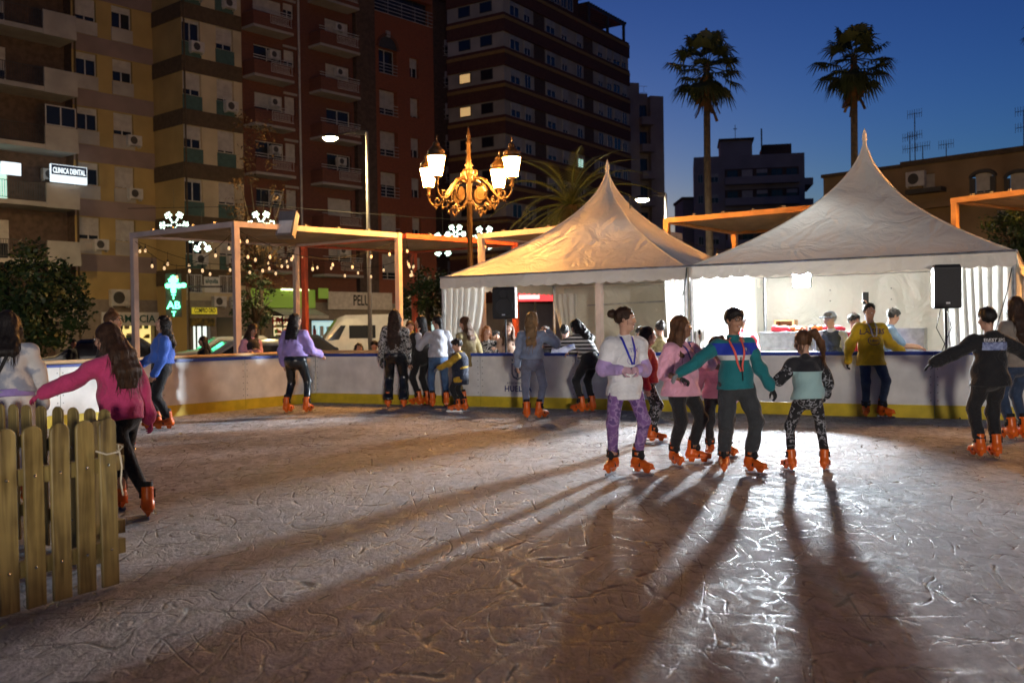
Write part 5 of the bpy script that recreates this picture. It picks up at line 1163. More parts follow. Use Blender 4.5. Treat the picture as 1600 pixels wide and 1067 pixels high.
def np_obj(name, vf, m, parent, smooth=True):
    vs_, fs_ = vf; me = bpy.data.meshes.new(name); n = len(fs_)
    me.vertices.add(len(vs_)); me.vertices.foreach_set('co', np.asarray(vs_, np.float32).ravel()); me.loops.add(n * 4); me.loops.foreach_set('vertex_index', np.asarray(fs_, np.int32).ravel())
    me.polygons.add(n); me.polygons.foreach_set('loop_start', np.arange(0, n * 4, 4, dtype=np.int32)); me.polygons.foreach_set('loop_total', np.full(n, 4, np.int32)); me.update(calc_edges=True); me.validate()
    me.materials.append(m)
    if smooth: me.polygons.foreach_set('use_smooth', [True] * len(me.polygons))
    return link(name, me, parent)
def unit(v): v = np.array(v, float); return v / (np.linalg.norm(v) + 1e-9)
def rot3(yaw=0, pitch=0, roll=0): return np.array(Matrix.Rotation(yaw, 3, 'Z') @ Matrix.Rotation(pitch, 3, 'X') @ Matrix.Rotation(roll, 3, 'Y'))
def cloth_disp(seed, amp, fz=34.0):
    r_ = np.random.RandomState(seed); ph = r_.uniform(0, 6.28, 6); sl = r_.uniform(-.5, .5, 2)
    return lambda X, Y, Z: amp * (np.sin(fz * (Z + sl[0] * X) + ph[0] + 2.1 * np.sin(11 * X + ph[1]) + 1.7 * np.sin(13 * Y + ph[2])) * .6 + np.sin(19 * Z + 15 * X * sl[1] + ph[3] + 2 * np.sin(9 * Y + ph[4] + 7 * X)) * .5)
SKINS = {'light': mat('skin_light', (.52, .30, .21), rough=.5, var=.06, vscale=14), 'tan': mat('skin_tan', (.40, .21, .13), rough=.5, var=.06, vscale=14), 'brown': mat('skin_brown', (.24, .12, .07), rough=.5, var=.06, vscale=14)}
def hair_mat(name, c):
    m = mat(name, c, rough=.55, spec=.3, var=.35, vscale=16); n, l = nodes_of(m); b = n['Principled BSDF']; tc = n.new('ShaderNodeTexCoord'); mp = n.new('ShaderNodeMapping'); mp.inputs['Scale'].default_value = (1, 1, .10); l.new(tc.outputs['Object'], mp.inputs[0])
    nz = n.new('ShaderNodeTexNoise'); nz.inputs['Scale'].default_value = 110; nz.inputs['Detail'].default_value = 2; l.new(mp.outputs[0], nz.inputs['Vector']); bp = n.new('ShaderNodeBump'); bp.inputs['Strength'].default_value = .8; bp.inputs['Distance'].default_value = .01; l.new(nz.outputs[0], bp.inputs['Height']); l.new(bp.outputs[0], b.inputs['Normal']); return m
H_BLACK = hair_mat('hair_black', (.012, .009, .008)); H_BROWN = hair_mat('hair_brown', (.035, .017, .009)); H_CHEST = hair_mat('hair_chestnut', (.085, .038, .016)); H_BLOND = hair_mat('hair_ashblond', (.20, .12, .055)); H_GREY = hair_mat('hair_grey', (.25, .24, .23)); H_GINGER = hair_mat('hair_ginger', (.28, .10, .03))
M_EYEW = mat('eye_white', (.6, .58, .55), rough=.2, var=0); M_IRIS = mat('iris_dark', (.012, .008, .006), rough=.15, var=0); M_LIP = mat('lips', (.30, .09, .075), rough=.4, var=.05); M_TEETH = mat('teeth', (.7, .68, .62), rough=.25, var=0)
# rental ice skate: orange shell, black liner and straps, holder and blade; toe towards -y, sole at z = 0
def make_skate():
    f = Field(); f.cone((0, .055, .13), (0, .036, .262), .049, .052, .03).cone((0, .06, .115), (0, -.05, .103), .045, .040, .03).cone((0, -.05, .10), (0, -.14, .096), .040, .033, .03)
    f.ell((0, .075, .10), (.040, .042, .045)); boot = f.mesh(.008, cuts=[((0, 0, .078), (0, 0, -1)), ((0, 0, .262), (0, -.12, 1))])
    f = Field(); f.cone((0, .05, .17), (0, .032, .30), .043, .046, .02); f.ell((0, -.012, .20), (.026, .035, .06), rot3(0, -.35)); liner = f.mesh(.008, cuts=[((0, 0, .30), (0, -.15, 1)), ((0, 0, .13), (0, 0, -1))])
    m1 = MB(); m1.box(-.034, .034, -.165, .112, .066, .082)
    for y0, y1 in ((-.125, -.05), (.01, .085)): m1.add([(-.026, y0, .067), (.026, y0, .067), (.026, y1, .067), (-.026, y1, .067), (-.007, y0 + .012, .026), (.007, y0 + .012, .026), (.007, y1 - .012, .026), (-.007, y1 - .012, .026)], [(0, 1, 5, 4), (1, 2, 6, 5), (2, 3, 7, 6), (3, 0, 4, 7), (4, 5, 6, 7)])
    m2 = MB(); m2.prism([(-.175, .034), (-.190, .016), (-.165, .001), (.11, .001), (.130, .012), (.125, .034)], -.003, .003); m2.v = [(y, x, z) for x, y, z in m2.v]
    m3 = MB()
    for z, y, w in ((.235, .045, .056), (.185, .035, .055)):
        m3.tube([(w * math.cos(a), y - (w + .012) * math.sin(a), z - .008 * math.sin(a)) for a in [math.pi * k / 10 for k in range(11)]], .011, 6)
    m3.tube([(.045 * math.cos(a), -.03 - .01 * math.sin(a), .085 + .052 * math.sin(a)) for a in [math.pi * k / 10 for k in range(11)]], .010, 6)
    m3.box(.05, .062, .03, .055, .175, .245); m3.box(-.062, -.05, .03, .055, .175, .245)
    return boot, liner, m1.mesh('holder', M_ORANGE), m2.mesh('blade', mat('blade_steel', (.6, .6, .62), rough=.2, metal=1.0, var=0)), m3.mesh('straps', M_BLACKP, True)
_bt, _ln, SK_H, SK_B, SK_S = make_skate()
SK_BOOT = np_obj('ice_skate', _bt, M_ORANGE, None); SK_LIN = np_obj('liner', _ln, M_BLACKP, None); _b, _l = SK_BOOT.data, SK_LIN.data; bpy.data.objects.remove(SK_BOOT); bpy.data.objects.remove(SK_LIN)
def add_skate(root, pos, yaw, pitch=0.0, roll=0.0, sc=1.0):
    b = link('ice_skate', _b, root); b.location = pos; b.rotation_euler = Euler((pitch, roll, yaw), 'XYZ'); b.scale = (sc, sc, sc)
    for nm, me in (('liner', _l), ('blade_holder', SK_H), ('blade', SK_B), ('strap', SK_S)): link(nm, me, b)
    return b
def hand_field(w, d, nrm, side, curl, sc):
    """fingers of unequal length curling towards nrm; thumb leaves the side of the palm"""
    f = Field(); d = unit(d); nrm = unit(np.array(nrm) - d * np.dot(nrm, d)); sd = np.cross(d, nrm) * side; w = np.array(w)
    pc_ = w + d * .05 * sc; Rm = np.stack([sd, d, nrm], 1); f.ell(pc_, np.array((.040, .052, .017)) * sc, Rm, .012); f.cone(w - d * .03 * sc, w + d * .02 * sc, .025 * sc, .026 * sc, .02)
    for k, (x, L) in enumerate(((.029, .068), (.010, .078), (-.010, .072), (-.028, .056))):
        p = w + d * (.088 - .004 * abs(k - 1)) * sc + sd * x * sc; a = curl * (1 + .08 * k); pts = [p]; ang = a * .6
        for j, fr in enumerate((.45, .32, .23)): p = p + (d * math.cos(ang) + nrm * math.sin(ang)) * L * fr * sc; pts.append(p); ang += a * .8
        f.chain(pts, [.0095 * sc, .009 * sc, .0085 * sc, .007 * sc], .005)
    t0 = w + d * .03 * sc + sd * .03 * sc; t1 = t0 + (sd * .75 + d * .65 + nrm * .35) * .042 * sc; t2 = t1 + (d * .85 + nrm * (.3 + .4 * curl) + sd * .1) * .034 * sc
    return f.chain([t0, t1, t2], [.014 * sc, .011 * sc, .008 * sc], .010)
def merge(parts):
    vs_, fs_, o = [], [], 0
    for v, q in parts:
        if len(v) == 0: continue
        vs_.append(v); fs_.append(q + o); o += len(v)
    return np.concatenate(vs_), np.concatenate(fs_)
def ik(a, b, l1, l2, hint):
    a, b = np.array(a, float), np.array(b, float); d = b - a; L = min(np.linalg.norm(d), (l1 + l2) * .999); d = unit(d); x = (l1 * l1 - l2 * l2 + L * L) / (2 * L); h = math.sqrt(max(0, l1 * l1 - x * x)); hn = unit(np.array(hint) - d * np.dot(hint, d)); return a + d * x + hn * h
PEOPLE = []; HANDS = {}
def person(label, pos, h=1.6, face=0, lean=(0, 0), feet=None, arms=None, head=None, skin='light', hair=None, hairm=None, top=None, low=None, gloves=(None, None), vox=.014, skates=True, smile=0, pelvis=(0, 0, 0), palms=None, curls=(.7, .7), extra=None, group=None, girth=1.0, name='person', lift=(0, 0), sit=0):
    root = thing(name, label, 'person', (pos[0], pos[1], 0 if skates else pos[2]), R(face), group); sk = .065 if skates else 0.0
    Wm = np.array(Matrix.Rotation(-R(face), 3, 'Z')); wl = lambda v: Wm @ np.array(v, float)
    # feet, arms, lean and pelvis are given along the picture's axes (x right, y away, z up); headings as 0 = to the camera, 90 = to the right
    if feet is None: feet = (((-.095, 0), 0), ((.095, 0), 0))
    else: feet = tuple((tuple(wl((p_[0], p_[1], 0))[:2]), a_ - face) for p_, a_ in feet)
    if feet[0][0][0] > feet[1][0][0]: feet = (feet[1], feet[0])
    if arms is None: arms = (((-.22, .02, -1), (-.06, -.16, -1)), ((.22, .02, -1), (.06, -.16, -1)))
    else: arms = tuple((wl(u_), wl(f_)) for u_, f_ in arms)
    if palms: palms = tuple(wl(q_) for q_ in palms)
    pelvis = tuple(wl(pelvis)); head = (0, 0, 0) if head is None else (head[0] - face, head[1], head[2])
    H_ = h; hz = .525 * H_ + sk + pelvis[2]; P0 = np.array((pelvis[0], pelvis[1], hz)); fwd = np.array((0, -1., 0))
    lu = wl((math.tan(lean[0]), math.tan(lean[1]), 1)); Rl = np.array(Vector((0, 0, 1)).rotation_difference(Vector(lu)).to_matrix())
    up = Rl @ np.array((0, 0, 1.)); rt = Rl @ np.array((1., 0, 0)); fw = Rl @ fwd; g = girth
    tl = .295 * H_; N0 = P0 + up * tl; chest = P0 + up * tl * .68; waist = P0 + up * tl * .28; hw = .058 * H_ * g; shw = .102 * H_
    nk = N0 + up * .03 * H_ + fw * .005; hs = max(.92, min(1.04, .70 + .2 * H_)); Rh = Rl @ rot3(R(head[0]), R(head[1]), R(head[2]))
    hu, hr_, hf = Rh @ np.array((0, 0, 1.)), Rh @ np.array((1., 0, 0)), Rh @ fwd
    hb = nk + up * .028 * H_ + fw * .012; hc = hb + hu * .105 * hs + hf * .012
    # legs
    J = []
    for i, ((fx, fy), fyaw) in enumerate(feet):
        sg = -1 if i == 0 else 1; hip = P0 + np.array((sg * hw * .95, 0, -.01)); an = np.array((fx, fy, .055 * H_ * .9 + sk + .02 + lift[i])); fy_ = R(fyaw); toe = np.array((math.sin(fy_), -math.cos(fy_), 0)); kn = ik(hip, an, .245 * H_, .245 * H_, toe + fwd * .5 + np.array((sg * .12, 0, 0)))
        J.append((hip, kn, an, fy_))
    A = []
    for i, (u_, fo) in enumerate(arms):
        sg = -1 if i == 0 else 1; sh = N0 + rt * sg * shw - up * .035 * H_; el = sh + unit(u_) * .172 * H_; wr_ = el + unit(fo) * .150 * H_; A.append((sh, el, wr_, unit(fo)))
    # ---- body: one surface
    f = Field()
    f.cone(P0, waist, .088 * H_ * .98 * g, .074 * H_ * g, .05).cone(waist, chest, .074 * H_ * g, .085 * H_ * g, .05).cone(chest + rt * .03, N0 + rt * shw * .55 - up * .03 * H_, .06 * H_, .042 * H_, .05).cone(chest - rt * .03, N0 - rt * shw * .55 - up * .03 * H_, .06 * H_, .042 * H_, .05)
    f.cone(N0 - up * .03, hb + hu * .03, .036 * H_ * .95, .031 * H_ * .98, .025)
    for hip, kn, an, _ in J: f.chain([hip, kn, an], [.052 * H_ * g, .036 * H_, .026 * H_], .03)
    for sh, el, wr_, fo in A: f.chain([sh, el, wr_], [.032 * H_, .026 * H_, .018 * H_], .025)
    bodyv = f.mesh(max(vox, .016))
    f = Field(); f.cone(N0 - up * .02, hb + hu * .03, .036 * H_ * .9, .031 * H_ * .98, .02)
    f.ell(hc + hu * .025 * hs - hf * .012 * hs, np.array((.073, .092, .088)) * hs, Rh, .03); f.ell(hc - hu * .03 * hs + hf * .018 * hs, np.array((.058, .066, .085)) * hs, Rh, .03); f.ell(hc - hu * .092 * hs + hf * .052 * hs, np.array((.027, .022, .02)) * hs, Rh, .035)
    f.cone(hc + hf * .082 * hs + hu * .012 * hs, hc + hf * .094 * hs - hu * .026 * hs, .008 * hs, .0135 * hs, .014)
    for sg in (-1, 1):
        f.ell(hc + hr_ * sg * .030 * hs + hf * .094 * hs + hu * .013 * hs, np.array((.017, .011, .010)) * hs, Rh, .014, sub=True); f.ell(hc + hr_ * sg * .075 * hs - hf * .006 * hs, np.array((.009, .017, .028)) * hs, Rh, .006); f.ell(hc + hr_ * sg * .04 * hs + hf * .062 * hs - hu * .025 * hs, np.array((.024, .022, .022)) * hs, Rh, .03)
    headv = f.mesh(min(vox, .010) if skates else .012)
    skm = SKINS[skin]; hv = [bodyv, headv]; gl = []
    for i, (sh, el, wr_, fo) in enumerate(A):
        pn = np.array(palms[i]) if palms else (np.array((-(-1 if i == 0 else 1) * 1.0, -.2, 0)) if abs(fo[2]) > .6 else np.array((0, -.3, -1.)))
        hm_ = hand_field(wr_, fo, pn, (-1 if i == 0 else 1), curls[i], .92 * H_ / 1.6 if H_ > 1.3 else .8).mesh(.006 if skates else .008)
        (gl if gloves[i] else hv).append((i, hm_) if gloves[i] else hm_)
    np_obj('body', merge(hv), skm, root)
    for i, hm_ in gl: np_obj('glove', hm_, gloves[i], root)
    # ---- face
    for sg in (-1, 1):
        e = Field(); ec = hc + hr_ * sg * .030 * hs + hf * .0795 * hs + hu * .013 * hs
        eo = np_obj('eye', Field().ell(ec, np.array((.0145, .010, .0085)) * hs, Rh, .002).mesh(.0035), M_EYEW, root); np_obj('iris', Field().ell(ec + hf * .0065 * hs, np.array((.0075, .0045, .0085)) * hs, Rh, .002).mesh(.003), M_IRIS, eo)
        np_obj('eyebrow', Field().cone(hc + hr_ * sg * .014 * hs + hf * .093 * hs + hu * .032 * hs, hc + hr_ * sg * .046 * hs + hf * .080 * hs + hu * .035 * hs, .005 * hs, .0035 * hs, .002).mesh(.004), hairm or H_BLACK, root)
    mz = -.058; mf = Field(); pts = [hc + hr_ * x * hs + hf * (.0865 - 6.0 * x * x * (1.5 if smile else 1)) * hs + hu * (mz + smile * 9 * x * x) * hs for x in (-.026, -.013, 0, .013, .026)]
    mf.chain(pts, [.003, .0062, .007, .0062, .003], .003); np_obj('mouth', mf.mesh(.0035), M_LIP, root)
    if smile: np_obj('teeth', Field().chain([p + hf * .004 for p in pts[1:4]], [.0035, .0055, .0035], .002).mesh(.003), M_TEETH, root)
    # ---- trousers
    lw = low or {}; lm = lw.get('m', M_BLACKP); wd = lw.get('w', 1.08); f = Field(); rise = lw.get('rise', .30)
    f.cone(P0, P0 + up * tl * rise, .092 * H_ * g * 1.04, .078 * H_ * g * 1.04, .05)
    for i, (hip, kn, an, _) in enumerate(J):
        bt = lw.get('flare', 1.0); f.chain([hip, kn, an + np.array((0, 0, .02))], [.055 * H_ * wd * g, .039 * H_ * wd, .030 * H_ * wd * bt], .03)
        f.ell(hip + np.array((0, .028, -.005)), np.array((.058, .062, .07)) * H_ / 1.6 * g, None, .04)
    tro = np_obj('trousers', f.mesh(vox, cuts=[(P0 + up * tl * rise, up), ((0, 0, sk + lw.get('end', .14 if skates else .06)), (0, 0, -1))], disp=cloth_disp(len(PEOPLE), .0065 if wd > 1.12 else .003)), lm, root)
    # ---- top
    tp = top or {}; tm = tp.get('m', M_BLACKP); th = tp.get('t', .014); hem = tp.get('hem', -.02); f = Field(); bl = tp.get('loose', 1.0); sl = tp.get('sleeve', 1.0)
    f.cone(P0 + up * hem, waist, (.094 * H_ * g + th) * bl, (.078 * H_ * g + th) * bl, .06).cone(waist, chest, (.078 * H_ * g + th) * bl, .086 * H_ * g + th, .06).cone(chest + rt * .03, N0 + rt * shw * .62 - up * .035 * H_, .06 * H_ + th * .8, .040 * H_ + th * .5, .05).cone(chest - rt * .03, N0 - rt * shw * .62 - up * .035 * H_, .06 * H_ + th * .8, .040 * H_ + th * .5, .05)
    f.cone(N0 - up * .04, N0 + up * .012, .045 * H_, .040 * H_, .03)
    for sg in (-1, 1): f.cone(P0 + rt * sg * hw * .62 + up * hem, waist + rt * sg * .012 * H_, (.066 * H_ * g * max(1, wd * .94) + th) * bl, .064 * H_ * g + th, .05)
    slf = Field()
    for i, (sh, el, wr_, fo) in enumerate(A):
        t_ = slf; f.cone(sh, sh + (el - sh) * (.55 if tp.get('m2') is None else .25), .034 * H_ + th, .031 * H_ + th, .03)
        if tp.get('m2f'): mp_ = sh + (el - sh) * tp['m2f']; f.cone(sh, mp_, .036 * H_ + th, .034 * H_ + th, .03)
        if sl > .55: e2 = el + (wr_ - el) * ((sl - .5) / .5 * .98); t_.chain([sh if not tp.get('m2f') else sh + (el - sh) * tp['m2f'] * .8, el, e2], [.033 * H_ + th * .96, .028 * H_ + th * .9, .021 * H_ + th * .75], .03)
        elif sl > 0: t_.cone(sh, sh + (el - sh) * sl * 1.9, .037 * H_ + th, .036 * H_ + th, .03)
        if sl > .9: t_.cone(wr_ - fo * .035, wr_ - fo * .012, .022 * H_ + th * .9, .022 * H_ + th * .4, .01)
    if tp.get('hood'):
        hd = N0 - fw * .075 * H_ - up * .015; f.ell(hd, np.array((.085, .052, .075)) * H_ / 1.6 * 1.15, np.array(Rl), .03); f.chain([hd + rt * .08 + up * .03, N0 + fw * .05 + rt * .06 - up * .02, N0 + fw * .085 - up * .05], [.03, .026, .018], .03); f.chain([hd - rt * .08 + up * .03, N0 + fw * .05 - rt * .06 - up * .02, N0 + fw * .085 - up * .05], [.03, .026, .018], .03)
    dsp = cloth_disp(len(PEOPLE) + 50, tp.get('amp', .011)); tv = f.mesh(vox, cuts=[(P0 + up * hem, -up)], disp=dsp)
    if tp.get('m2') is None and sl > 0: tv = merge([tv, slf.mesh(vox, disp=dsp)])
    tops = np_obj(tp.get('n', 'sweater'), tv, tm, root)
    if tp.get('m2') is not None and sl > 0: np_obj('sleeves', slf.mesh(vox, disp=dsp), tp['m2'], root)
    if tp.get('rib'): np_obj('hem_band', Field().cone(P0 + up * (hem - .02), P0 + up * (hem + .045), (.094 * H_ * g + th) * bl * .985, (.094 * H_ * g + th) * bl * .985, .02).mesh(vox, cuts=[(P0 + up * (hem - .035), -up), (P0 + up * (hem + .03), up)]), tp['rib'], root)
    ctx = dict(root=root, P0=P0, N0=N0, up=up, rt=rt, fw=fw, hc=hc, hu=hu, hr=hr_, hf=hf, hs=hs, H=H_, A=A, J=J, hood=bool(tp.get('hood')), top=tops, chest=chest, waist=waist, vox=vox, Rh=Rh, Rl=Rl, g=g, hb=hb, tro=tro)
    if hair: make_hair(ctx, hair, hairm or H_BLACK)
    # ---- skates or shoes
    for i, (hip, kn, an, fy_) in enumerate(J):
        toe = np.array((math.sin(fy_), -math.cos(fy_), 0)); s_ = .93 * H_ / 1.6 if H_ > 1.2 else .78
        if skates: add_skate(root, (an[0] + toe[0] * .045 * s_, an[1] + toe[1] * .045 * s_, lift[i]), fy_, sc=s_ * 1.12)
        else: np_obj('shoe', Field().cone((an[0], an[1], .05), (an[0] + toe[0] * .15, an[1] + toe[1] * .15, .04), .045, .04, .02).mesh(.014, cuts=[((0, 0, .004), (0, 0, -1))]), M_BLACKP, root)
    HANDS[root.name] = [a_[2] + a_[3] * .07 for a_ in A]
    if extra: extra(ctx)
    PEOPLE.append(root); return ctx
def make_hair(c, style, hm):
    hc, hu, hr_, hf, hs, Rh, up, fw, rt, N0 = (c[k] for k in ('hc', 'hu', 'hr', 'hf', 'hs', 'Rh', 'up', 'fw', 'rt', 'N0')); H_ = c['H']; f = Field(); vox = min(c['vox'], .011)
    kind = style[0]; fr = 1.0
    f.ell(hc + hu * .032 * hs - hf * .020 * hs, np.array((.084, .100, .092)) * hs, Rh, .03)
    if kind in ('long', 'curly'):
        L = style[1]; w = style[2] if len(style) > 2 else 1.0; back = -fw
        ho = .055 if c['hood'] else 0.0; p0 = hc - hf * .055 * hs; p1 = N0 - fw * (.055 * H_ + ho) + up * .02; p2 = N0 - fw * (.085 * H_ + ho) - up * L * .5; p3 = N0 - fw * (.078 * H_ + ho * .6) - up * L
        for x, ww in ((-.055, .9), (0, 1.05), (.055, .9)):
            x *= w; f.chain([p0 + hr_ * x * .7, p1 + rt * x * 1.15, p2 + rt * x * 1.2, p3 + rt * x * .95], [.062 * w, .056 * w * ww, .050 * w * ww, .020], .03)
        for sg in (-1, 1): f.chain([hc + hr_ * sg * .070 * hs + hu * .03, hc + hr_ * sg * .083 * hs - hu * .06 * hs - hf * .03, N0 + rt * sg * .078 + up * .02 - fw * .01], [.026, .034 * w, .030 * w], .03)
        if len(style) > 3:
            for sg in style[3]: f.chain([hc + hr_ * sg * .080 * hs - hu * .02 - hf * .01, N0 + rt * sg * .09 + fw * .05 + up * .02, N0 + rt * sg * .085 + fw * .095 - up * .12, N0 + rt * sg * .075 + fw * .10 - up * .24], [.03, .034, .03, .012], .03)
    elif kind == 'pony':
        d = style[1]; p = hc + hu * .055 * hs - hf * .10 * hs; f.ell(p, (.03, .03, .03), None, .02); f.chain([p, p - hf * .07 + hu * .01 + rt * d[0] * .3, p - hf * .09 - up * .10 + rt * d[0] * .8 + fw * d[1], p - hf * .06 - up * d[2] + rt * d[0] * 1.2 + fw * d[1]], [.028, .036, .034, .012], .02)
    elif kind == 'bun': p = hc + hu * style[1] * hs - hf * style[2] * hs; f.ell(p, np.array((.046, .046, .044)), None, .012); f.ell(p + hr_ * .02 + hu * .018, np.array((.026, .03, .026)), None, .012)
    elif kind == 'braid': p = hc - hf * .09 * hs; pts = [p - up * .045 * k - fw * (-.012 * min(k, 3)) * -1 for k in range(9)]; f.chain(pts, [.034 + .006 * (k % 2) for k in range(8)] + [.012], .015)
    elif kind == 'short': f.ell(hc + hu * .065 * hs + hf * .025 * hs, np.array((.074, .074, .052)) * hs, Rh, .03)
    amp = .010 if kind == 'curly' else (.006 if kind == 'short' else .0045); q = 46.0
    def dsp(X, Y, Z):
        if kind == 'curly': return amp * np.sin(62 * X + 3 * np.sin(40 * Z)) * np.sin(58 * Z + 2 * np.sin(37 * Y)) 
        return amp * np.sin(130 * X + 4 * np.sin(9 * Z)) * .5 + amp * np.sin(120 * Y + 5 * np.sin(8 * Z + 6 * X)) * .5
    # the face and neck stay clear
    f.ell(hc + hf * .105 * hs - hu * (.035 if kind != 'short' else .04) * hs, np.array((.066, .080, .090)) * hs, Rh, .018, sub=True)
    if kind in ('bun', 'pony', 'short', 'braid'):
        f.ell(hc - hu * .125 * hs + hf * .01 * hs, np.array((.12, .12, .066)) * hs, Rh, .015, sub=True)
    hv_ = f.mesh(vox, disp=dsp); ho_ = np_obj('hair', hv_, hm, c['root'])
    # loose strands break the outline
    vv = hv_[0]; rs_ = np.random.RandomState(len(PEOPLE) + 3); ctr = np.array(hc) + np.array(hu) * .02; nst = (420 if kind in ('long', 'curly') else 260) if c['vox'] < .017 else 90
    sel = vv[rs_.randint(0, len(vv), nst)]; mb = MB()
    for p in sel:
        rel = p - ctr; o_ = unit(rel * (1, 1, .25) if kind in ('long', 'curly') else rel); L_ = rs_.uniform(.05, .15) if kind in ('long', 'curly', 'pony') else rs_.uniform(.015, .035)
        w_ = np.cross(o_, (0, 0, 1.)); w_ = (unit(w_) if np.linalg.norm(w_) > .05 else np.array((1., 0, 0))) * .0022; jt = rs_.normal(0, .012, 3) if L_ > .04 else rs_.normal(0, .006, 3)
        if L_ > .04: q1 = p + o_ * .010 + np.array((0, 0, -L_ * .5)) + jt * .5; q2 = p + o_ * .008 + np.array((0, 0, -L_)) + jt * 1.3
        else: q1 = p + o_ * L_ * .5 + jt * .4; q2 = p + o_ * L_ + jt + np.array((0, 0, -L_ * .4))
        mb.add([tuple(p - w_), tuple(p + w_), tuple(q1 + w_), tuple(q1 - w_), tuple(q2)], [(0, 1, 2, 3), (3, 2, 4)])
    so_ = mb.obj('strands', hm, ho_, fix=False); so_['kind'] = 'stuff'
# ---- things worn
def strip_on(c, name, pts, w, m, lift=.011, target=None):
    """a narrow flat band laid on the garment along pts (x, z offsets from the chest in body frame)"""
    o = target or c['top']; me = o.data; bv = BVHTree.FromPolygons([v.co.copy() for v in me.vertices], [tuple(p.vertices) for p in me.polygons]); mb = MB(); vs_ = []
    fw, rt, up = (Vector(c[k]) for k in ('fw', 'rt', 'up')); ch = Vector(c['chest']); sd_ = -1 if name.startswith('back') else 1
    P_ = [Vector(p) for p in pts]; P_ = [P_[i].lerp(P_[i + 1], j / 4) for i in range(len(P_) - 1) for j in range(4)] + [P_[-1]]
    for i, p in enumerate(P_):
        t = (P_[min(i + 1, len(P_) - 1)] - P_[max(i - 1, 0)]).normalized(); nn = Vector((-t.y, t.x))
        for sg in (-1, 1):
            q = p.to_2d() + nn * w / 2 * sg; o_ = ch + rt * q.x + up * q.y + fw * .6 * sd_; hit = bv.ray_cast(o_, -fw * sd_); h_ = hit[0] if hit[0] is not None else ch + rt * q.x + up * q.y + fw * .1 * sd_; vs_.append(h_ + fw * lift * sd_)
    mb.add(vs_, [(2 * i, 2 * i + 1, 2 * i + 3, 2 * i + 2) for i in range(len(P_) - 1)]); mo = mb.obj(name.replace('back_', ''), m, c['root'], smooth=True, fix=False); md = mo.modifiers.new('s', 'SOLIDIFY'); md.thickness = .003; return mo
def lanyard(c, m, spread=.06, drop=-.16, x=0.0, name='lanyard'):
    strip_on(c, name, [(-spread, .17), (-spread * .95, .10), (-spread * .6 + x * .4, -.02), (x - .008, drop)], .020, m); strip_on(c, name, [(spread, .17), (spread * .95, .10), (spread * .6 + x * .4, -.02), (x + .008, drop)], .020, m)
def print_on(c, name, s, size, z, m, back=False, x0=0.0, lift=.006, verts=None, bold=True, stretch=1.0):
    vs_, fs_ = verts if verts else text_mesh(s, size, 0, bold); o = c['top']; bv = BVHTree.FromPolygons([v.co.copy() for v in o.data.vertices], [tuple(p.vertices) for p in o.data.polygons]); sg = -1 if back else 1
    fw, rt, up, ch = Vector(c['fw']), Vector(c['rt']), Vector(c['up']), Vector(c['chest']); out = []
    for x, y, zz in vs_:
        q = ch + rt * (x * stretch + x0) * (1 if not back else -1) + up * (z + zz); hit = bv.ray_cast(q + fw * .6 * sg, -fw * sg); out.append((hit[0] if hit[0] is not None else q + fw * .12 * sg) + fw * lift * sg)
    mb = MB(); mb.add(out, fs_); return mb.obj(name, m, c['root'], fix=False)
def grid_patch(w, h, n=8): 
    return [(-w / 2 + w * i / n, 0, h * j / n) for i in range(n + 1) for j in range(n + 1)], [(i * (n + 1) + j, (i + 1) * (n + 1) + j, (i + 1) * (n + 1) + j + 1, i * (n + 1) + j + 1) for i in range(n) for j in range(n)]
def disc_patch(r, n=20, z=0.0, inner=0.0):
    o = [(r * math.cos(k * 2 * math.pi / n), 0, z + r * .72 * math.sin(k * 2 * math.pi / n)) for k in range(n)]
    if inner: return o + [(x * inner, 0, z + (q - z) * inner) for x, y, q in o], [(k, (k + 1) % n, (k + 1) % n + n, k + n) for k in range(n)]
    return o + [(0, 0, z)], [(k, (k + 1) % n, n) for k in range(n)]
def glasses(c):
    hc, hr_, hf, hu, hs = (Vector(c[k]) if k != 'hs' else c[k] for k in ('hc', 'hr', 'hf', 'hu', 'hs')); m = MB()
    for sg in (-1, 1):
        ce = hc + hr_ * sg * .033 * hs + hf * .104 * hs + hu * .012 * hs; m.tube([ce + hr_ * .024 * math.cos(a) + hu * .018 * math.sin(a) for a in [k * math.pi / 8 for k in range(17)]], .0028, 5, False)
        m.tube([ce + hr_ * sg * .024 + hu * .006, hc + hr_ * sg * .078 * hs + hf * .03 + hu * .012, hc + hr_ * sg * .08 * hs - hf * .01 + hu * .006], .0025, 5)
    m.tube([hc + hr_ * -.010 + hf * .106 * hs + hu * .016, hc + hr_ * .010 + hf * .106 * hs + hu * .016], .0028, 5); m.obj('glasses', M_SPK, c['root'])
def vest(c, m, hem=-.05, sleeveless=True, name='vest', extra=.012):
    H_, g = c['H'], c['g']; P0, up, rt, N0, ch, wa = (c[k] for k in ('P0', 'up', 'rt', 'N0', 'chest', 'waist')); shw = .102 * H_; f = Field(); e = extra + .014
    f.cone(P0 + up * hem, wa, .096 * H_ * g + e, .080 * H_ * g + e, .06).cone(wa, ch, .080 * H_ * g + e, .088 * H_ * g + e, .06)
    for sg in (-1, 1): f.cone(ch + rt * .03 * sg, N0 + rt * shw * .55 * sg - up * .035 * H_, .062 * H_ + e * .8, .044 * H_ + e * .5, .05)
    return np_obj(name, f.mesh(c['vox'], cuts=[(P0 + up * hem, -up)], disp=cloth_disp(7, .006, 60)), m, c['root'])
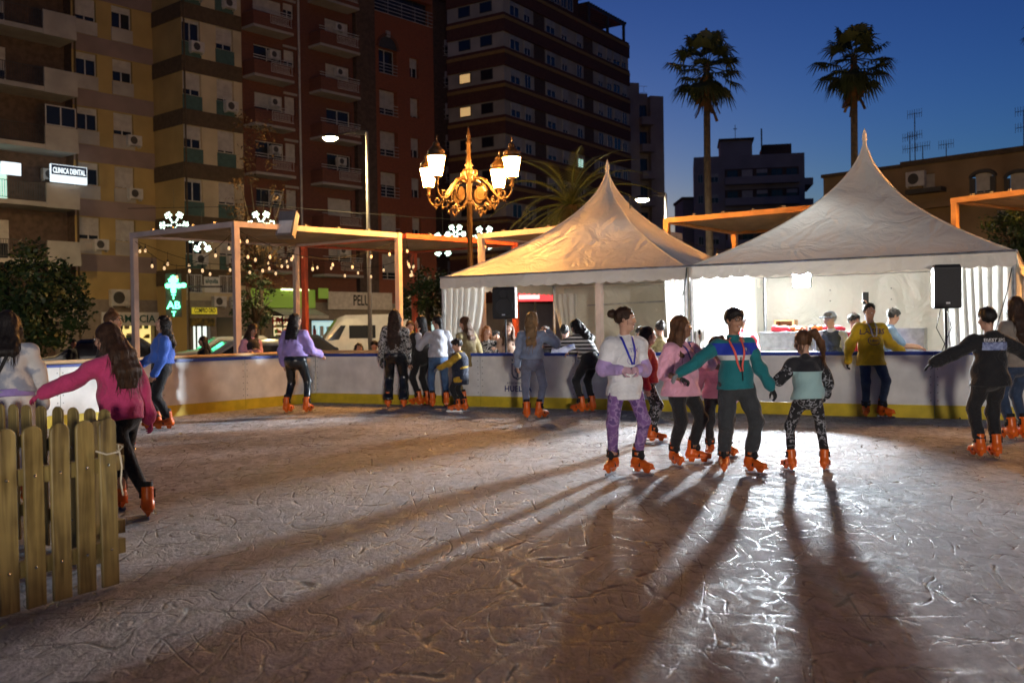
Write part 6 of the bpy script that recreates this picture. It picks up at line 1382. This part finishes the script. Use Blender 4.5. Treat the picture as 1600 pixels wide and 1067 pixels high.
# ================================================================== the skaters
def gp(px, py): v = G(px, py); return (v.x, v.y, 0)
def bp_(px, t): v = st(st_at(px, t), t); return (v.x, v.y, GZ)
def cm(name, c, **k): return mat(name, c, rough=k.pop('rough', .85), var=k.pop('var', .08), vscale=10, bump=k.pop('bump', .95), bscale=k.pop('bscale', 15), bdist=1.2, sheen=.15, **k)
K_PINK = cm('cloth_magenta', (.45, .04, .14)); K_BLUE = cm('cloth_royal', (.045, .13, .52)); K_LILAC = cm('cloth_lilac', (.30, .22, .52)); K_WHITE = cm('cloth_white', (.72, .72, .74)); K_BLK = cm('cloth_black', (.010, .010, .012)); K_LEA = mat('leather_black', (.010, .012, .014), rough=.25, spec=.6, var=.1, bump=.3, bscale=25)
K_GREY = cm('cloth_heather', (.42, .42, .46)); K_JEAN = cm('denim_blue', (.055, .11, .22), var=.2); K_JEAND = cm('denim_dark', (.025, .045, .09), var=.2); K_DENJ = cm('denim_pale', (.20, .25, .36), var=.15); K_GJEAN = cm('denim_grey', (.15, .17, .25), var=.12); K_OLIVE = cm('cloth_olive', (.22, .17, .075)); K_NAVY = cm('cloth_navy', (.012, .018, .04)); K_MUST = cm('cloth_mustard', (.42, .26, .02)); K_PALEP = cm('cloth_pale_pink', (.62, .30, .38)); K_CHAR = cm('cloth_charcoal', (.035, .038, .042)); K_RED = cm('cloth_red', (.38, .015, .03)); K_YEL = cm('cloth_yellow', (.62, .40, .012)); K_SKY = cm('cloth_sky', (.20, .30, .44)); K_BEIGE = cm('cloth_beige', (.38, .24, .17)); K_GLV = cm('glove_grey', (.22, .23, .25)); K_GLP = cm('glove_pink', (.55, .34, .40)); K_WTR = cm('cloth_ivory', (.68, .66, .64))
K_TIE = mat_splotch('tie_dye_denim', [(.12, .16, .26), (.30, .33, .40), (.58, .57, .56), (.55, .54, .52)], 6.0, sharp=False, detail=4); K_LEG = mat_splotch('tie_dye_purple', [(.10, .045, .16), (.20, .10, .28), (.34, .22, .40), (.12, .06, .2)], 14, sharp=False); K_SPK = mat_splotch('speckled_black', [(.012, .012, .014), (.012, .012, .014), (.25, .25, .27), (.02, .02, .02)], 22)
K_STR = mat_bands('striped_knit', [(.0, (.6, .59, .56))] + [(.9 + .032 * k, ((.012, .012, .014) if k % 2 else (.60, .59, .56))) for k in range(20)]); K_PAT = mat_splotch('black_white_print', [(.02, .02, .02), (.5, .48, .45), (.02, .02, .02), (.45, .43, .4)], 16)
K_LSL = cm('cloth_lavender', (.42, .30, .58)); L_BLUE = mat('ribbon_blue', (.02, .03, .42), rough=.5); L_RED = mat('ribbon_coral', (.70, .11, .09), rough=.5); L_WH = mat('ribbon_white', (.65, .65, .65), rough=.5); L_NAVY = mat('ribbon_navy', (.02, .02, .18), rough=.5)
# 1 far left, tie-dye jacket
def ex1(c):
    strip_on(c, 'back_bag_strap', [(-.10, .16), (-.02, .05), (.05, -.08), (.10, -.22)], .028, M_BLACKP, .02)
person('person in tie-dye denim jacket and white trousers seen from behind at left edge', gp(22, 790), 1.58, 195, hair=('long', .12, .9), hairm=H_BLACK, top=dict(m=K_TIE, hem=.06, t=.028, n='jacket', rib=K_LILAC, loose=1.05), low=dict(m=K_WTR, w=1.12), lean=(-.1, .12), arms=(((.3, .1, -1), (-.1, .3, -.9)), ((-.4, .1, -.8), (-.5, .4, -.6))), vox=.014, extra=ex1)
# 2 pink hoodie at the fence
person('girl in magenta hoodie and black leggings pushing off beside the picket fence', gp(207, 811), 1.47, 232, lean=(-.16, .10), head=(262, 8, 0), feet=(((.12, .0), 205), ((-.26, .42), 230)), pelvis=(-.10, .08, -.02), arms=(((.30, .1, -.95), (.05, .35, -.8)), ((-.82, -.05, -.42), (-.88, .02, -.36))), hair=('long', .24, .95), hairm=H_BROWN, top=dict(m=K_PINK, hem=-.02, t=.026, hood=True, n='hoodie', rib=K_PINK), low=dict(m=K_BLK, w=1.02), gloves=(K_PINK, K_PINK), vox=.012, name='person')
# 3 glasses profile behind
person('person with glasses and bun half hidden behind the magenta hoodie', gp(178, 704), 1.66, 80, head=(88, 0, 0), hair=('bun', .12, .02), hairm=H_CHEST, top=dict(m=K_BLK, t=.02, n='jacket'), low=dict(m=K_BLK), skin='tan', extra=glasses)
# 4 royal blue sweater
person('laughing woman in cropped royal blue sweater and black cargo trousers', gp(254, 672), 1.66, 298, lean=(.07, 0), head=(285, -8, 0), feet=(((-.10, .05), 285), ((.10, -.02), 290)), arms=(((-.45, .1, -.85), (-.75, -.1, -.5)), ((-.12, -.12, -1), (-.42, -.15, -.85))), hair=('curly', .22, 1.0), hairm=H_BLACK, top=dict(m=K_BLUE, hem=.09, t=.028, loose=1.1), low=dict(m=K_BLK, w=1.22, end=.14), gloves=(K_BLK, None), smile=1, vox=.014)
# 5 phone reader outside the boards
def ex5(c): vest(c, K_BLK, -.1)
t5 = C0 + LD * 3.4; n5 = Vector((-LD.y, LD.x, 0)); n5 = n5 if n5.x < 0 else -n5
pp = P(392, 520, 20.4); person('woman in pink sleeves and black vest reading her phone behind the boards', (pp.x, pp.y, GZ), 1.72, 55, head=(50, 28, 0), arms=(((-.25, -.1, -.95), (.7, -.5, .25)), ((.2, -.1, -.95), (-.1, -.75, .35))), hair=('long', .22, .9, (-1,)), hairm=H_BROWN, top=dict(m=K_PALEP, t=.018), low=dict(m=K_BLK), skates=False, extra=ex5, vox=.016)
# 6 lilac sweater, back
person('woman in loose lilac sweater and black leggings leaning at the corner boards', gp(463, 646), 1.72, 165, head=(120, 0, 0), feet=(((-.17, 0), 165), ((.19, 0), 165)), arms=(((.40, .05, -.9), (.35, .55, -.25)), ((-.30, .05, -1), (.05, .3, -.9))), hair=('curly', .22, 1.05), hairm=H_BLACK, top=dict(m=K_LILAC, hem=.07, t=.04, loose=1.12), low=dict(m=K_LEA, w=1.06), girth=1.12, vox=.015)
# 7 leather trousers
person('tall woman with waist-long dark hair and black leather trousers at the boards', gp(619, 638), 1.80, 180, feet=(((-.15, 0), 180), ((.15, 0), 180)), arms=(((.2, .1, -1), (.0, .2, -1)), ((-.24, .0, -1), (-.08, .05, -1))), hair=('curly', .50, 1.1), hairm=H_BROWN, top=dict(m=K_PAT, hem=.04, t=.02), low=dict(m=K_LEA, w=1.2, flare=1.5, end=.10), gloves=(K_BLK, K_BLK), vox=.015)
# 8 pair at the boards
person('girl in black in profile beside the grey hoodie girl', gp(660, 634), 1.66, 215, head=(260, 0, 0), feet=(((-.07, 0), 240), ((.09, .05), 230)), hair=('long', .15, .85), hairm=H_BLACK, top=dict(m=K_BLK, t=.016), low=dict(m=K_BLK, w=1.0), vox=.016)
person('girl in heather grey hoodie and blue jeans with dark braid', gp(686, 637), 1.66, 190, head=(225, 0, 0), feet=(((-.12, -.02), 195), ((.14, 0), 185)), arms=(((.3, .15, -.9), (-.2, .5, -.3)), ((-.5, .1, -.6), (-.1, .25, .95))), hair=('braid',), hairm=H_BLACK, top=dict(m=K_GREY, t=.026, hood=True, n='hoodie', hem=.02), low=dict(m=K_JEAN, w=1.05), vox=.015)
# 9 olive coat and child
person('girl with straight fair brown hair in olive green coat behind the small child', gp(731, 634), 1.63, 225, head=(265, 12, 0), arms=(((.35, .1, -.9), (.3, .1, -1)), ((-.2, .1, -1), (-.3, .2, -.6))), hair=('long', .18, .85), hairm=H_CHEST, top=dict(m=K_OLIVE, t=.03, hem=-.16, loose=1.08, n='coat'), low=dict(m=K_OLIVE, w=1.0), vox=.015)
def ex9(c): vest(c, K_NAVY, -.2, extra=.03)
person('small child in navy quilted vest with mustard yellow sleeves', gp(720, 643), 1.18, 250, head=(275, 15, 0), feet=(((-.05, -.05), 270), ((.07, .04), 265)), arms=(((.1, .2, -1), (-.1, .2, -.8)), ((-.7, -.15, -.55), (-.85, -.1, -.35))), hair=('short',), hairm=H_BLACK, top=dict(m=K_MUST, t=.03, hem=-.16, n='coat'), low=dict(m=K_BLK, w=1.1), gloves=(K_GLV, K_GLV), vox=.015, extra=ex9)
# 10 denim jacket
person('girl in pale denim jacket and grey jeans holding a phone to her ear', gp(833, 655), 1.64, 172, head=(150, 5, 0), feet=(((-.10, 0), 190), ((.10, -.02), 140)), arms=(((.75, .1, -.45), (-.55, .2, .8)), ((-.22, .1, -1), (-.05, .4, -.8))), hair=('long', .30, .75), hairm=H_BLOND, top=dict(m=K_DENJ, t=.026, hem=.05, n='jacket', loose=1.05), low=dict(m=K_GJEAN, w=1.02), vox=.014)
# 11 striped sweater
person('girl in black and white striped sweater leaning over the boards', gp(914, 645), 1.66, 215, lean=(-.30, .42), pelvis=(.10, -.06, -.03), head=(230, 10, 0), feet=(((-.06, -.05), 230), ((.13, .08), 215)), arms=(((-.35, .5, -.6), (-.7, .4, -.2)), ((-.85, .2, -.3), (-.95, .1, -.15))), hair=('curly', .20, .9), hairm=H_BLACK, top=dict(m=K_STR, hem=.10, t=.018), low=dict(m=K_BLK, w=1.03), vox=.014)
# 13 white sweatshirt
def ex13(c):
    lanyard(c, L_BLUE, .055, -.10, .02); print_on(c, 'chest_print', 'TEX', .055, .02, mat('print_lilac', (.22, .20, .42), rough=.8), x0=.04); print_on(c, 'chest_print', '', 0, 0, mat('print_pale', (.42, .38, .55), rough=.8), verts=disc_patch(.065, 22, -.06, .86), x0=.02)
person('girl in white sweatshirt with lavender sleeves and purple tie-dye leggings', gp(978, 740), 1.54, 18, head=(72, 0, 0), feet=(((-.125, .0), -25), ((.115, -.03), 35)), arms=(((-.26, .02, -.95), (.70, -.66, .04)), ((.22, .02, -.97), (-.36, -.80, .05))), palms=((0, 1, -.2), (0, 1, -.2)), curls=(1.4, 1.4), hair=('bun', .055, .135), hairm=H_BROWN, skin='light', top=dict(m=K_WHITE, m2=K_LSL, m2f=.5, t=.022, hem=-.10, loose=1.03, n='sweatshirt', rib=K_WHITE), low=dict(m=K_LEG, w=1.0, end=.15), gloves=(K_GLP, K_GLP), vox=.010, extra=ex13)
# 14 red top
person('girl in red sweater half hidden behind the white sweatshirt', gp(1012, 691), 1.34, 75, head=(70, 0, 0), feet=(((-.03, .08), 95), ((.05, -.06), 90)), hair=('long', .12, .8), hairm=H_BLACK, skin='light', smile=1, top=dict(m=K_RED, t=.022, hood=True, n='hoodie'), low=dict(m=K_SPK, w=1.08), vox=.013)
# 15 pale pink T-shirt
def ex15(c): lanyard(c, L_NAVY, .06, -.12, .02); print_on(c, 'chest_print', '', 0, 0, mat('print_grey_soft', (.30, .22, .30), rough=.8), verts=disc_patch(.06, 20, -.03, .8), x0=.02)
person('girl in pale pink T-shirt with very long brown hair linked to the boy', gp(1066, 727), 1.45, 38, head=(78, -5, 0), feet=(((-.085, -.03), 15), ((.125, .10), 80)), arms=(((-.30, -.02, -.95), (.62, -.55, -.22)), ((.72, -.1, -.55), (.8, -.2, -.35))), hair=('long', .34, .85, (-1,)), hairm=H_CHEST, skin='brown', top=dict(m=K_PALEP, t=.032, hem=-.10, sleeve=.5, loose=1.14, n='t_shirt', rib=None), low=dict(m=K_BLK, w=1.2), gloves=(K_BLK, None), curls=(1.0, .8), vox=.010, extra=ex15)
# 16 child behind the boy
person('small child in pink top half hidden behind the teal jacket boy', gp(1121, 714), 1.20, 5, head=(330, 10, 0), feet=(((-.08, 0), -20), ((.12, .03), 20)), arms=(((-.35, -.1, -.8), (-.5, -.2, -.8)), ((.2, .0, -1), (.1, -.2, -.9))), hair=('pony', (.05, 0, .2)), hairm=H_BROWN, top=dict(m=K_PALEP, t=.026, hem=-.04, n='jacket'), low=dict(m=K_BLK, w=1.15), gloves=(K_GLP, K_GLP), vox=.012)
# 17 boy in teal jacket
K_TEAL = mat_bands('teal_jacket', [(.0, (.008, .15, .17)), (1.105, (.62, .62, .62)), (1.155, (.012, .035, .36)), (1.275, (.008, .15, .17))]); K_TEALS = cm('cloth_teal', (.008, .15, .17))
def ex17(c):
    lanyard(c, L_RED, .062, -.16, .01); glasses(c); strip_on(c, 'zip', [(.012, -.02), (.012, -.12), (.014, -.25)], .010, M_BLACKP); print_on(c, 'chest_print', 'p', .04, .045, L_WH, x0=.085)
    n, up = c['N0'], c['up']; np_obj('collar', Field().cone(n - up * .005, n + up * .045, .062, .060, .01).mesh(.009, cuts=[(n + up * .055, up), (n - up * .01, -up)]), K_TEALS, c['root'])
person('smiling boy with glasses in teal and royal blue zip jacket', gp(1152, 739), 1.51, 6, lean=(-.05, 0), head=(22, 4, 4), feet=(((-.115, .06), -12), ((.125, -.04), 30)), arms=(((-.78, -.25, -.48), (-.80, -.12, -.52)), ((.42, -.02, -.92), (.46, -.10, -.90))), hair=('short',), hairm=H_BLACK, skin='tan', smile=1, top=dict(m=K_TEAL, m2=K_TEALS, t=.020, hem=-.03, n='jacket'), low=dict(m=K_CHAR, w=1.22, flare=1.15, end=.15), gloves=(K_GLV, K_BLK), curls=(.9, .8), vox=.010, extra=ex17)
# 18 girl from behind in mint and black
K_MINT = mat_bands('mint_black_jacket', [(.0, (.30, .46, .46)), (.985, (.014, .014, .018))])
person('girl with long ponytail in mint and black jacket skating away', gp(1264, 737), 1.27, 186, lean=(-.02, .10), head=(196, 6, 0), feet=(((.155, 0), 150), ((-.165, .03), 195)), arms=(((.42, -.02, -.85), (.05, .55, -.45)), ((-.62, -.05, -.72), (.25, .85, .10))), hair=('pony', (-.10, 0, .26)), hairm=H_CHEST, top=dict(m=K_MINT, m2=K_SPK, t=.024, hem=-.02, n='jacket'), low=dict(m=K_SPK, w=1.02, end=.15), gloves=(K_BLK, K_BLK), vox=.010)
# 19 yellow sweatshirt
K_PURP = mat('print_purple', (.045, .02, .11), rough=.8, var=0)
def ex19(c):
    print_on(c, 'chest_lettering', 'LAKERS', .115, .005, K_PURP); print_on(c, 'chest_print', '', 0, 0, K_PURP, verts=disc_patch(.10, 26, -.10, .90)); print_on(c, 'chest_print', '', 0, 0, mat('print_ball', (.55, .33, .02), rough=.8), verts=disc_patch(.088, 24, -.10), lift=.004); print_on(c, 'chest_print', 'Lakers', .055, -.115, K_PURP); lanyard(c, L_WH, .05, -.04, 0); print_on(c, 'hem_label', '', 0, 0, K_BLK, verts=grid_patch(.05, .02, 3), x0=.09)
person('boy in yellow basketball sweatshirt leaning back on the boards', gp(1362, 652), 1.68, 0, lean=(0, .06), head=(0, -14, 0), feet=(((-.10, -.04), -20), ((.14, -.06), 30)), arms=(((-.42, .22, -.88), (-.12, .10, -1)), ((.52, .18, -.80), (.72, .05, -.50))), hair=('short',), hairm=H_BLACK, skin='tan', smile=1, top=dict(m=K_YEL, t=.032, hem=-.14, loose=1.06, n='sweatshirt', hood=True), low=dict(m=K_JEAND, w=1.05), gloves=(K_BLK, K_BLK), vox=.012, extra=ex19)
# 21 black hoodie from behind
def ex21(c):
    print_on(c, 'back_print', '', 0, 0, mat('print_sky', (.30, .36, .55), rough=.8, col2=(.10, .12, .25), vscale=30), back=True, verts=grid_patch(.26, .085, 10), lift=.005); print_on(c, 'back_lettering', 'BEST SPOT', .05, .09, L_WH, back=True, lift=.006)
person('skater in black hoodie with BEST SPOT back print and arms spread', gp(1548, 716), 1.49, 184, head=(190, 6, 0), feet=(((.05, -.02), 175), ((-.10, .03), 185)), arms=(((.82, .05, -.45), (.85, .05, -.30)), ((-.80, .05, -.42), (-.88, .02, -.42))), palms=((0, 0, -1), (0, 0, -1)), hair=('short',), hairm=H_BLACK, top=dict(m=K_BLK, t=.032, hem=-.08, loose=1.08, hood=True, n='hoodie'), low=dict(m=K_BLK, w=1.22), gloves=(K_BLK, K_BLK), curls=(.3, .4), vox=.012, extra=ex21)
person('girl with long dark hair in grey top and jeans at right edge', gp(1590, 688), 1.66, 195, hair=('long', .28, .95), hairm=H_BROWN, top=dict(m=cm('cloth_taupe', (.22, .19, .16)), t=.026, hem=-.04), low=dict(m=K_JEAND, w=1.1), vox=.014)
# ================================================================== people behind the boards
def cap20(c):
    hc, hu, hf, hs, Rh = c['hc'], c['hu'], c['hf'], c['hs'], c['Rh']; f = Field(); f.ell(hc + hu * .05 * hs - hf * .012, np.array((.088, .104, .078)) * hs, Rh, .01); f.ell(hc + hu * .045 * hs + hf * .125 * hs, np.array((.066, .072, .012)) * hs, Rh, .015); np_obj('cap', f.mesh(.011, cuts=[(hc + hu * .032 * hs, -hu)]), cm('cap_pale_blue', (.42, .50, .60)), c['root']); vest(c, K_NAVY, -.06)
person('man in pale blue cap and navy vest behind the boards in the bright tent', bp_(1299, .62), 1.70, 330, head=(290, 6, 0), hair=('short',), hairm=H_GREY, top=dict(m=K_WHITE, t=.018, n='shirt'), low=dict(m=K_NAVY), skates=False, extra=cap20, vox=.014)
person('person in dark blue and red holding a phone up behind the boards', bp_(1333, 1.0), 1.66, 20, head=(20, 0, 0), arms=(((-.2, 0, -1), (-.1, -.2, -1)), ((.35, -.2, .75), (-.25, -.1, .95))), hair=('short',), hairm=H_BLACK, top=dict(m=K_RED, m2=K_NAVY, t=.022), low=dict(m=K_NAVY), skates=False, vox=.015)
person('man with short dark hair in sky blue shirt leaning on the steel bin', bp_(1384, 1.35), 1.76, 85, head=(95, 10, 0), lean=(.12, 0), arms=(((.5, .1, -.7), (.9, 0, -.1)), ((.55, -.1, -.65), (.9, -.1, -.05))), hair=('short',), hairm=H_BLACK, skin='tan', top=dict(m=K_SKY, t=.016, sleeve=.45, n='shirt'), low=dict(m=K_NAVY), skates=False, vox=.015)
def ex24(c): print_on(c, 'back_lettering', 'MONT', .085, .04, L_WH, back=True)
person('man with grey hair in red staff jacket at the counter back', bp_(1160, 3.15), 1.70, 168, lean=(.05, 0), head=(168, 10, 0), hair=('short',), hairm=H_GREY, top=dict(m=K_RED, t=.03, hem=-.08, n='jacket'), low=dict(m=K_NAVY), skates=False, extra=ex24, vox=.015)
CROWD = [  # label, px, ytop, distance behind the boards, facing, hair, hair material, top material, skin
    ('crouching spectator with dark curly hair at the handrail', 560, 541, .75, 20, ('curly', .1, .8), H_BLACK, K_BLK, 'tan', 0),
    ('spectator in black with dark hair beside the parked van', 585, 537, .9, 0, ('short',), H_BLACK, K_BLK, 'tan', 0),
    ('spectator with glasses and brown hair low at the handrail', 609, 530, .7, 345, ('long', .1, .8), H_BROWN, K_CHAR, 'light', 1),
    ('woman with glasses and dark fringe behind the handrail', 672, 533, .8, 5, ('long', .1, .8), H_BROWN, K_NAVY, 'light', 1),
    ('woman in orange-brown scarf behind the long dark hair', 641, 503, 1.1, 10, ('long', .15, .85), H_CHEST, cm('cloth_rust', (.35, .12, .04)), 'light', 0),
    ('child in yellow woolly hat among the spectators', 645, 526, .8, 350, ('short',), H_BROWN, K_MUST, 'light', 0),
    ('man with dark hair in black coat behind the grey hoodie', 607, 515, 2.2, 320, ('short',), H_BLACK, K_BLK, 'tan', 0),
    ('ginger haired woman in black and white print coat in the tent mouth', 760, 512, .75, 15, ('curly', .08, .8), H_GINGER, K_PAT, 'light', 0),
    ('woman with wavy brown hair in beige knit beside the speaker pole', 795, 506, .9, 350, ('long', .24, .95, (-1, 1)), H_CHEST, K_BEIGE, 'light', 0),
    ('dark haired spectator in black behind the speaker pole', 774, 520, 1.6, 20, ('short',), H_BLACK, K_BLK, 'tan', 0),
    ('spectator in dark coat left of the striped sweater', 852, 512, 1.6, 330, ('long', .1, .9), H_BLACK, K_BLK, 'tan', 0),
    ('person in white jacket with dark bun seen from behind', 882, 511, .6, 160, ('bun', .09, .06), H_BLACK, K_WHITE, 'light', 0),
    ('spectator with dark hair just behind the striped sweater', 902, 508, 1.2, 30, ('short',), H_BLACK, K_CHAR, 'tan', 0),
    ('dark haired spectator between white sweatshirt and red sweater', 1000, 514, .8, 10, ('short',), H_BLACK, K_NAVY, 'tan', 0),
    ('spectator with dark bun behind the pink T-shirt girl', 1032, 505, .9, 200, ('bun', .1, .08), H_BLACK, K_OLIVE, 'tan', 0),
    ('spectator in dark clothes right of the pink T-shirt girl', 1096, 518, .8, 0, ('short',), H_BLACK, K_NAVY, 'tan', 0),
    ('seated passer-by in dark coat behind the left boards', 318, 528, 6.0, 300, ('long', .1, .9), H_BLACK, K_BLK, 'light', 0),
    ('passer-by in dark jacket beside the orange tree', 112, 532, 9.0, 90, ('short',), H_BLACK, K_BLK, 'tan', 0),
]
for lb, px, yt, t, fc, hr_, hm_, tm_, sk_, gl_ in CROWD:
    if px < 400: q = P(px, 520, 14 + t * 1.6)
    else: q = st(st_at(px, t), t)
    zt_ = P(px, yt, q.y).z; h_ = zt_ - GZ; seat = 0.0
    if h_ < 1.5: seat = 1.52 - h_; h_ = 1.52
    person(lb, (q.x, q.y, GZ - seat * .0), h_ if seat == 0 else h_ - seat * .98, fc, hair=hr_, hairm=hm_, skin=sk_, top=dict(m=tm_, t=.026, n='coat'), low=dict(m=K_BLK), skates=False, vox=.019, arms=None if tm_ is not K_PAT else (((-.3, -.2, -.8), (.3, -.6, .5)), ((.3, -.2, -.8), (-.3, -.6, .5))), extra=glasses if gl_ else None, group='spectators behind the boards')
# a knitted hat for the child
for o in PEOPLE:
    if 'woolly hat' in o['label']:
        hd = [c for c in o.children if c.name.startswith('hair')][0]; zs = [v.co.z for v in hd.data.vertices]; zt_ = max(zs); cx = sum(v.co.x for v in hd.data.vertices) / len(zs); cy = sum(v.co.y for v in hd.data.vertices) / len(zs)
        np_obj('hat', Field().ell((cx, cy, zt_ - .07), (.10, .11, .095), None, .01).cone((cx, cy, zt_ + .02), (cx, cy, zt_ + .04), .03, .025, .01).mesh(.012, cuts=[((0, 0, zt_ - .085), (0, 0, -1))]), K_YEL, o)
# held and lying things
def phone(label, p, rz, tilt=0.0, sc=1.0):
    root = thing('phone', label, 'phone', p, rz); root.rotation_euler = (tilt, 0, rz); m = MB(); m.box(-.037 * sc, .037 * sc, -.004, .004, 0, .15 * sc); m.obj('case', M_SPK, root); m = MB(); m.box(-.034 * sc, .034 * sc, .0042, .0048, .004, .146 * sc); m.obj('screen', M_GLASS, root)
for lb_, who, ai, rz, tl in (('dark phone held up high in front of the white tent wall', 'holding a phone up', 1, 0, 0), ('phone held to the ear of the denim jacket girl', 'denim jacket', 0, .8, .2), ('phone held by the woman in the black vest', 'reading her phone', 1, .6, -.8)):
    o = [x for x in PEOPLE if who in x['label']][0]; gv = [c for c in o.children if c.name.startswith('body')][0]; fm = frame_of(o)
    h = Vector((0, 0, 0))
    q = HANDS[o.name][ai]; phone(lb_, fm @ Vector(q) + Vector((0, -.02, -.02)), rz, tl, 1.35 if 'high' in lb_ else 1.0)
# skates and red bags lying on the counter
cz = 1.336
for i, (f, lab) in enumerate(((.20, 'orange rental skate lying at the left of the counter'), (.34, 'orange rental skate lying at the middle of the counter'))):
    q = st(ca + cl_ * f * 1.0 + .1, 2.52, cz); root = thing('loose_skate', lab, 'ice skate', q, 1.9 + i * .9); b_ = link('boot', _b, root); b_.rotation_euler = (0, R(90), 0); b_.location = (-.1, 0, .055)
    for nm, me in (('liner', _l), ('blade_holder', SK_H), ('blade', SK_B), ('strap', SK_S)): link(nm, me, b_)
for i, (f, lab) in enumerate(((.12, 'crumpled red bag at the left end of the counter'), (.45, 'crumpled red jacket lying right on the counter'))):
    q = st(ca + cl_ * f, 2.5, cz); o = np_obj('red_bag', Field().ell((0, 0, .04), (.18, .13, .07), None, .03).ell((.12, .02, .03), (.12, .1, .05), None, .03).ell((-.1, .0, .06), (.08, .1, .06), None, .03).mesh(.014, cuts=[((0, 0, .0), (0, 0, -1))], disp=cloth_disp(90 + i, .012)), M_RED, None); o.location = q; tag(o, lab, 'bag')
